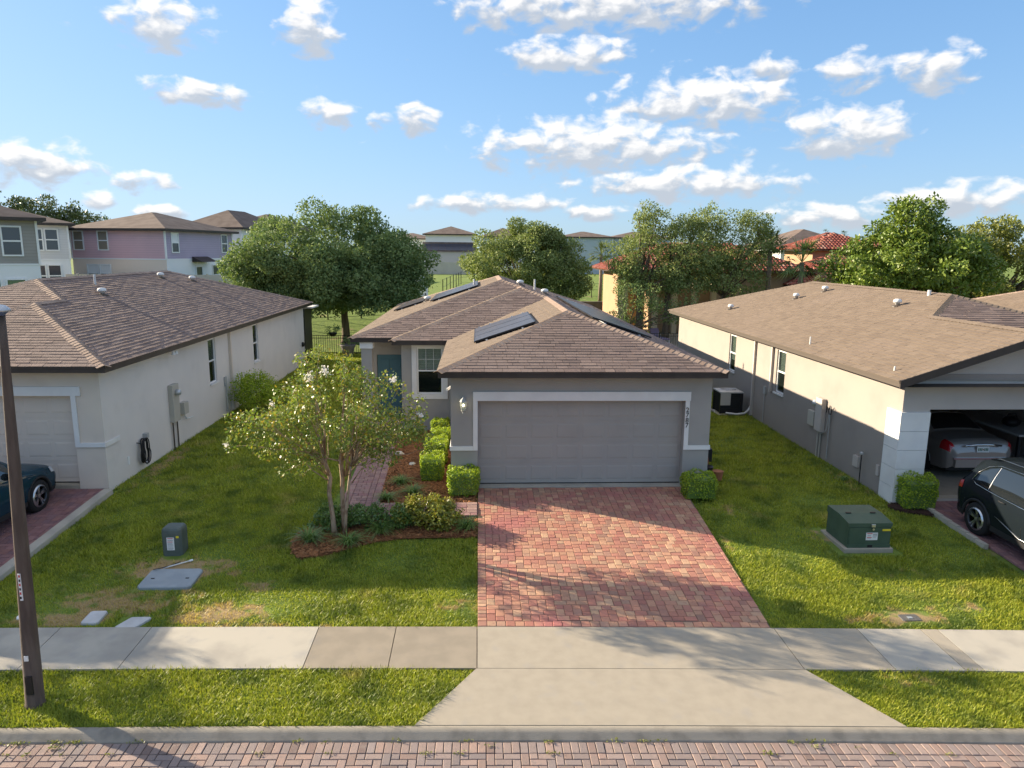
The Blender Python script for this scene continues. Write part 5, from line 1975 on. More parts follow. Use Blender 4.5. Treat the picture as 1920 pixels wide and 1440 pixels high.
st_ = on_pole(1.28, .032, .36, 'label_white', 'number_strip', .008)
for k in range(6):
    r = .112 - (1.28 + .4) * .0137
    z = 1.43 - k * .058
    MB().box(lx_(z) - .010, lx_(z) + .010, by_ - r - .010, by_ - r - .0075, z - .016, z + .016).build('number_mark', 'ink' if k % 2 else 'label_red', st_)
hd = MB().lathe([(.04, -.02), (.06, .02), (.05, .06), (.02, .075)], (tipx, by_, tipz), 12)
ho = hd.build('lamp_head', 'pole_brown', lp, smooth=True)
MB().lathe([(.13, -.02), (.125, .01), (.08, .05), (.04, .06)], (tipx - .02, by_ - .02, tipz + .03), 18).build('reflector', 'galvanised', ho, smooth=True)
MB().lathe([(.06, -.07), (.10, -.03), (.12, -.021)], (tipx - .02, by_ - .02, tipz + .03), 18).build('lens', 'lamp_blue', ho, smooth=True)
MB().tube([(tipx - .02, by_, tipz + .07), (tipx - .02, by_, tipz + .16)], [.02, .012], 8).build('photocell', 'panel_frame', ho)

# ---------------------------------------------------------------- green pedestal with warning sticker
pd = thing('utility_pedestal', (-5.72, 13.0, -.22), 'small grey-green utility pedestal with a white and red sticker on the left lawn', 'utility box')
b = MB()
w2, d2 = .185, .175
pr = [(-.36, 1.0), (.30, 1.0), (.345, .97), (.375, .90), (.39, .80)]
ring = lambda k, z: [(-5.72 + sx * w2 * k, 13.0 + sy * d2 * k, z) for sx, sy in ((-1, -.75), (-.75, -1), (.75, -1), (1, -.75), (1, .75), (.75, 1), (-.75, 1), (-1, .75))]
vs, fs = [], []
for i, (z, k) in enumerate(((-.28, .98), (.20, 1.0), (.26, .97), (.295, .88), (.31, .72))):
    vs += ring(k, z)
    if i:
        for j in range(8):
            fs.append(((i - 1) * 8 + j, (i - 1) * 8 + (j + 1) % 8, i * 8 + (j + 1) % 8, i * 8 + j))
fs.append(tuple(range(32, 40)))
b.add(vs, fs)
b.build('cabinet', 'pedestal_green', pd)
sk = MB().box(-5.80, -5.665, 12.818, 12.826, -.12, .13).build('sticker', 'label_white', pd)
for (z, h, m) in ((.115, .012, 'label_red'), (.045, .012, 'label_red'), (.085, .004, 'ink'), (.07, .004, 'ink'), (.015, .005, 'ink'), (-.005, .005, 'ink'), (-.03, .005, 'ink'), (-.055, .005, 'ink'), (-.08, .005, 'ink'), (-.10, .005, 'ink')):
    MB().box(-5.785, -5.68 - random.uniform(0, .02), 12.8155, 12.8175, z - h / 2, z + h / 2).build('print_line', m, sk)
MB().box(-5.625, -5.575, 12.818, 12.826, .12, .16).build('yellow_tag', 'label_yellow', pd)
pd.location = (pd.location[0] - .07, pd.location[1] + .2, pd.location[2] + .0)
zc = float(G(-5.4, 12.6))
cb = MB().tube([(-5.55, 12.80, zc + .02), (-5.62, 12.62, zc + .04), (-5.72, 12.5, zc + .05), (-5.85, 12.36, zc + .07)], .009, 6)
tag(cb.build('cable_end', 'fascia_tan', org=(-5.6, 12.6, zc)), 'thin brown cable curling out of the ground by the pedestal', 'cable')
pv = MB().tube([(-5.74, 12.50, zc + .03), (-5.35, 12.78, zc + .05)], .012, 8)
pvo = tag(pv.build('loose_pipe', 'pvc', org=(-5.5, 12.6, zc)), 'thin pale pipe lying on bare soil in front of the pedestal', 'pipe')
MB().tube([(-5.37, 12.765, zc + .05), (-5.32, 12.80, zc + .052)], .02, 8).build('end_cap', 'vinyl_white', pvo)


def flat_lid(name, label, poly, h, m, cat, lift=.02):
    cx, cy = np.mean(np.array(poly), 0)
    z = float(G(cx, cy))
    b = MB()
    ins = [((x - cx) * .965 + cx, (y - cy) * .965 + cy) for x, y in poly]
    n = len(poly)
    vs = [(x, y, z - .08) for x, y in poly] + [(x, y, float(G(x, y)) + lift + h - .012) for x, y in poly] + [(x, y, float(G(x, y)) + lift + h) for x, y in ins]
    fs = [tuple(range(2 * n, 3 * n))]
    for k in range(n):
        q = (k + 1) % n
        fs += [(k, q, n + q, n + k), (n + k, n + q, 2 * n + q, 2 * n + k)]
    b.add(vs, fs)
    return tag(b.build(name, m, org=(cx, cy, z)), label, cat)


c8 = lambda x0, x1, y0, y1, c, sk=0.0: [(x0 + c, y0), (x1 - c, y0), (x1, y0 + c), (x1 + sk, y1 - c), (x1 + sk - c, y1), (x0 + sk + c, y1), (x0 + sk, y1 - c), (x0, y0 + c)]
lid = flat_lid('vault_lid', 'large blue-grey vault lid lying in the worn lawn before the pedestal', c8(-5.91, -4.99, 11.80, 12.46, .06), .03, 'lid_blue_grey', 'utility lid')
for (x, y) in ((-5.75, 12.1), (-5.15, 12.1)):
    MB().box(x - .03, x + .03, y - .012, y + .012, float(G(x, y)) + .048, float(G(x, y)) + .056).build('lift_slot', 'ink', lid)
flat_lid('meter_lid', 'pale square meter lid in the worn grass close to the lamp post', c8(-6.29, -6.02, 10.73, 11.09, .03), .02, 'lid_pale', 'utility lid')
flat_lid('meter_lid', 'pale meter lid half grown over at the edge of the pavement', c8(-5.70, -5.36, 10.60, 10.90, .03, .12), .012, 'lid_pale', 'utility lid')
flat_lid('valve_cover', 'small round white cover in the grass at the left picture edge', [(-7.28 + .11 * math.cos(a), 10.96 + .09 * math.sin(a)) for a in np.linspace(0, math.tau, 13)[:-1]], .02, 'label_white', 'utility lid')
ml = flat_lid('meter_lid', 'dark rectangular water meter lid in the right lawn', c8(6.93, 7.25, 10.43, 10.62, .02), -.005, 'lid_dark', 'utility lid')
MB().box(7.05, 7.13, 10.49, 10.55, float(G(7.1, 10.5)) + .016, float(G(7.1, 10.5)) + .02).build('reader_cap', 'lid_blue_grey', ml)
flat_lid('valve_cover', 'small dark valve cover sunk in the right lawn', [(7.83 + .06 * math.cos(a), 10.52 + .06 * math.sin(a)) for a in np.linspace(0, math.tau, 11)[:-1]], -.01, 'lid_dark', 'utility lid')

# ---------------------------------------------------------------- pad transformer
tf = thing('transformer', (7.68, 13.3, -.22), 'big dark green pad-mounted transformer box on the right lawn', 'transformer')
X0, X1, Y0, Y1 = 7.24, 8.10, 12.88, 13.74
MB().cbox(X0 - .07, X1 + .05, Y0 - .04, Y1 + .10, -.36, -.16, .012).build('concrete_pad', 'concrete', tf)
MB().box(X0, X1, Y0 + .02, Y1, -.159, .30).build('tank', 'utility_green', tf)
hood = MB()
hood.add([(X0 - .012, Y0, .27), (X1 + .012, Y0, .27), (X1 + .012, Y1 + .01, .27), (X0 - .012, Y1 + .01, .27), (X0 - .012, Y0, .345), (X1 + .012, Y0, .345), (X1 + .012, Y0 + .40, .405), (X0 - .012, Y0 + .40, .405), (X1 + .012, Y1 + .01, .405), (X0 - .012, Y1 + .01, .405)],
         [(0, 1, 5, 4), (4, 5, 6, 7), (7, 6, 8, 9), (1, 2, 8, 6, 5), (3, 0, 4, 7, 9), (2, 3, 9, 8), (3, 2, 1, 0)])
hd = hood.build('hood', 'utility_green', tf)
for x in (7.42, 7.92):
    MB().box(x - .05, x + .05, Y0 + .385, Y0 + .42, .402, .425).build('hinge', 'panel_frame', hd)
MB().box(X0 + .02, X1 - .02, Y0 + .006, Y0 + .019, -.15, .26).build('front_door', 'utility_green', tf)
MB().box(X0, X1, Y0 - .004, Y0 + .018, -.159, -.09).build('sill_plate', 'utility_green', tf)
tl = MB().box(7.60, 7.83, Y0 - .006, Y0 + .0055, .0, .15).build('sticker', 'label_white', tf)
for (x0, x1, z, h, m) in ((7.615, 7.72, .135, .016, 'label_red'), (7.615, 7.71, .055, .014, 'label_red'), (7.73, 7.82, .13, .005, 'ink'), (7.73, 7.815, .115, .005, 'ink'), (7.73, 7.82, .10, .005, 'ink'), (7.73, 7.81, .08, .005, 'ink'), (7.62, 7.70, .10, .004, 'ink'), (7.62, 7.69, .085, .004, 'ink'), (7.62, 7.7, .03, .004, 'ink'), (7.73, 7.80, .05, .005, 'ink')):
    MB().box(x0, x1, Y0 - .0085, Y0 - .0065, z - h / 2, z + h / 2).build('print_line', m, tl)
MB().box(7.92, 8.08, Y0 - .006, Y0 + .0055, .185, .222).build('yellow_tag', 'label_yellow', tf)
lk = MB().box(7.68, 7.76, Y0 - .03, Y0 - .001, .27, .33).build('lock_hasp', 'steel', tf, bevel=.006)
MB().lathe([(.022, 0), (.022, .012), (.001, .014)], (7.72, Y0 - .035, .23), 10, 'y').build('padlock', 'steel', lk)
MB().box(7.64, 7.74, Y0 - .01, Y0 - .004, -.15, -.10).build('pentabolt_pocket', 'ink', tf)

# ---------------------------------------------------------------- air-conditioning unit
ac = thing('air_conditioner', (8.83, 24.35, -.06), 'square outdoor air-conditioning unit beside the greige side wall', 'air conditioner')
A0, A1, B0, B1 = 8.42, 9.22, 23.95, 24.75
MB().cbox(A0 - .08, A1 + .08, B0 - .08, B1 + .08, -.12, .0, .01).build('pad', 'concrete', ac)
MB().box(A0 + .06, A1 - .06, B0 + .06, B1 - .06, .0, .74).build('coil_core', 'fan_dark', ac)
for (sx, sy) in ((A0, B0), (A1 - .07, B0), (A0, B1 - .07), (A1 - .07, B1 - .07)):
    MB().box(sx, sx + .07, sy, sy + .07, .005, .76).build('corner_post', 'panel_frame', ac)
for k in range(10):
    z = .08 + k * .068
    lv = MB()
    lv.box(A0 + .07, A1 - .07, B0 + .008, B0 + .025, z, z + .026)
    lv.box(A0 + .008, A0 + .025, B0 + .07, B1 - .07, z, z + .026)
    lv.build('louvre', 'fan_dark', ac)
MB().box(A0 + .005, A0 + .36, B0 - .004, B0 + .02, .30, .75).build('service_panel', 'box_grey', ac)
tp = MB()
nn = 24
vs, fs = [], []
sq = []
for k in range(nn):
    a = k * math.tau / nn
    c, s_ = math.cos(a), math.sin(a)
    m_ = max(abs(c), abs(s_))
    vs.append((8.82 + .41 * c / m_, 24.35 + .41 * s_ / m_, .765))
    vs.append((8.82 + .28 * c, 24.35 + .28 * s_, .80))
    vs.append((8.82 + .41 * c / m_, 24.35 + .41 * s_ / m_, .725))
for k in range(nn):
    q = (k + 1) % nn
    fs += [(3 * k, 3 * q, 3 * q + 1, 3 * k + 1), (3 * k + 2, 3 * q + 2, 3 * q, 3 * k)]
tp.add(vs, fs)
tpo = tp.build('top_cover', 'ac_metal', ac)
gg = MB()
for r in (.08, .14, .20, .26):
    gg.tube([(8.82 + r * math.cos(a), 24.35 + r * math.sin(a), .80) for a in np.linspace(0, math.tau, 20)], .005, 4, cap=False)
for k in range(12):
    a = k * math.tau / 12
    gg.tube([(8.82, 24.35, .803), (8.82 + .28 * math.cos(a), 24.35 + .28 * math.sin(a), .80)], .004, 4, cap=False)
gg.build('fan_guard', 'galvanised', tpo)
fb_ = MB()
for k in range(4):
    a = k * math.tau / 4
    p = lambda r, da, z: (8.82 + r * math.cos(a + da), 24.35 + r * math.sin(a + da), z)
    fb_.quad(p(.05, -.3, .72), p(.25, -.28, .70), p(.25, .28, .745), p(.05, .3, .73))
fb_.build('fan_blade', 'fan_dark', ac)
MB().tube([(8.6, 23.86, .05), (8.95, 23.78, .02), (9.25, 23.80, .05), (9.40, 23.86, .16), (9.47, 23.88, .28)], .035, 8).build('line_set', 'pvc', ac, smooth=True)
MB().tube([(8.40, 24.5, .02), (8.34, 24.2, -.02), (8.5, 23.9, -.01)], .012, 6).build('drain_hose', 'pvc', ac)

# ---------------------------------------------------------------- hose on the cream wall
hs = thing('garden_hose', (-8.47, 18.05, .1), 'coiled black garden hose hanging on the cream side wall', 'garden hose')
MB().box(-8.549, -8.44, 18.12, 18.24, .72, .84).build('hanger', 'box_grey', hs)
for k in range(7):
    cy = 18.0 + random.uniform(-.07, .09)
    ry, rz_ = .19 + random.uniform(-.06, .05), .31 + random.uniform(-.05, .03)
    xo = -8.50 + k * .017
    pts = [(xo + .01 * math.sin(a * 3), cy + ry * math.sin(a) * (1.0 if math.cos(a) < 0 else .75), .44 + rz_ * math.cos(a)) for a in np.linspace(0, math.tau, 22)]
    MB().tube(pts, .015, 6, cap=False).build('hose_loop', 'rubber_black', hs, smooth=True)
MB().tube([(-8.45, 17.85, .62), (-8.42, 17.70, .70), (-8.46, 17.60, .74)], .014, 6).build('hose_end', 'rubber_black', hs)
MB().lathe([(.014, 0), (.022, .03), (.022, .07), (.012, .09)], (-8.42, 17.95, .08), 8).build('nozzle', 'steel', hs)

# ---------------------------------------------------------------- small yard things
def rock(x, y, r, label):
    z = float(G(x, y)) + .03
    b = MB()
    n, m_ = 9, 6
    rr = random.Random(int(x * 100))
    prof = []
    vs, fs = [], []
    for i in range(m_ + 1):
        for k in range(n):
            a = math.tau * k / n
            f_ = r * rr.uniform(.82, 1.15)
            vs.append((x + f_ * 1.2 * math.sin(math.pi * i / m_) * math.cos(a), y + f_ * math.sin(math.pi * i / m_) * math.sin(a), z + r * .35 - f_ * .75 * math.cos(math.pi * i / m_)))
    for i in range(m_):
        for k in range(n):
            fs.append((i * n + k, i * n + (k + 1) % n, (i + 1) * n + (k + 1) % n, (i + 1) * n + k))
    b.add(vs, fs)
    tag(b.build('rock', 'stone_white', org=(x, y, z)), label, 'rock')


rock(-2.16, 19.1, .11, 'white rock beside the upper edge of the mauve path')
rock(-1.72, 18.15, .08, 'small white rock in the mulch near the garage-side shrubs')
gw = thing('path_light', (9.38, 16.45, -.07), 'thin black stake light against the greige side wall', 'garden light')
MB().tube([(9.38, 16.45, -.1), (9.38, 16.45, .70)], .014, 8).build('stake', 'black_metal', gw)
MB().lathe([(.02, 0), (.045, .02), (.045, .06), (.02, .075)], (9.38, 16.45, .69), 10).build('lamp_head', 'galvanised', gw)
# clutter at the right side of the grey garage: stacked pots and a folded hose cart
pt_ = thing('garden_pots', (5.85, 17.2, -.06), 'dark pots and tools leaning at the right side of the grey garage', 'garden pots')
MB().lathe([(.13, 0), (.17, .28), (.18, .30), (.16, .30)], (5.72, 17.0, -.05), 14).build('black_pot', 'rubber_black', pt_)
MB().lathe([(.10, 0), (.13, .20), (.14, .22), (.12, .22)], (5.98, 16.85, -.05), 14).build('clay_pot', 'terracotta', pt_)
MB().box(5.56, 5.95, 17.25, 17.5, .28, .62).build('storage_bin', 'rubber_black', pt_, bevel=.02)
for k in range(3):
    MB().tube([(5.62 + k * .12, 17.1, -.03), (5.58 + k * .1, 17.24, .68)], .014, 6).build('tool_handle', 'terracotta', pt_)

# back yard fence between the houses, planter urn and plants
def picket_fence(label, pts, h, step=.115, group=None):
    root = thing('metal_fence', (pts[0][0], pts[0][1], float(G(*pts[0]))), label, 'fence', group)
    rails = MB()
    for (p, q) in zip(pts[:-1], pts[1:]):
        L = math.dist(p, q)
        n = max(1, int(L / step))
        for k in range(n + 1):
            t = k / n
            x, y = p[0] + (q[0] - p[0]) * t, p[1] + (q[1] - p[1]) * t
            z = float(G(x, y))
            if k % 16 == 0:
                MB().box(x - .03, x + .03, y - .03, y + .03, z - .1, z + h + .05).build('post', 'fence_black', root)
            else:
                MB().box(x - .009, x + .009, y - .009, y + .009, z + .06, z + h).build('picket', 'fence_black', root)
        m_ = max(2, int(L / 2))
        for k in range(m_):
            a, b = k / m_, (k + 1) / m_
            A = (p[0] + (q[0] - p[0]) * a, p[1] + (q[1] - p[1]) * a)
            B = (p[0] + (q[0] - p[0]) * b, p[1] + (q[1] - p[1]) * b)
            za, zb = float(G(*A)), float(G(*B))
            for hh in (.12, h - .16, h - .02):
                rails.tube([(A[0], A[1], za + hh), (B[0], B[1], zb + hh)], .016, 4)
    rails.build('rails', 'fence_black', root)
    return root


picket_fence('black picket fence across the gap behind the left side yard', [(-9.0, 38.6), (-3.4, 38.6)], 1.05)
ur = thing('planter_urn', (-6.85, 37.8, -.06), 'grey planter urn with a small shrub before the black picket fence', 'planter')
MB().lathe([(.22, 0), (.20, .06), (.26, .12), (.34, .45), (.40, .58), (.42, .64), (.36, .64), (.3, .55)], (-6.85, 37.8, -.05), 16).build('urn', 'pot_grey', ur, smooth=True)
q = clumps_in(12, ((-6.85, 37.8, .75), (.32, .32, .3)), .1, .2, .3)
pts, outs = crown_leaves(q, 900, .9)
link('foliage', leaf_mesh('foliage', pts - np.array(ORG[ur.name]), .09, 'leaf_oak', out=outs), ur)
hb = thing('hanging_basket', (-7.75, 38.45, .95), 'dark plant in a basket hooked on the black picket fence', 'plant')
MB().lathe([(.12, 0), (.22, .12), (.24, .2), (.2, .2)], (-7.75, 38.45, .95), 12).build('basket', 'rubber_black', hb)
q = clumps_in(12, ((-7.75, 38.45, 1.3), (.28, .28, .32)), .1, .18, .3)
pts, outs = crown_leaves(q, 900, .9)
link('foliage', leaf_mesh('foliage', pts - np.array(ORG[hb.name]), .09, 'leaf_dark', out=outs), hb)

# ================================================================ cars
mat('paint_graphite', (0.010, 0.014, 0.018), rough=.6, spec=0.0, metal=0.0, coat=.5)
mat('paint_teal', (0.008, 0.036, 0.056), rough=.6, spec=0.0, metal=0.0, coat=.55)
mat('paint_bronze', (0.32, 0.28, 0.25), rough=.35, spec=.5, metal=.3, coat=1.0)
mat('cladding', (0.022, 0.022, 0.024), rough=.65)
mat('tyre', (0.018, 0.018, 0.019), rough=.85)
mat('alloy', (0.55, 0.56, 0.58), rough=.28, metal=.9)
mat('chrome', (0.75, 0.76, 0.78), rough=.12, metal=1.0)
mat('lamp_red', (0.50, 0.012, 0.018), rough=.12, spec=.6, coat=.8)
mat('lamp_clear', (0.55, 0.57, 0.60), rough=.1, spec=.6, coat=.8)
mat('plate', (0.72, 0.72, 0.68), rough=.5)
mat('plate_mark', (0.05, 0.16, 0.10), rough=.6)
mat('car_glass', (0.012, 0.015, 0.017), rough=.03, spec=.8, coat=.5)
mat('seat_cloth', (0.18, 0.17, 0.15), rough=.9)


class CarBody:
    """car body as one surface: stations along the length, each a contour sill > flank > belt > roof edge > centre line"""

    def __init__(s, tab, wheels, wr):
        s.t = np.array(tab, float)
        s.wheels, s.wr = wheels, wr

    def st(s, x):
        return [np.interp(x, s.t[:, 0], s.t[:, k]) for k in range(1, s.t.shape[1])]

    def sill(s, x):
        zs = s.st(x)[0]
        for wx in s.wheels:
            d = abs(x - wx)
            R = s.wr + .055
            if d < R:
                zs = max(zs, s.wr + math.sqrt(R * R - d * d))
        return zs

    def P(s, x, t, side=1, off=0.0):
        """t 0..4: 0 sill, 1 flank, 2 belt, 3 roof edge, 4 centre"""
        _, zm, wm, zb, wb, zr, wrf, zc = s.st(x)
        zs = s.sill(x)
        ws = wm - .035
        zm_ = max(zm, zs + .02)
        pts = [(ws, zs), (wm, zm_), (wb, zb), (wrf, zr), (0.0, zc)]
        k = min(int(t), 3)
        f = t - k
        p0, p1 = pts[k], pts[k + 1]
        y = p0[0] + (p1[0] - p0[0]) * f
        z = p0[1] + (p1[1] - p0[1]) * f
        bulge = math.sin(math.pi * f)
        if k == 3:
            z += bulge * .010
        elif k == 1:
            y += bulge * .018
        elif k == 2:
            y += bulge * .022
        ny, nz = (p1[1] - p0[1]), -(p1[0] - p0[0])
        L = math.hypot(ny, nz) + 1e-9
        y += ny / L * off
        z += nz / L * off
        return (x, side * y, z)

    def grid(s, xs, ts, side=1, off=0.0):
        mb = MB()
        n, m_ = len(xs), len(ts)
        mb.v = [s.P(x, t, side, off) for x in xs for t in ts]
        for i in range(n - 1):
            for j in range(m_ - 1):
                f_ = (i * m_ + j, i * m_ + j + 1, (i + 1) * m_ + j + 1, (i + 1) * m_ + j)
                mb.f.append(f_ if side > 0 else f_[::-1])
        return mb

    def strip(s, path, w, side=1, off=.008):
        """thin raised strip along (x, t) points"""
        mb = MB()
        pts = [s.P(x, t, side, off) for x, t in path]
        mb.tube(pts, w, 6)
        return mb


def wheel(parent, x, y, r, w, side, spokes=5, name='wheel'):
    ty = MB().lathe([(r * .66, -w / 2), (r * .94, -w / 2), (r, -w * .32), (r, w * .32), (r * .94, w / 2), (r * .66, w / 2)], (x, y, r), 28, 'y', False)
    o = ty.build(name, 'tyre', parent, smooth=True)
    ys = y + side * w * .36
    rm = MB().lathe([(r * .60, -.05), (r * .70, -.03), (r * .70, .02), (r * .64, .02), (r * .62, -.02)], (x, ys, r), 28, 'y', False)
    rm.build('rim', 'alloy', o, smooth=True)
    MB().lathe([(.001, 0.0), (r * .67, 0.0)], (x, ys - side * .075, r), 24, 'y').build('rim_back', 'tyre', o)
    sp = MB()
    for k in range(spokes):
        a = k * math.tau / spokes + .3
        for da in (-.16, .16):
            i0, i1 = (r * .12, a), (r * .66, a + da)
            p0 = (x + i0[0] * math.cos(i0[1]), r + i0[0] * math.sin(i0[1]))
            p1 = (x + i1[0] * math.cos(i1[1]), r + i1[0] * math.sin(i1[1]))
            nx, nz = -math.sin(a + da), math.cos(a + da)
            h = r * .045
            q = [(p0[0] - nx * h, p0[1] - nz * h), (p0[0] + nx * h, p0[1] + nz * h), (p1[0] + nx * h, p1[1] + nz * h), (p1[0] - nx * h, p1[1] - nz * h)]
            sp.extr([(a_, ys + side * .012, b_) for a_, b_ in q], (0, -side * .04, 0))
    sp.build('spokes', 'alloy', o)
    MB().lathe([(.001, .02 * side), (r * .13, .016 * side), (r * .14, -.02 * side)], (x, ys, r), 14, 'y').build('hub_cap', 'alloy', o)
    return o


def make_car(root, tab, wheels, wr, paint, glass_rows, lamps, tyre_w=.22, width=.9, cladding=True, rails=None, chrome=None, front_glass=None, rear_glass=None):
    C_ = CarBody(tab, wheels, wr)
    x0, x1 = tab[0][0], tab[-1][0]
    xs = sorted(set(np.round(np.concatenate((np.linspace(x0, x1, 70), np.array([t[0] for t in tab])) + tuple(np.linspace(w_ - wr - .06, w_ + wr + .06, 22) for w_ in wheels)), 4)))
    ts = [0, .12, .3, .5, .75, 1, 1.2, 1.4, 1.6, 1.8, 2, 2.25, 2.5, 2.75, 3, 3.12, 3.3, 3.5, 3.75, 4]
    body = MB()
    for side in (1, -1):
        g = C_.grid(xs, ts, side)
        body.add(g.v, g.f)
        for xe, flip in ((x0, 1), (x1, -1)):
            cap = [C_.P(xe, t, side) for t in ts] + [(xe, 0, C_.P(xe, 0, side)[2])]
            body.add(cap, [tuple(range(len(cap)))])
    bo = body.build('body', paint, None)
    bo.parent = root
    bo.location = (0, 0, 0)
    for p in bo.data.polygons:
        p.use_smooth = len(p.vertices) == 4

    def put(mb, name, m, parent=None, smooth=True):
        o = mb.build(name, m, None, smooth=smooth)
        o.parent = parent or root
        o.location = (0, 0, 0)
        return o
    for side in (1, -1):
        for (a, b, t0a, t1a, t0b, t1b) in glass_rows:
            mb = MB()
            n = 8
            for i in range(n + 1):
                x = a + (b - a) * i / n
                ta, tb_ = t0a + (t0b - t0a) * i / n, t1a + (t1b - t1a) * i / n
                for j in range(5):
                    mb.v.append(C_.P(x, ta + (tb_ - ta) * j / 4, side, .006))
            for i in range(n):
                for j in range(4):
                    f_ = (i * 5 + j, i * 5 + j + 1, (i + 1) * 5 + j + 1, (i + 1) * 5 + j)
                    mb.f.append(f_ if side > 0 else f_[::-1])
            put(mb, 'side_window', 'car_glass')
        if cladding:
            put(C_.grid(xs, [0, .1, .22, .34], side, .007), 'sill_cladding', 'cladding')
        for w_ in wheels:
            ar = [w_ + (wr + .05) * math.cos(a) for a in np.linspace(math.pi, 0, 17)]
            z_ = [wr + (wr + .05) * math.sin(a) for a in np.linspace(math.pi, 0, 17)]
            wv = float(np.interp(w_, C_.t[:, 0], C_.t[:, 3]))
            am = MB().tube([(x, side * (wv - .02), max(z, .2)) for x, z in zip(ar, z_)], .035 if cladding else .015, 6)
            put(am, 'wheel_arch', 'cladding' if cladding else paint)
        for (nm, m, a, b, t0, t1, off) in lamps:
            put(C_.grid(list(np.linspace(a, b, 8)), list(np.linspace(t0, t1, 6)), side, off), nm, m)
        if rails:
            a, b = rails
            xs_ = np.linspace(a, b, 9)
            mb = MB().tube([(C_.P(x, 3.15, side)[0], C_.P(x, 3.15, side)[1], C_.P(x, 3.15, side)[2] + (.05 if 0 < i < 8 else .005)) for i, x in enumerate(xs_)], .016, 6)
            put(mb, 'roof_rail', 'chrome')
        if chrome:
            for path in chrome:
                put(C_.strip(path, .011, side, .010), 'chrome_strip', 'chrome')
    for nm, gl in (('windscreen', front_glass), ('rear_window', rear_glass)):
        if gl:
            a, b, t0 = gl
            g1 = C_.grid(list(np.linspace(a, b, 8)), [t0, 3.3, 3.5, 3.75, 4], 1, .006)
            g2 = C_.grid(list(np.linspace(a, b, 8)), [t0, 3.3, 3.5, 3.75, 4], -1, .006)
            g1.add(g2.v, g2.f)
            put(g1, nm, 'car_glass')
    for w_ in wheels:
        wv = float(np.interp(w_, C_.t[:, 0], C_.t[:, 3]))
        for side in (1, -1):
            og = ORG[root.name]
            ORG[root.name] = (0, 0, 0)
            wheel(root, w_, side * (wv - tyre_w / 2 - .01), wr, tyre_w, side)
            ORG[root.name] = og
    ub = MB().box(x0 + .25, x1 - .25, -width + .22, width - .22, .20, .62)
    put(ub, 'underbody', 'cladding', smooth=False)
    return C_, put


# columns: x, sill z, flank z, flank half-width, belt z, belt half-width, roof-edge z, roof-edge half-width, centre z
SUV = [
    (0.00, .46, .62, .66, .74, .66, .76, .60, .77), (0.03, .36, .62, .76, .80, .74, .83, .66, .84), (0.08, .32, .62, .82, .90, .80, .94, .70, .96), (0.16, .30, .62, .86, .97, .84, 1.06, .70, 1.08),
    (0.26, .29, .62, .89, 1.00, .86, 1.24, .66, 1.27), (0.38, .28, .62, .905, 1.01, .865, 1.44, .61, 1.48), (0.50, .28, .62, .91, 1.01, .87, 1.51, .60, 1.56), (0.80, .27, .62, .915, 1.00, .875, 1.545, .60, 1.595),
    (1.60, .25, .60, .915, .97, .88, 1.565, .60, 1.61), (2.20, .25, .60, .915, .95, .88, 1.545, .59, 1.59), (2.55, .25, .60, .915, .94, .88, 1.48, .58, 1.53), (2.90, .26, .60, .915, .935, .88, 1.28, .62, 1.33),
    (3.25, .27, .60, .915, .93, .87, 1.03, .70, 1.09), (3.35, .27, .60, .915, .925, .865, .98, .74, 1.03), (3.80, .28, .60, .90, .88, .84, .93, .70, .97), (4.15, .30, .58, .86, .80, .79, .85, .64, .88),
    (4.33, .32, .55, .78, .70, .72, .74, .56, .76), (4.40, .36, .52, .70, .62, .66, .64, .50, .65)]
GR = [(.62, .98, 2.14, 2.62, 2.08, 2.86), (1.02, 1.98, 2.08, 2.88, 2.08, 2.88), (2.03, 2.80, 2.08, 2.88, 2.08, 2.80)]


def place_car(name, loc, rz, label):
    o = thing(name, loc, label, 'car', None, rz)
    return o


# dark SUV on the right-hand drive, its tail to the garage
cz = zq(10.4, 13.0)
car = place_car('parked_car', (11.12, 14.28, cz), -math.pi / 2, 'dark graphite parked car with red tail lamp outside the open garage')
C_, put = make_car(car, SUV, (.80, 3.50), .345, 'paint_graphite', GR, [('tail_lamp', 'lamp_red', .055, .30, 1.62, 2.02, .012)], rails=(.55, 2.35),
                   chrome=[[(.50, 2.18), (.56, 2.5), (.72, 2.78), (.98, 2.93), (1.5, 2.94), (2.2, 2.94), (2.72, 2.86), (2.86, 2.6)], [(.50, 2.18), (.66, 2.06), (1.2, 2.03), (2.0, 2.03), (2.7, 2.04), (3.0, 2.05)]],
                   front_glass=(2.62, 3.22, 3.08), rear_glass=(.20, .42, 3.08))
put(C_.strip([(.9, .42), (2.0, .42), (3.1, .42)], .012, -1, .012), 'sill_trim', 'alloy')
put(C_.strip([(.9, .42), (2.0, .42), (3.1, .42)], .012, 1, .012), 'sill_trim', 'alloy')
for side in (1, -1):
    for a, b in ((1.98, 2.04), (1.0, 1.015)):
        put(C_.grid([a, (a + b) / 2, b], [2.08, 2.4, 2.6, 2.88], side, .008), 'pillar', 'alloy' if a < 1.5 else 'cladding')
    for x in (1.45, 2.35):
        put(MB().tube([C_.P(x - .09, 1.86, side, .012), C_.P(x, 1.87, side, .03), C_.P(x + .09, 1.88, side, .012)], .012, 6), 'door_handle', 'cladding')
    for xx in (1.02, 2.02, 3.02):
        put(C_.strip([(xx, .4), (xx, 1.0), (xx, 1.98)], .003, side, .0015), 'door_gap', 'cladding')

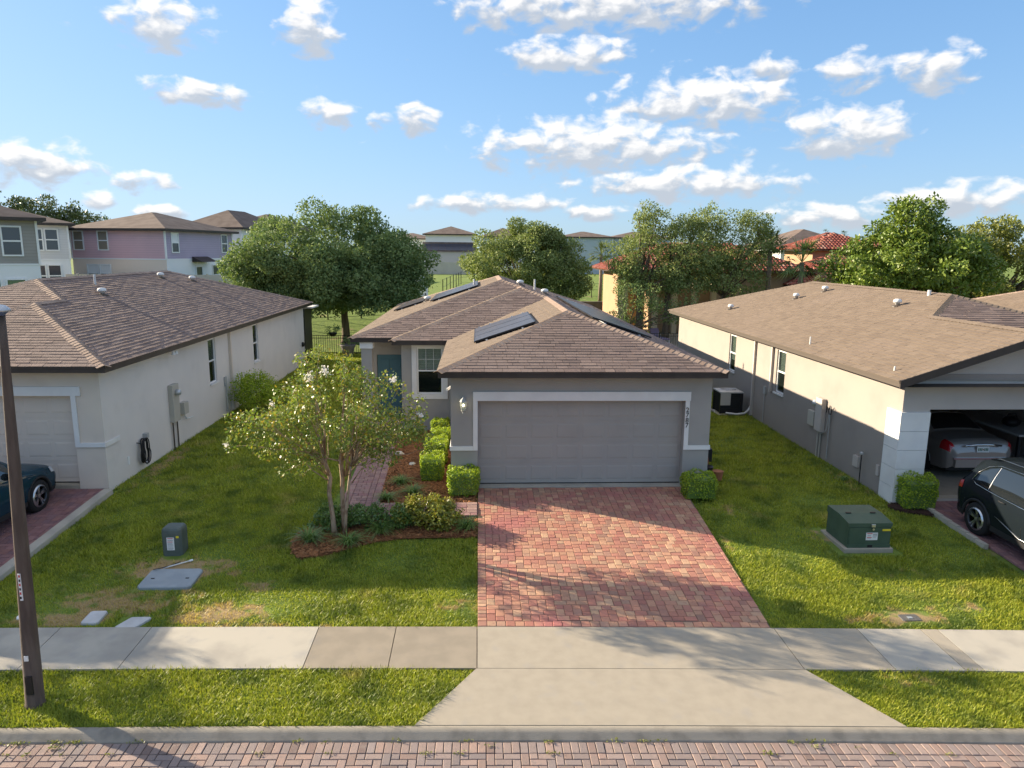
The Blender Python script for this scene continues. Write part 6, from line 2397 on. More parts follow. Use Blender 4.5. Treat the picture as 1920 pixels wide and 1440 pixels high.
# teal crossover on the left-hand drive, nose to the garage
XO = [r for r in SUV]
cz = zl(-9.4, 14.5)
car2 = place_car('parked_car', (-10.25, 11.55, cz), math.pi / 2, 'teal parked crossover with black wheel arches facing the cream garage door')
C_, put = make_car(car2, XO, (.80, 3.50), .355, 'paint_teal', GR, [('head_lamp', 'lamp_clear', 4.02, 4.26, 1.55, 2.0, .012), ('tail_lamp', 'lamp_red', .055, .30, 1.62, 2.02, .012)], rails=(.55, 2.35), front_glass=(2.62, 3.22, 3.08), rear_glass=(.20, .42, 3.08))
for side in (1, -1):
    put(MB().lathe([(.001, -.09), (.07, -.07), (.09, 0), (.07, .07), (.001, .09)], C_.P(2.78, 2.25, side, .12), 10, 'x'), 'door_mirror', 'paint_teal')
    put(MB().tube([C_.P(2.85, 2.12, side, .0), C_.P(2.80, 2.2, side, .1)], .02, 6), 'mirror_arm', 'cladding')
    for xx in (1.02, 2.02, 3.02):
        put(C_.strip([(xx, .4), (xx, 1.0), (xx, 1.98)], .003, side, .0015), 'door_gap', 'cladding')

# bronze saloon inside the open garage, seen from behind
SED = [
    (0.00, .48, .60, .62, .70, .60, .72, .50, .73), (0.04, .36, .60, .74, .82, .72, .86, .60, .87), (0.10, .30, .60, .82, .90, .78, .96, .64, .98), (0.22, .27, .60, .86, .93, .82, 1.00, .66, 1.03), (0.55, .25, .60, .89, .94, .84, 1.02, .68, 1.05),
    (0.92, .25, .60, .90, .94, .85, 1.04, .68, 1.08), (1.25, .25, .60, .905, .94, .86, 1.20, .62, 1.24), (1.62, .24, .60, .905, .94, .86, 1.36, .55, 1.41), (2.10, .24, .60, .905, .93, .86, 1.39, .54, 1.44), (2.70, .24, .60, .905, .92, .86, 1.36, .54, 1.41),
    (3.05, .24, .60, .905, .91, .86, 1.22, .58, 1.27), (3.50, .24, .60, .90, .90, .85, .98, .66, 1.03), (4.20, .26, .58, .88, .84, .82, .88, .66, .92), (4.65, .28, .55, .82, .74, .74, .78, .58, .80), (4.85, .34, .5, .66, .60, .6, .62, .5, .63)]
car3 = place_car('parked_car', (12.42, 16.45, .005), math.pi / 2, 'bronze saloon with red tail lamps parked inside the open garage')
C_, put = make_car(car3, SED, (1.02, 3.88), .33, 'paint_bronze', [(1.35, 1.95, 2.12, 2.5, 2.08, 2.86), (2.0, 2.9, 2.08, 2.88, 2.08, 2.80)], [('tail_lamp', 'lamp_red', .05, .34, 1.50, 2.6, .010), ('head_lamp', 'lamp_clear', 4.45, 4.7, 1.5, 2.2, .010)],
                   cladding=False, front_glass=(2.8, 3.45, 3.08), rear_glass=(.98, 1.56, 3.05))
put(MB().tube([(-.012, -.46, .90), (-.03 + .02, -.2, .925), (-.02, 0, .93), (-.01, .2, .925), (-.012, .46, .90)], .026, 6), 'chrome_strip', 'chrome')
put(MB().box(-.045, .03, -.72, .72, .56, .60), 'bumper_trim', 'chrome', smooth=False)
put(MB().box(-.055, .10, -.68, .68, .36, .555), 'bumper', 'paint_bronze', smooth=False)
pl = put(MB().box(-.022, .01, -.155, .155, .735, .885), 'number_plate', 'plate', smooth=False)
for k in range(7):
    y = -.115 + k * .038
    if k == 3:
        put(MB().box(-.0265, -.0225, y - .012, y + .012, .79, .83), 'plate_emblem', 'terracotta', pl, False)
    else:
        put(MB().box(-.0265, -.0225, y - .012, y + .010, .775, .845), 'plate_character', 'plate_mark', pl, False)
put(MB().box(1.05, 1.2, -.16, .16, 1.06, 1.085), 'brake_light', 'lamp_red', smooth=False)

# things in the open garage
wt_ = thing('workbench', (14.4, 18.4, 0), 'long dark workbench beyond the saloon in the open garage', 'table')
MB().box(13.75, 14.95, 17.0, 20.4, .98, 1.03).build('table_top', 'box_grey', wt_)
for (x, y) in ((13.8, 17.05), (14.85, 17.05), (13.8, 20.3), (14.85, 20.3)):
    MB().box(x, x + .07, y, y + .07, 0.005, .98).build('leg', 'cladding', wt_)
bgk = thing('storage_bag', (14.2, 17.9, 1.03), 'black lumpy bag on the workbench in the open garage', 'bag')
sphere(MB(), (14.2, 17.9, 1.17), .22, 12, 8, .65).build('bag_body', 'rubber_black', bgk, smooth=True)
MB().tube([(14.05, 17.9, 1.25), (14.1, 17.9, 1.38), (14.3, 17.9, 1.38), (14.35, 17.9, 1.25)], .015, 6).build('handle', 'rubber_black', bgk)

# ================================================================ beyond the back fences
mat('siding_purple', (0.680, 0.445, 0.478), (0.643, 0.419, 0.454), scale=.6, rough=.85, stripes=(.19, .35))
mat('siding_purple_shade', (0.462, 0.392, 0.509), (0.431, 0.366, 0.479), scale=.6, rough=.85, stripes=(.19, .35))  # same purple siding, bluish shade of the side put into the colour
mat('siding_grey', (0.353, 0.330, 0.307), (0.330, 0.307, 0.284), scale=.6, rough=.85, stripes=(.19, .4))
mat('siding_pale', (0.650, 0.637, 0.637), (0.625, 0.613, 0.613), scale=.6, rough=.85, stripes=(.19, .25))
mat('far_white', (0.825, 0.825, 0.825), rough=.9)
mat('far_beige', (0.812, 0.683, 0.569), rough=.9)
mat('far_grey', (0.425, 0.425, 0.450), rough=.9)
mat('far_blue', (0.438, 0.500, 0.550), rough=.9)
mat('vinyl_tan', (0.58, 0.52, 0.44), (0.54, 0.485, 0.415), scale=1.0, rough=.7)
mat('club_ochre', (0.405, 0.262, 0.160), (0.374, 0.246, 0.149), scale=1.0, rough=.9, bump=.2, bscale=30)
mat('club_cream', (0.68, 0.54, 0.36), rough=.9)
mat('clay_tile', (0, 0, 0), palette=[(0.224, 0.047, 0.027), (0.288, 0.068, 0.038), (0.176, 0.038, 0.025), (0.336, 0.102, 0.059), (0.240, 0.051, 0.032), (0.400, 0.221, 0.153)], isl=.12, rough=.6, spec=.4)
mat('far_window', (0.05, 0.06, 0.075), rough=.08, spec=.7)
mat('green_blind', (0.16, 0.22, 0.11), rough=.6)
mat('tan_blind', (0.26, 0.22, 0.165), rough=.6)
mat('solar_far', (0.055, 0.055, 0.075), rough=.3, spec=.6)
mat('hedge_wall', (0.16, 0.13, 0.11), (0.12, 0.10, 0.085), scale=2, rough=1)
mat('cushion_lilac', (0.22, 0.17, 0.26), rough=.9)
mat('furniture_white', (0.74, 0.74, 0.74), rough=.6)
mat('wood_tan', (0.36, 0.23, 0.13), rough=.7)

# terrain level behind the yards
GZ = 1.6


def gable_house(name, label, cx, cy, rot, W, D, z0, floor2, eave, ridge, mats, windows, over=.45, roofm='shingle_far', cat='house', lower=None, group=None):
    """two-storey far house as a rotated box: local x to the right, y away; lower and upper storeys, hip roof, windows"""
    root = thing(name, (cx, cy, z0), label, cat, group, rot)
    og = ORG[root.name]
    ORG[root.name] = (0, 0, 0)
    h2, he, hrz = floor2 - z0, eave - z0, ridge - z0
    lo_f, lo_s, up_f, up_s = mats
    def wall(nm, m, a, b, za, zb):
        MB().quad((a[0], a[1], za), (b[0], b[1], za), (b[0], b[1], zb), (a[0], a[1], zb)).build(nm, m, root)
    c = [(0, 0), (W, 0), (W, D), (0, D)]
    wall('lower_wall', lo_f, c[0], c[1], -2, h2)
    wall('lower_wall', lo_s, c[1], c[2], -2, h2)
    wall('upper_wall', up_f, c[0], c[1], h2, he)
    wall('upper_wall', up_s, c[1], c[2], h2, he)
    wall('rear_wall', up_s, c[2], c[3], -2, he)
    wall('side_wall', up_s, c[3], c[0], -2, he)
    # corner boards and belt course
    for (x, y) in c[:3]:
        MB().box(x - .06, x + .06, y - .06, y + .06, h2, he - .002).build('corner_board', 'vinyl_white', root)
    MB().box(-.03, W + .03, -.03, D + .03, h2 - .05, h2 + .04).build('belt_course', lo_s, root)
    MB().box(-.02, W + .02, -.02, D + .02, he - .16, he - .01).build('frieze_board', 'vinyl_white', root)
    o = over
    ins = min(W, D) / 2 + o
    if W >= D:
        r0, r1 = (-o + ins, D / 2), (W + o - ins, D / 2)
    else:
        r0, r1 = (W / 2, -o + ins), (W / 2, D + o - ins)
    e = [(-o, -o), (W + o, -o), (W + o, D + o), (-o, D + o)]
    rf = MB()
    vs = [(x, y, he + .02) for x, y in e] + [(r0[0], r0[1], hrz), (r1[0], r1[1], hrz)]
    if W >= D:
        fs = [(0, 1, 5, 4), (1, 2, 5), (2, 3, 4, 5), (3, 0, 4)]
    else:
        fs = [(0, 1, 4), (1, 2, 5, 4), (2, 3, 5), (3, 0, 4, 5)]
    rf.add(vs, fs)
    ro = rf.build('roof', roofm, root)
    MB().box(-o, W + o, -o, D + o, he - .17, he + .018).build('fascia', 'fascia', ro)
    for (side, a, z, w, h, style) in windows:
        F = Face('front', 0.0) if side == 'f' else Face('right', W)
        fr = MB()
        fw = .09
        for (b0, b1, y0, y1) in ((a - w / 2 - fw, a - w / 2, z - fw, z + h + fw), (a + w / 2, a + w / 2 + fw, z - fw, z + h + fw), (a - w / 2, a + w / 2, z - fw, z), (a - w / 2, a + w / 2, z + h, z + h + fw), (a - w / 2, a + w / 2, z + h * .47, z + h * .53)):
            fbox(fr, F, b0, b1, y0 - z0, y1 - z0, .005, .07)
        wo_ = fr.build('window', 'vinyl_white', root)
        for (p, q, k) in ((z, z + h * .47, 0), (z + h * .53, z + h, 1)):
            pm_ = MB()
            fbox(pm_, F, a - w / 2, a + w / 2, p - z0, q - z0, .004, .02)
            pm_.build('pane', style[k], wo_)
    ORG[root.name] = og
    return root


FW, TB, GB = 'far_window', 'tan_blind', 'green_blind'
# grey-sided house at the left edge
gable_house('house', 'grey lap-sided two-storey house at the left picture edge', -35.63, 37.12, math.radians(35), 12.0, 9.0, GZ, 4.5, 7.15, 8.9,
            ('far_white', 'far_white', 'siding_grey', 'siding_pale'), [('f', 10.75, 5.05, .85, 1.55, (FW, FW)), ('f', 9.55, 2.1, .85, 1.5, (GB, GB)), ('f', 10.75, 2.1, .85, 1.5, (GB, GB))], over=.5)
gable_house('house', 'pale two-storey house end with paired windows behind the grey-sided one', -39.22, 53.10, math.radians(33), 9.0, 8.0, GZ, 4.55, 7.3, 8.6,
            ('far_white', 'far_white', 'siding_pale', 'siding_pale'), [('f', 6.9, 5.3, .75, 1.5, (FW, FW)), ('f', 7.9, 5.3, .75, 1.5, (FW, FW)), ('f', 6.9, 2.55, .75, 1.55, (FW, FW)), ('f', 7.9, 2.55, .75, 1.55, (FW, FW))], over=.5)
# purple house: warm front and bluish side walls carry sun and shade in colour
pw = math.radians(-14)
gable_house('house', 'purple lap-sided two-storey house with a brown hip roof', -34.1, 62.8, pw, 8.9, 9.5, GZ, 4.6, 7.05, 8.6,
            ('far_beige', 'far_white', 'siding_purple', 'siding_purple_shade'), [('f', .75, 5.35, .85, 1.45, (TB, TB)), ('f', 3.1, 5.35, .85, 1.45, (TB, TB)), ('f', 1.9, 2.7, .95, 1.35, (FW, 'vinyl_white')), ('f', 3.1, 2.7, .95, 1.35, (FW, 'vinyl_white')),
                                                                            ('r', 1.2, 5.2, .8, 1.5, (FW, 'far_white')), ('r', 8.2, 5.2, .8, 1.5, (FW, FW)), ('r', 4.2, 2.2, .8, 1.7, (FW, FW)), ('r', 6.6, 2.3, .8, 1.7, (FW, FW)), ('r', 7.9, 2.3, .8, 1.7, (FW, FW))], over=.5)
aw = thing('awning', (-24.6, 63.8, 4.35), 'small dark awning over the back door of the purple house', 'awning', rz=pw)
MB().add([(0, 0, .45), (0, 2.2, .45), (1.0, 2.2, 0), (1.0, 0, 0), (0, 0, 0), (0, 2.2, 0)], [(0, 3, 2, 1), (0, 4, 3), (1, 2, 5), (3, 4, 5, 2)]).build('canopy', 'fascia', None).parent = aw
# white and grey houses further along
gable_house('house', 'white-over-grey two-storey house partly hidden by the round oak', -30.2, 76.0, math.radians(-12), 6.6, 10.0, GZ, 4.5, 7.6, 9.5,
            ('far_grey', 'far_grey', 'far_white', 'far_white'), [('r', 2.0, 5.6, .8, 1.5, (FW, FW)), ('r', 6.0, 2.6, 1.0, 1.4, (FW, FW))], over=.5)
gable_house('house', 'brown-roofed house farthest along the row behind the round oak', -32.5, 92.0, math.radians(-12), 9.0, 10.0, GZ, 4.5, 7.9, 9.9,
            ('far_grey', 'far_grey', 'far_white', 'far_white'), [], over=.5)
gable_house('house', 'far white two-storey house with solar panels seen between the two oaks', -9.2, 130.0, 0, 8.6, 9.0, GZ, 6.7, 8.4, 9.9,
            ('far_grey', 'far_grey', 'far_white', 'far_white'), [('f', 2.6, 3.6, .9, 1.5, (FW, FW))], over=.6)
lr_ = MB().add([(-9.8, 127.6, 5.35), (-.2, 127.6, 5.35), (-.2, 130.0, 7.0), (-9.8, 130.0, 7.0)], [(0, 1, 2, 3)])
sol = thing('porch_roof', (-5.0, 128, 5.3), 'lean-to roof covered in solar panels on the far white house', 'roof')
lr_.build('roof', 'shingle_far', sol)
for k in range(7):
    MB().extr([(-9.4 + k * 1.25, 127.8, 5.53), (-8.2 + k * 1.25, 127.8, 5.53), (-8.2 + k * 1.25, 129.4, 6.63), (-9.4 + k * 1.25, 129.4, 6.63)], (0, 0, .05)).build('solar_panel', 'solar_far', sol)
MB().box(-9.2, -.6, 127.9, 129.9, 1.0, 5.3).build('wall', 'far_grey', sol)
gable_house('house', 'far low-roofed house left of the solar-panelled house', -17.5, 138.0, 0, 9.5, 9, GZ, 4.6, 7.7, 8.8, ('far_white', 'far_grey', 'far_white', 'far_white'), [], over=.5)
gable_house('house', 'far brown-roofed house right of the solar-panelled house', .8, 136.0, 0, 8.0, 9, GZ, 4.6, 8.2, 9.9, ('far_white', 'far_grey', 'far_white', 'far_white'), [], over=.5)
gable_house('house', 'long pale blue far building with a low brown roof', 14.6, 130.0, 0, 9.6, 9, GZ, 2.2, 8.15, 9.2, ('far_blue', 'far_blue', 'far_blue', 'far_blue'), [], over=.4)
gable_house('house', 'second pale blue far building beside the cabbage palm', 24.4, 131.5, 0, 10.5, 9, GZ, 2.2, 8.15, 9.3, ('far_grey', 'far_blue', 'far_blue', 'far_blue'), [], over=.4)
gable_house('house', 'grey-roofed far house above the red tile roof', 36.5, 86.0, 0, 9.5, 12, .5, 4.0, 6.4, 8.6, ('far_beige', 'far_grey', 'far_beige', 'far_white'), [], over=.6)
gable_house('house', 'far cream house with a red tile roof behind the leafy tree', 52.0, 96.0, 0, 16, 10, .5, 4.0, 6.4, 8.1, ('far_beige', 'far_beige', 'far_beige', 'far_beige'), [], over=.6, roofm='clay_tile')

# tan vinyl fence before the row, white fence on the bank
def panel_fence(name, label, pts, h, m, step=2.4):
    root = thing(name, (pts[0][0], pts[0][1], float(G(*pts[0]))), label, 'fence')
    for (p, q) in zip(pts[:-1], pts[1:]):
        n = max(1, round(math.dist(p, q) / step))
        for k in range(n):
            A = (p[0] + (q[0] - p[0]) * k / n, p[1] + (q[1] - p[1]) * k / n)
            B = (p[0] + (q[0] - p[0]) * (k + 1) / n, p[1] + (q[1] - p[1]) * (k + 1) / n)
            za, zb = float(G(*A)), float(G(*B))
            MB().extr([(A[0], A[1], za - .1), (B[0], B[1], zb - .1), (B[0], B[1], zb + h), (A[0], A[1], za + h)], (0, .04, 0)).build('panel', m, root)
            MB().box(A[0] - .065, A[0] + .065, A[1] - .05, A[1] + .08, za - .1, za + h + .08).build('post', m, root)
    return root


panel_fence('vinyl_fence', 'tan vinyl privacy fence in front of the purple house', [(-36, 57.5), (-21.5, 58.5), (-14, 60.5)], 1.85, 'vinyl_tan')
panel_fence('vinyl_fence', 'white vinyl fence glimpsed behind the round oak trunk', [(-14.5, 54.0), (-6.0, 56.0)], 1.5, 'vinyl_white')
panel_fence('vinyl_fence', 'tan vinyl fence below the far solar-panelled house', [(-16, 122), (4, 122)], 2.0, 'vinyl_tan')


def wire_fence(label, pts, h, group=None, step=2.0):
    root = thing('rail_fence', (pts[0][0], pts[0][1], float(G(*pts[0]))), label, 'fence', group)
    rl = MB()
    for (p, q) in zip(pts[:-1], pts[1:]):
        n = max(1, round(math.dist(p, q) / step))
        for k in range(n + 1):
            x, y = p[0] + (q[0] - p[0]) * k / n, p[1] + (q[1] - p[1]) * k / n
            z = float(G(x, y))
            MB().box(x - .035, x + .035, y - .035, y + .035, z - .1, z + h).build('post', 'fence_black', root)
            if k < n:
                x2, y2 = p[0] + (q[0] - p[0]) * (k + 1) / n, p[1] + (q[1] - p[1]) * (k + 1) / n
                for hh in (.15, h * .55, h - .05):
                    rl.tube([(x, y, z + hh), (x2, y2, float(G(x2, y2)) + hh)], .014, 4)
    rl.build('rails', 'fence_black', root)


wire_fence('tall thin black fence on the bank behind the round oak', [(-14, 46.5), (-3.5, 48.5)], 1.5)
wire_fence('black fence climbing the grass slope between the two oaks', [(-3.0, 62), (-2.0, 86), (2, 90)], 1.5, step=4)
wire_fence('black fence on the grass slope beside the cabbage palm', [(10, 74), (17, 74)], 1.5)
tag(MB().box(8.6, 14.0, 63.0, 63.4, -.2, 1.2).build('low_wall', 'hedge_wall', org=(11, 63, 0)), 'low brown garden wall at the foot of the grass slope', 'wall')
sh = thing('garden_shed', (-5.2, 60.5, 1.3), 'small white shed on the bank between the two oaks', 'shed')
MB().box(-6.3, -4.3, 60.0, 62.5, 1.2, 3.0).build('wall', 'far_white', sh)
MB().add([(-6.5, 59.8, 3.0), (-4.1, 59.8, 3.0), (-4.1, 62.7, 3.0), (-6.5, 62.7, 3.0), (-5.3, 59.8, 3.6), (-5.3, 62.7, 3.6)], [(0, 1, 4), (1, 2, 5, 4), (2, 3, 5), (3, 0, 4, 5)]).build('roof', 'trim_white', sh)

# ---------------------------------------------------------------- clubhouse with clay tile roofs
cb = thing('clubhouse', (18, 52, 0), 'ochre clubhouse with red clay tile roofs behind the trees', 'building')
cw = MB()
cw.box(9.9, 10.5, 50.0, 50.6, 0, 4.3)
cw.build('corner_column', 'club_cream', cb)
MB().box(10.5, 24.0, 52.0, 60.0, 0, 4.2).build('wall', 'club_ochre', cb)
MB().box(12.0, 16.4, 49.4, 52.0, 0, 3.4).build('wing', 'club_ochre', cb)
for k in range(4):
    x = 12.1 + k * 1.35
    MB().box(x, x + .34, 49.0, 49.39, 0, 3.4).build('pilaster', 'club_cream', cb)
MB().box(9.8, 12.0, 49.9, 52.0, 3.3, 4.2).build('beam', 'club_ochre', cb)
MB().box(23.0, 31.5, 51.0, 58.0, 0, 3.2).build('low_wing', 'club_ochre', cb)
MB().box(27.5, 33.0, 58.5, 64.0, 0, 5.8).build('tower', 'club_ochre', cb)


def tile_roof(root, poly, eave, zf, name='tile_roof'):
    """barrel tiles: rows of rounded pieces with a step at every course"""
    pts = deck(poly, zf, .05)
    ro = MB().add(pts, [tuple(range(len(pts)))]).build(name, 'roof_deck', root)
    q, u, v, n = tri_plane(poly[0], eave, zf)
    P = [((Vector((x, y, zf(x, y))) - q).dot(u), (Vector((x, y, zf(x, y))) - q).dot(v)) for x, y in poly]
    vmax = max(b for a, b in P)
    pieces = []
    wt_, ex = .30, .40
    us = np.arange(min(a for a, b in P), max(a for a, b in P), wt_)
    for r in range(int(vmax / ex) + 1):
        v0 = r * ex
        v1 = v0 + ex * 1.05
        xs = []
        vm = min(v0 + ex * .5, vmax - .01)
        for i in range(len(P)):
            (a0, b0), (a1, b1) = P[i], P[(i + 1) % len(P)]
            if (b0 <= vm <= b1) or (b1 <= vm <= b0):
                xs.append(a0 + (a1 - a0) * (vm - b0) / (b1 - b0 if b1 != b0 else 1e-9))
        if len(xs) < 2:
            continue
        lo, hi = min(xs), max(xs)
        for a in us:
            if a < lo - .05 or a + wt_ > hi + .1:
                continue
            vs, fs = [], []
            for (vv, lift) in ((v0, .05), (v1, .01)):
                for k in range(5):
                    ang = math.pi * k / 4
                    p = q + u * (a + wt_ / 2 - math.cos(ang) * wt_ * .42) + v * vv + n * (lift + math.sin(ang) * .10)
                    vs.append(tuple(p))
            for k in range(4):
                fs.append((k, k + 1, 6 + k, 5 + k))
            fs.append((0, 4, 3, 2, 1))
            pieces.append((vs, fs, .1))
    split_pieces(pieces, 'tile', 'clay_tile', ro, 'tiles', keep=60)
    return ro


def hip4(root, x0, x1, y0, y1, ze, pitch, name='tile_roof'):
    h = min(x1 - x0, y1 - y0) / 2
    if x1 - x0 >= y1 - y0:
        A, B = (x0 + h, (y0 + y1) / 2), (x1 - h, (y0 + y1) / 2)
        tile_roof(root, [(x0, y0), (x1, y0), B, A], (1, 0), lambda x, y: ze + (y - y0) * pitch, name)
        tile_roof(root, [(x0, y0), A, (x0, y1)], (0, 1), lambda x, y: ze + (x - x0) * pitch, name)
        tile_roof(root, [(x1, y0), (x1, y1), B], (0, 1), lambda x, y: ze + (x1 - x) * pitch, name)
        MB().add([(x0, y1, ze), (x1, y1, ze), (B[0], B[1], ze + h * pitch), (A[0], A[1], ze + h * pitch)], [(0, 1, 2, 3)]).build('rear_slope', 'clay_tile', root)
    else:
        A, B = ((x0 + x1) / 2, y0 + h), ((x0 + x1) / 2, y1 - h)
        tile_roof(root, [(x0, y0), (x1, y0), A], (1, 0), lambda x, y: ze + (y - y0) * pitch, name)
        tile_roof(root, [(x0, y0), A, B, (x0, y1)], (0, 1), lambda x, y: ze + (x - x0) * pitch, name)
        tile_roof(root, [(x1, y0), (x1, y1), B, A], (0, 1), lambda x, y: ze + (x1 - x) * pitch, name)


hip4(cb, 9.4, 24.6, 51.3, 60.6, 4.2, .42)
hip4(cb, 22.4, 32.2, 50.2, 58.6, 3.25, .5)
hip4(cb, 26.6, 33.8, 57.8, 64.8, 5.85, .42)
hip4(cb, 9.2, 12.4, 49.3, 52.5, 4.25, .42)
# terrace furniture
def lounger(x, y, rz, label, m):
    r = thing('lounge_chair', (x, y, float(G(x, y))), label, 'chair', 'pool terrace chairs', rz)
    for nm, b, mm in (('seat', MB().box(-.3, .3, -.6, .5, .32, .40), m), ('backrest', MB().add([(-.3, .5, .36), (.3, .5, .36), (.3, .85, .9), (-.3, .85, .9), (-.3, .58, .33), (.3, .58, .33), (.3, .93, .87), (-.3, .93, .87)], [(0, 1, 2, 3), (7, 6, 5, 4), (0, 3, 7, 4), (1, 5, 6, 2), (3, 2, 6, 7)]), m)):
        b.build(nm, mm).parent = r
    for (a, c) in ((-.28, -.55), (.24, -.55), (-.28, .45), (.24, .45)):
        MB().box(a, a + .04, c, c + .04, 0, .32).build('leg', 'furniture_white').parent = r


lounger(11.3, 43.5, .3, 'lilac cushioned lounge chair on the pool terrace', 'cushion_lilac')
for k, (x, y) in enumerate(((7.9, 47.5), (8.6, 47.8), (9.3, 47.4))):
    lounger(x, y, .2 * k, ('white lounge chair nearest the low brown wall', 'white lounge chair in the middle of the three by the clubhouse column', 'white lounge chair next to the clubhouse column')[k], 'furniture_white')
tb_ = thing('terrace_table', (10.3, 44.2, 0), 'small wooden table on the pool terrace beside the lilac chair', 'table')
MB().lathe([(.001, .74), (.5, .74), (.5, .70), (.04, .70), (.04, .06), (.25, .02), (.25, 0)], (10.3, 44.2, 0), 14).build('table_body', 'wood_tan', tb_)
picket_fence('black picket fence round the pool terrace behind the right side yard', [(5.8, 38.8), (13.0, 38.8)], 1.2, step=.13)
tag(MB().quad((6.2, 40.5, .0), (24, 40.5, .0), (24, 49.0, .0), (6.2, 49.0, .0)).build('terrace_paving', 'concrete_tan', org=(0, 0, 0)), 'tan paved pool terrace before the clubhouse', kind='structure')

# ---------------------------------------------------------------- trees beyond the houses
T = 'trees behind the houses'
make_tree('oak_tree', 'broad round oak behind the gap between the cream and grey houses', (-7.78, 42.2, .05), (-7.75, 42.2, 2.3), [((-8.5, 42.2, 5.0), (5.3, 4.6, 2.75)), ((-10.4, 41.6, 4.0), (3.9, 3.2, 2.0)), ((-5.6, 42.0, 4.2), (3.0, 3.2, 2.2)), ((-8.0, 40.5, 3.6), (4.2, 2.4, 1.5)), ((-10.4, 41.4, 3.1), (3.2, 2.6, 1.2)), ((-5.6, 41.4, 3.2), (2.8, 2.4, 1.3))], 'leaf_oak', 'bark_oak', .17, 820,
          tr=(.24, .19), nlimb=40, rc=(.6, 1.05), nclump=235, group=T)
make_tree('oak_tree', 'rounded oak behind the ridge of the grey house', (3.3, 50.0, .2), (3.3, 50, 2.0), [((3.2, 50, 4.6), (4.1, 3.8, 2.35)), ((3.4, 50, 6.2), (2.3, 2.2, 1.3)), ((5.6, 49.6, 3.6), (2.2, 2.2, 1.7))], 'leaf_oak_olive', 'bark_oak', .17, 760,
          tr=(.22, .17), nlimb=30, rc=(.5, .95), nclump=150, group=T)
make_tree('oak_tree', 'open-crowned oak with a pale trunk left of the clubhouse pilasters', (10.45, 46.0, 0), (10.4, 46, 3.4), [((10.6, 46, 5.4), (2.4, 2.4, 1.7)), ((11.2, 46, 7.3), (1.5, 1.5, 1.3)), ((9.3, 45.8, 4.3), (1.4, 1.4, 1.1)), ((11.3, 45.2, 3.6), (2.2, 1.4, 1.1))], 'leaf_oak_olive', 'bark_oak', .15, 420,
          tr=(.22, .17), nlimb=30, rc=(.4, .75), nclump=95, group=T, shell=.25)
make_tree('oak_tree', 'open-crowned oak in front of the clubhouse pilasters', (12.2, 46.0, -.05), (12.3, 46, 3.4), [((14.0, 46, 5.6), (2.6, 2.5, 1.7)), ((15.0, 46, 7.4), (1.8, 1.6, 1.3)), ((12.9, 46, 6.8), (1.4, 1.4, 1.2)), ((13.6, 45.2, 4.0), (2.2, 1.6, 1.2))], 'leaf_oak_olive', 'bark_oak', .15, 420,
          tr=(.22, .17), nlimb=30, rc=(.4, .75), nclump=110, group=T, shell=.25)
make_tree('oak_tree', 'spreading oak in front of the red tile roofs', (15.6, 46.0, 0), (15.9, 46, 2.9), [((17.0, 46, 5.4), (2.4, 2.4, 1.9)), ((17.6, 46, 7.2), (1.4, 1.4, 1.2)), ((15.8, 45.4, 3.7), (2.6, 1.8, 1.4))], 'leaf_oak_olive', 'bark_oak', .15, 420,
          tr=(.20, .15), nlimb=28, rc=(.4, .75), nclump=105, group=T, shell=.25)
make_tree('leafy_tree', 'lush bright green tree rising behind the gabled tan roof', (24.5, 40.0, 0), (24.3, 40, 2.6), [((24.6, 40, 5.0), (4.2, 3.6, 2.1)), ((23.9, 40, 7.1), (2.0, 1.9, 1.5)), ((27.0, 40, 4.4), (2.4, 2.2, 1.8)), ((22.2, 39.5, 4.2), (2.0, 2.0, 1.5))], 'leaf_bright', 'bark_oak', .22, 460,
          tr=(.24, .18), nlimb=34, rc=(.5, .95), nclump=150, group=T, shell=.4)
make_tree('leafy_tree', 'yellow-green tree at the right picture edge', (33.0, 44.0, 0), (32.8, 44, 2.4), [((32.6, 44, 4.6), (3.6, 3.2, 2.4)), ((31.8, 44, 6.6), (2.2, 2.0, 1.3)), ((30.4, 44, 5.4), (1.5, 1.5, 1.6)), ((35.0, 44, 6.0), (2.6, 2.4, 1.7))], 'leaf_yellowgreen', 'bark_oak', .19, 460,
          tr=(.22, .17), nlimb=30, rc=(.45, .85), nclump=110, group=T, shell=.4)
make_tree('leafy_tree', 'low spreading tree filling in behind the ridge left of the yellow-green tree', (28.5, 47.0, 0), (28.5, 47, 1.8), [((28.6, 47, 4.0), (3.6, 2.6, 2.4)), ((31.5, 47, 3.4), (3.4, 2.4, 2.2))], 'leaf_bright', 'bark_oak', .2, 300,
          tr=(.18, .14), nlimb=18, rc=(.5, .9), nclump=95, group=T, shell=.3)
for (x, lab, h) in ((-66.0, 'tall far oak at the upper left picture edge', 13.4), (-59.5, 'far oak second from the left edge above the grey house roof', 12.6), (-53.5, 'far oak third from the left above the pale house roof', 11.4)):
    make_tree('oak_tree', lab, (x, 100.0, 1.6), (x, 100, 5.0), [((x, 100, h - 3.2), (4.6, 3.0, 3.0))], 'leaf_far', 'bark_oak', .34, 110, tr=(.4, .3), nlimb=16, rc=(.8, 1.4), nclump=42, group=T, shell=.3)


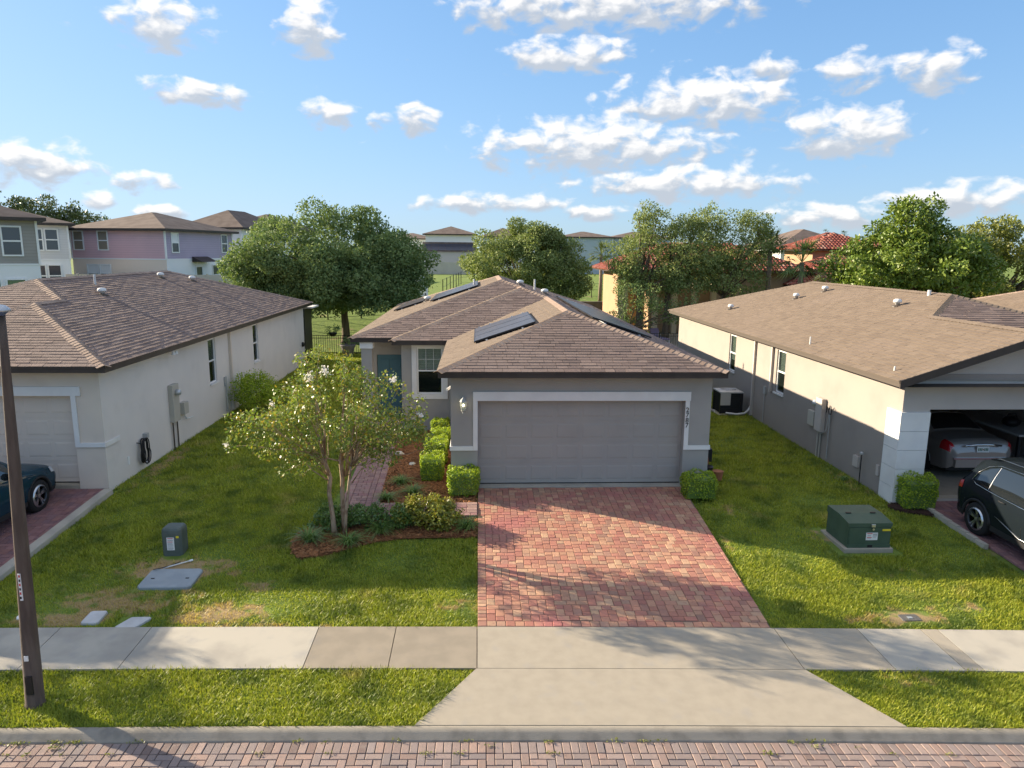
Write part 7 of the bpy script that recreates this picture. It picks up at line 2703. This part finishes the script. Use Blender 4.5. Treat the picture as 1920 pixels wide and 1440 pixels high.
# ---------------------------------------------------------------- palms
def palm(label, x, y, z0, h, r, n=34, m='leaf_palm', group='palms', droop=1.0, tr=.16):
    root = thing('palm_tree', (x, y, z0), label, 'palm', group)
    MB().tube([(x, y, z0 - .2), (x + .05, y, z0 + h * .5), (x, y, z0 + h)], [tr * 1.2, tr, tr * .9], 9).build('trunk', 'bark_palm', root, smooth=True)
    V, F, S = [], [], []
    k = 0
    for i in range(n):
        a = i * 2.399 + random.uniform(-.2, .2)
        e = random.uniform(-.5, 1.35)
        L = r * random.uniform(.75, 1.1)
        d = Vector((math.cos(a), math.sin(a), 0))
        base = Vector((0, 0, h))
        tip_dir = (d * math.cos(e) + Vector((0, 0, math.sin(e)))).normalized()
        hub = base + tip_dir * L * .5
        sd = tip_dir.cross(Vector((0, 0, 1)))
        sd = sd.normalized() if sd.length > 1e-3 else Vector((1, 0, 0))
        # stalk
        w = sd * .02
        V += [base - w, base + w, hub + w, hub - w]
        F += [k, k + 1, k + 2, k + 3]
        S.append(4)
        k += 4
        for j in range(11):
            f_ = (j - 5) / 5
            ld = (tip_dir * math.cos(f_ * 1.35) + sd * math.sin(f_ * 1.35)).normalized()
            ll_ = L * .55 * (1 - .25 * abs(f_))
            tip = hub + ld * ll_ + Vector((0, 0, -droop * ll_ * .35 * random.uniform(.5, 1.2)))
            wd = ld.cross(tip_dir if abs(f_) > .1 else sd)
            wv = Vector((-ld.y, ld.x, 0)).normalized() * .035 * r / 1.6 if ld.z < .95 else sd * .035
            V += [hub - wv, hub + wv, tip]
            F += [k, k + 1, k + 2]
            S.append(3)
            k += 3
    me = fast_mesh('crown', [tuple(v) for v in V], F, S)
    me.materials.append(MATS[m])
    o = link('crown', me, root)
    return root


palm('cabbage palm with a rounded crown on the slope beside the pale blue buildings', 11.6, 68, .6, 4.7, 1.7, 44)
palm('second cabbage palm partly behind the open-crowned oak', 14.5, 68, .6, 4.0, 1.5, 40)
palm('dark fan palm in front of the red tile roofs', 19.6, 43.0, 0, 5.0, 2.0, 46, 'leaf_oak')
palm('pale fan palm beside the dark one in front of the upper tile roof', 18.4, 45.0, 0, 5.9, 1.7, 40)
palm('low pale palm beside the leafy tree', 23.2, 46.0, 0, 4.3, 1.7, 36)
for (u_, h, lab) in ((62.0, 9.8, 'tiny far palm just above the grey-roofed far house'), (70.2, 9.4, 'tiny far palm right of the grey roof on the skyline'), (74.4, 9.7, 'tiny far palm standing clear on the skyline'), (78.5, 9.5, 'tiny far palm above the far red tile roof')):
    palm(lab, u_ * .98, 150, 1.6, h - 1.6, 1.4, 26, 'leaf_far', 'far palms on the skyline', tr=.2)
# hedge shrubs at the foot of the clubhouse
mound('flowering_shrub', 'dark shrub with red flowers at the clubhouse column', 'shrub', [((9.9, 44.8, .9), (1.3, .9, .95), 34)], 'leaf_dark', 700, .15)
make_tree('small_tree', 'low leafy tree in front of the clubhouse corner column', (9.3, 43.2, 0), (9.3, 43.2, 1.0), [((9.5, 43.2, 2.6), (1.7, 1.1, 1.5)), ((12.4, 43.6, 2.0), (1.3, .9, 1.1))], 'leaf_oak', 'bark_oak', .13, 420, tr=(.09, .07), nlimb=14, rc=(.3, .5), nclump=52, group=T, shell=.3)
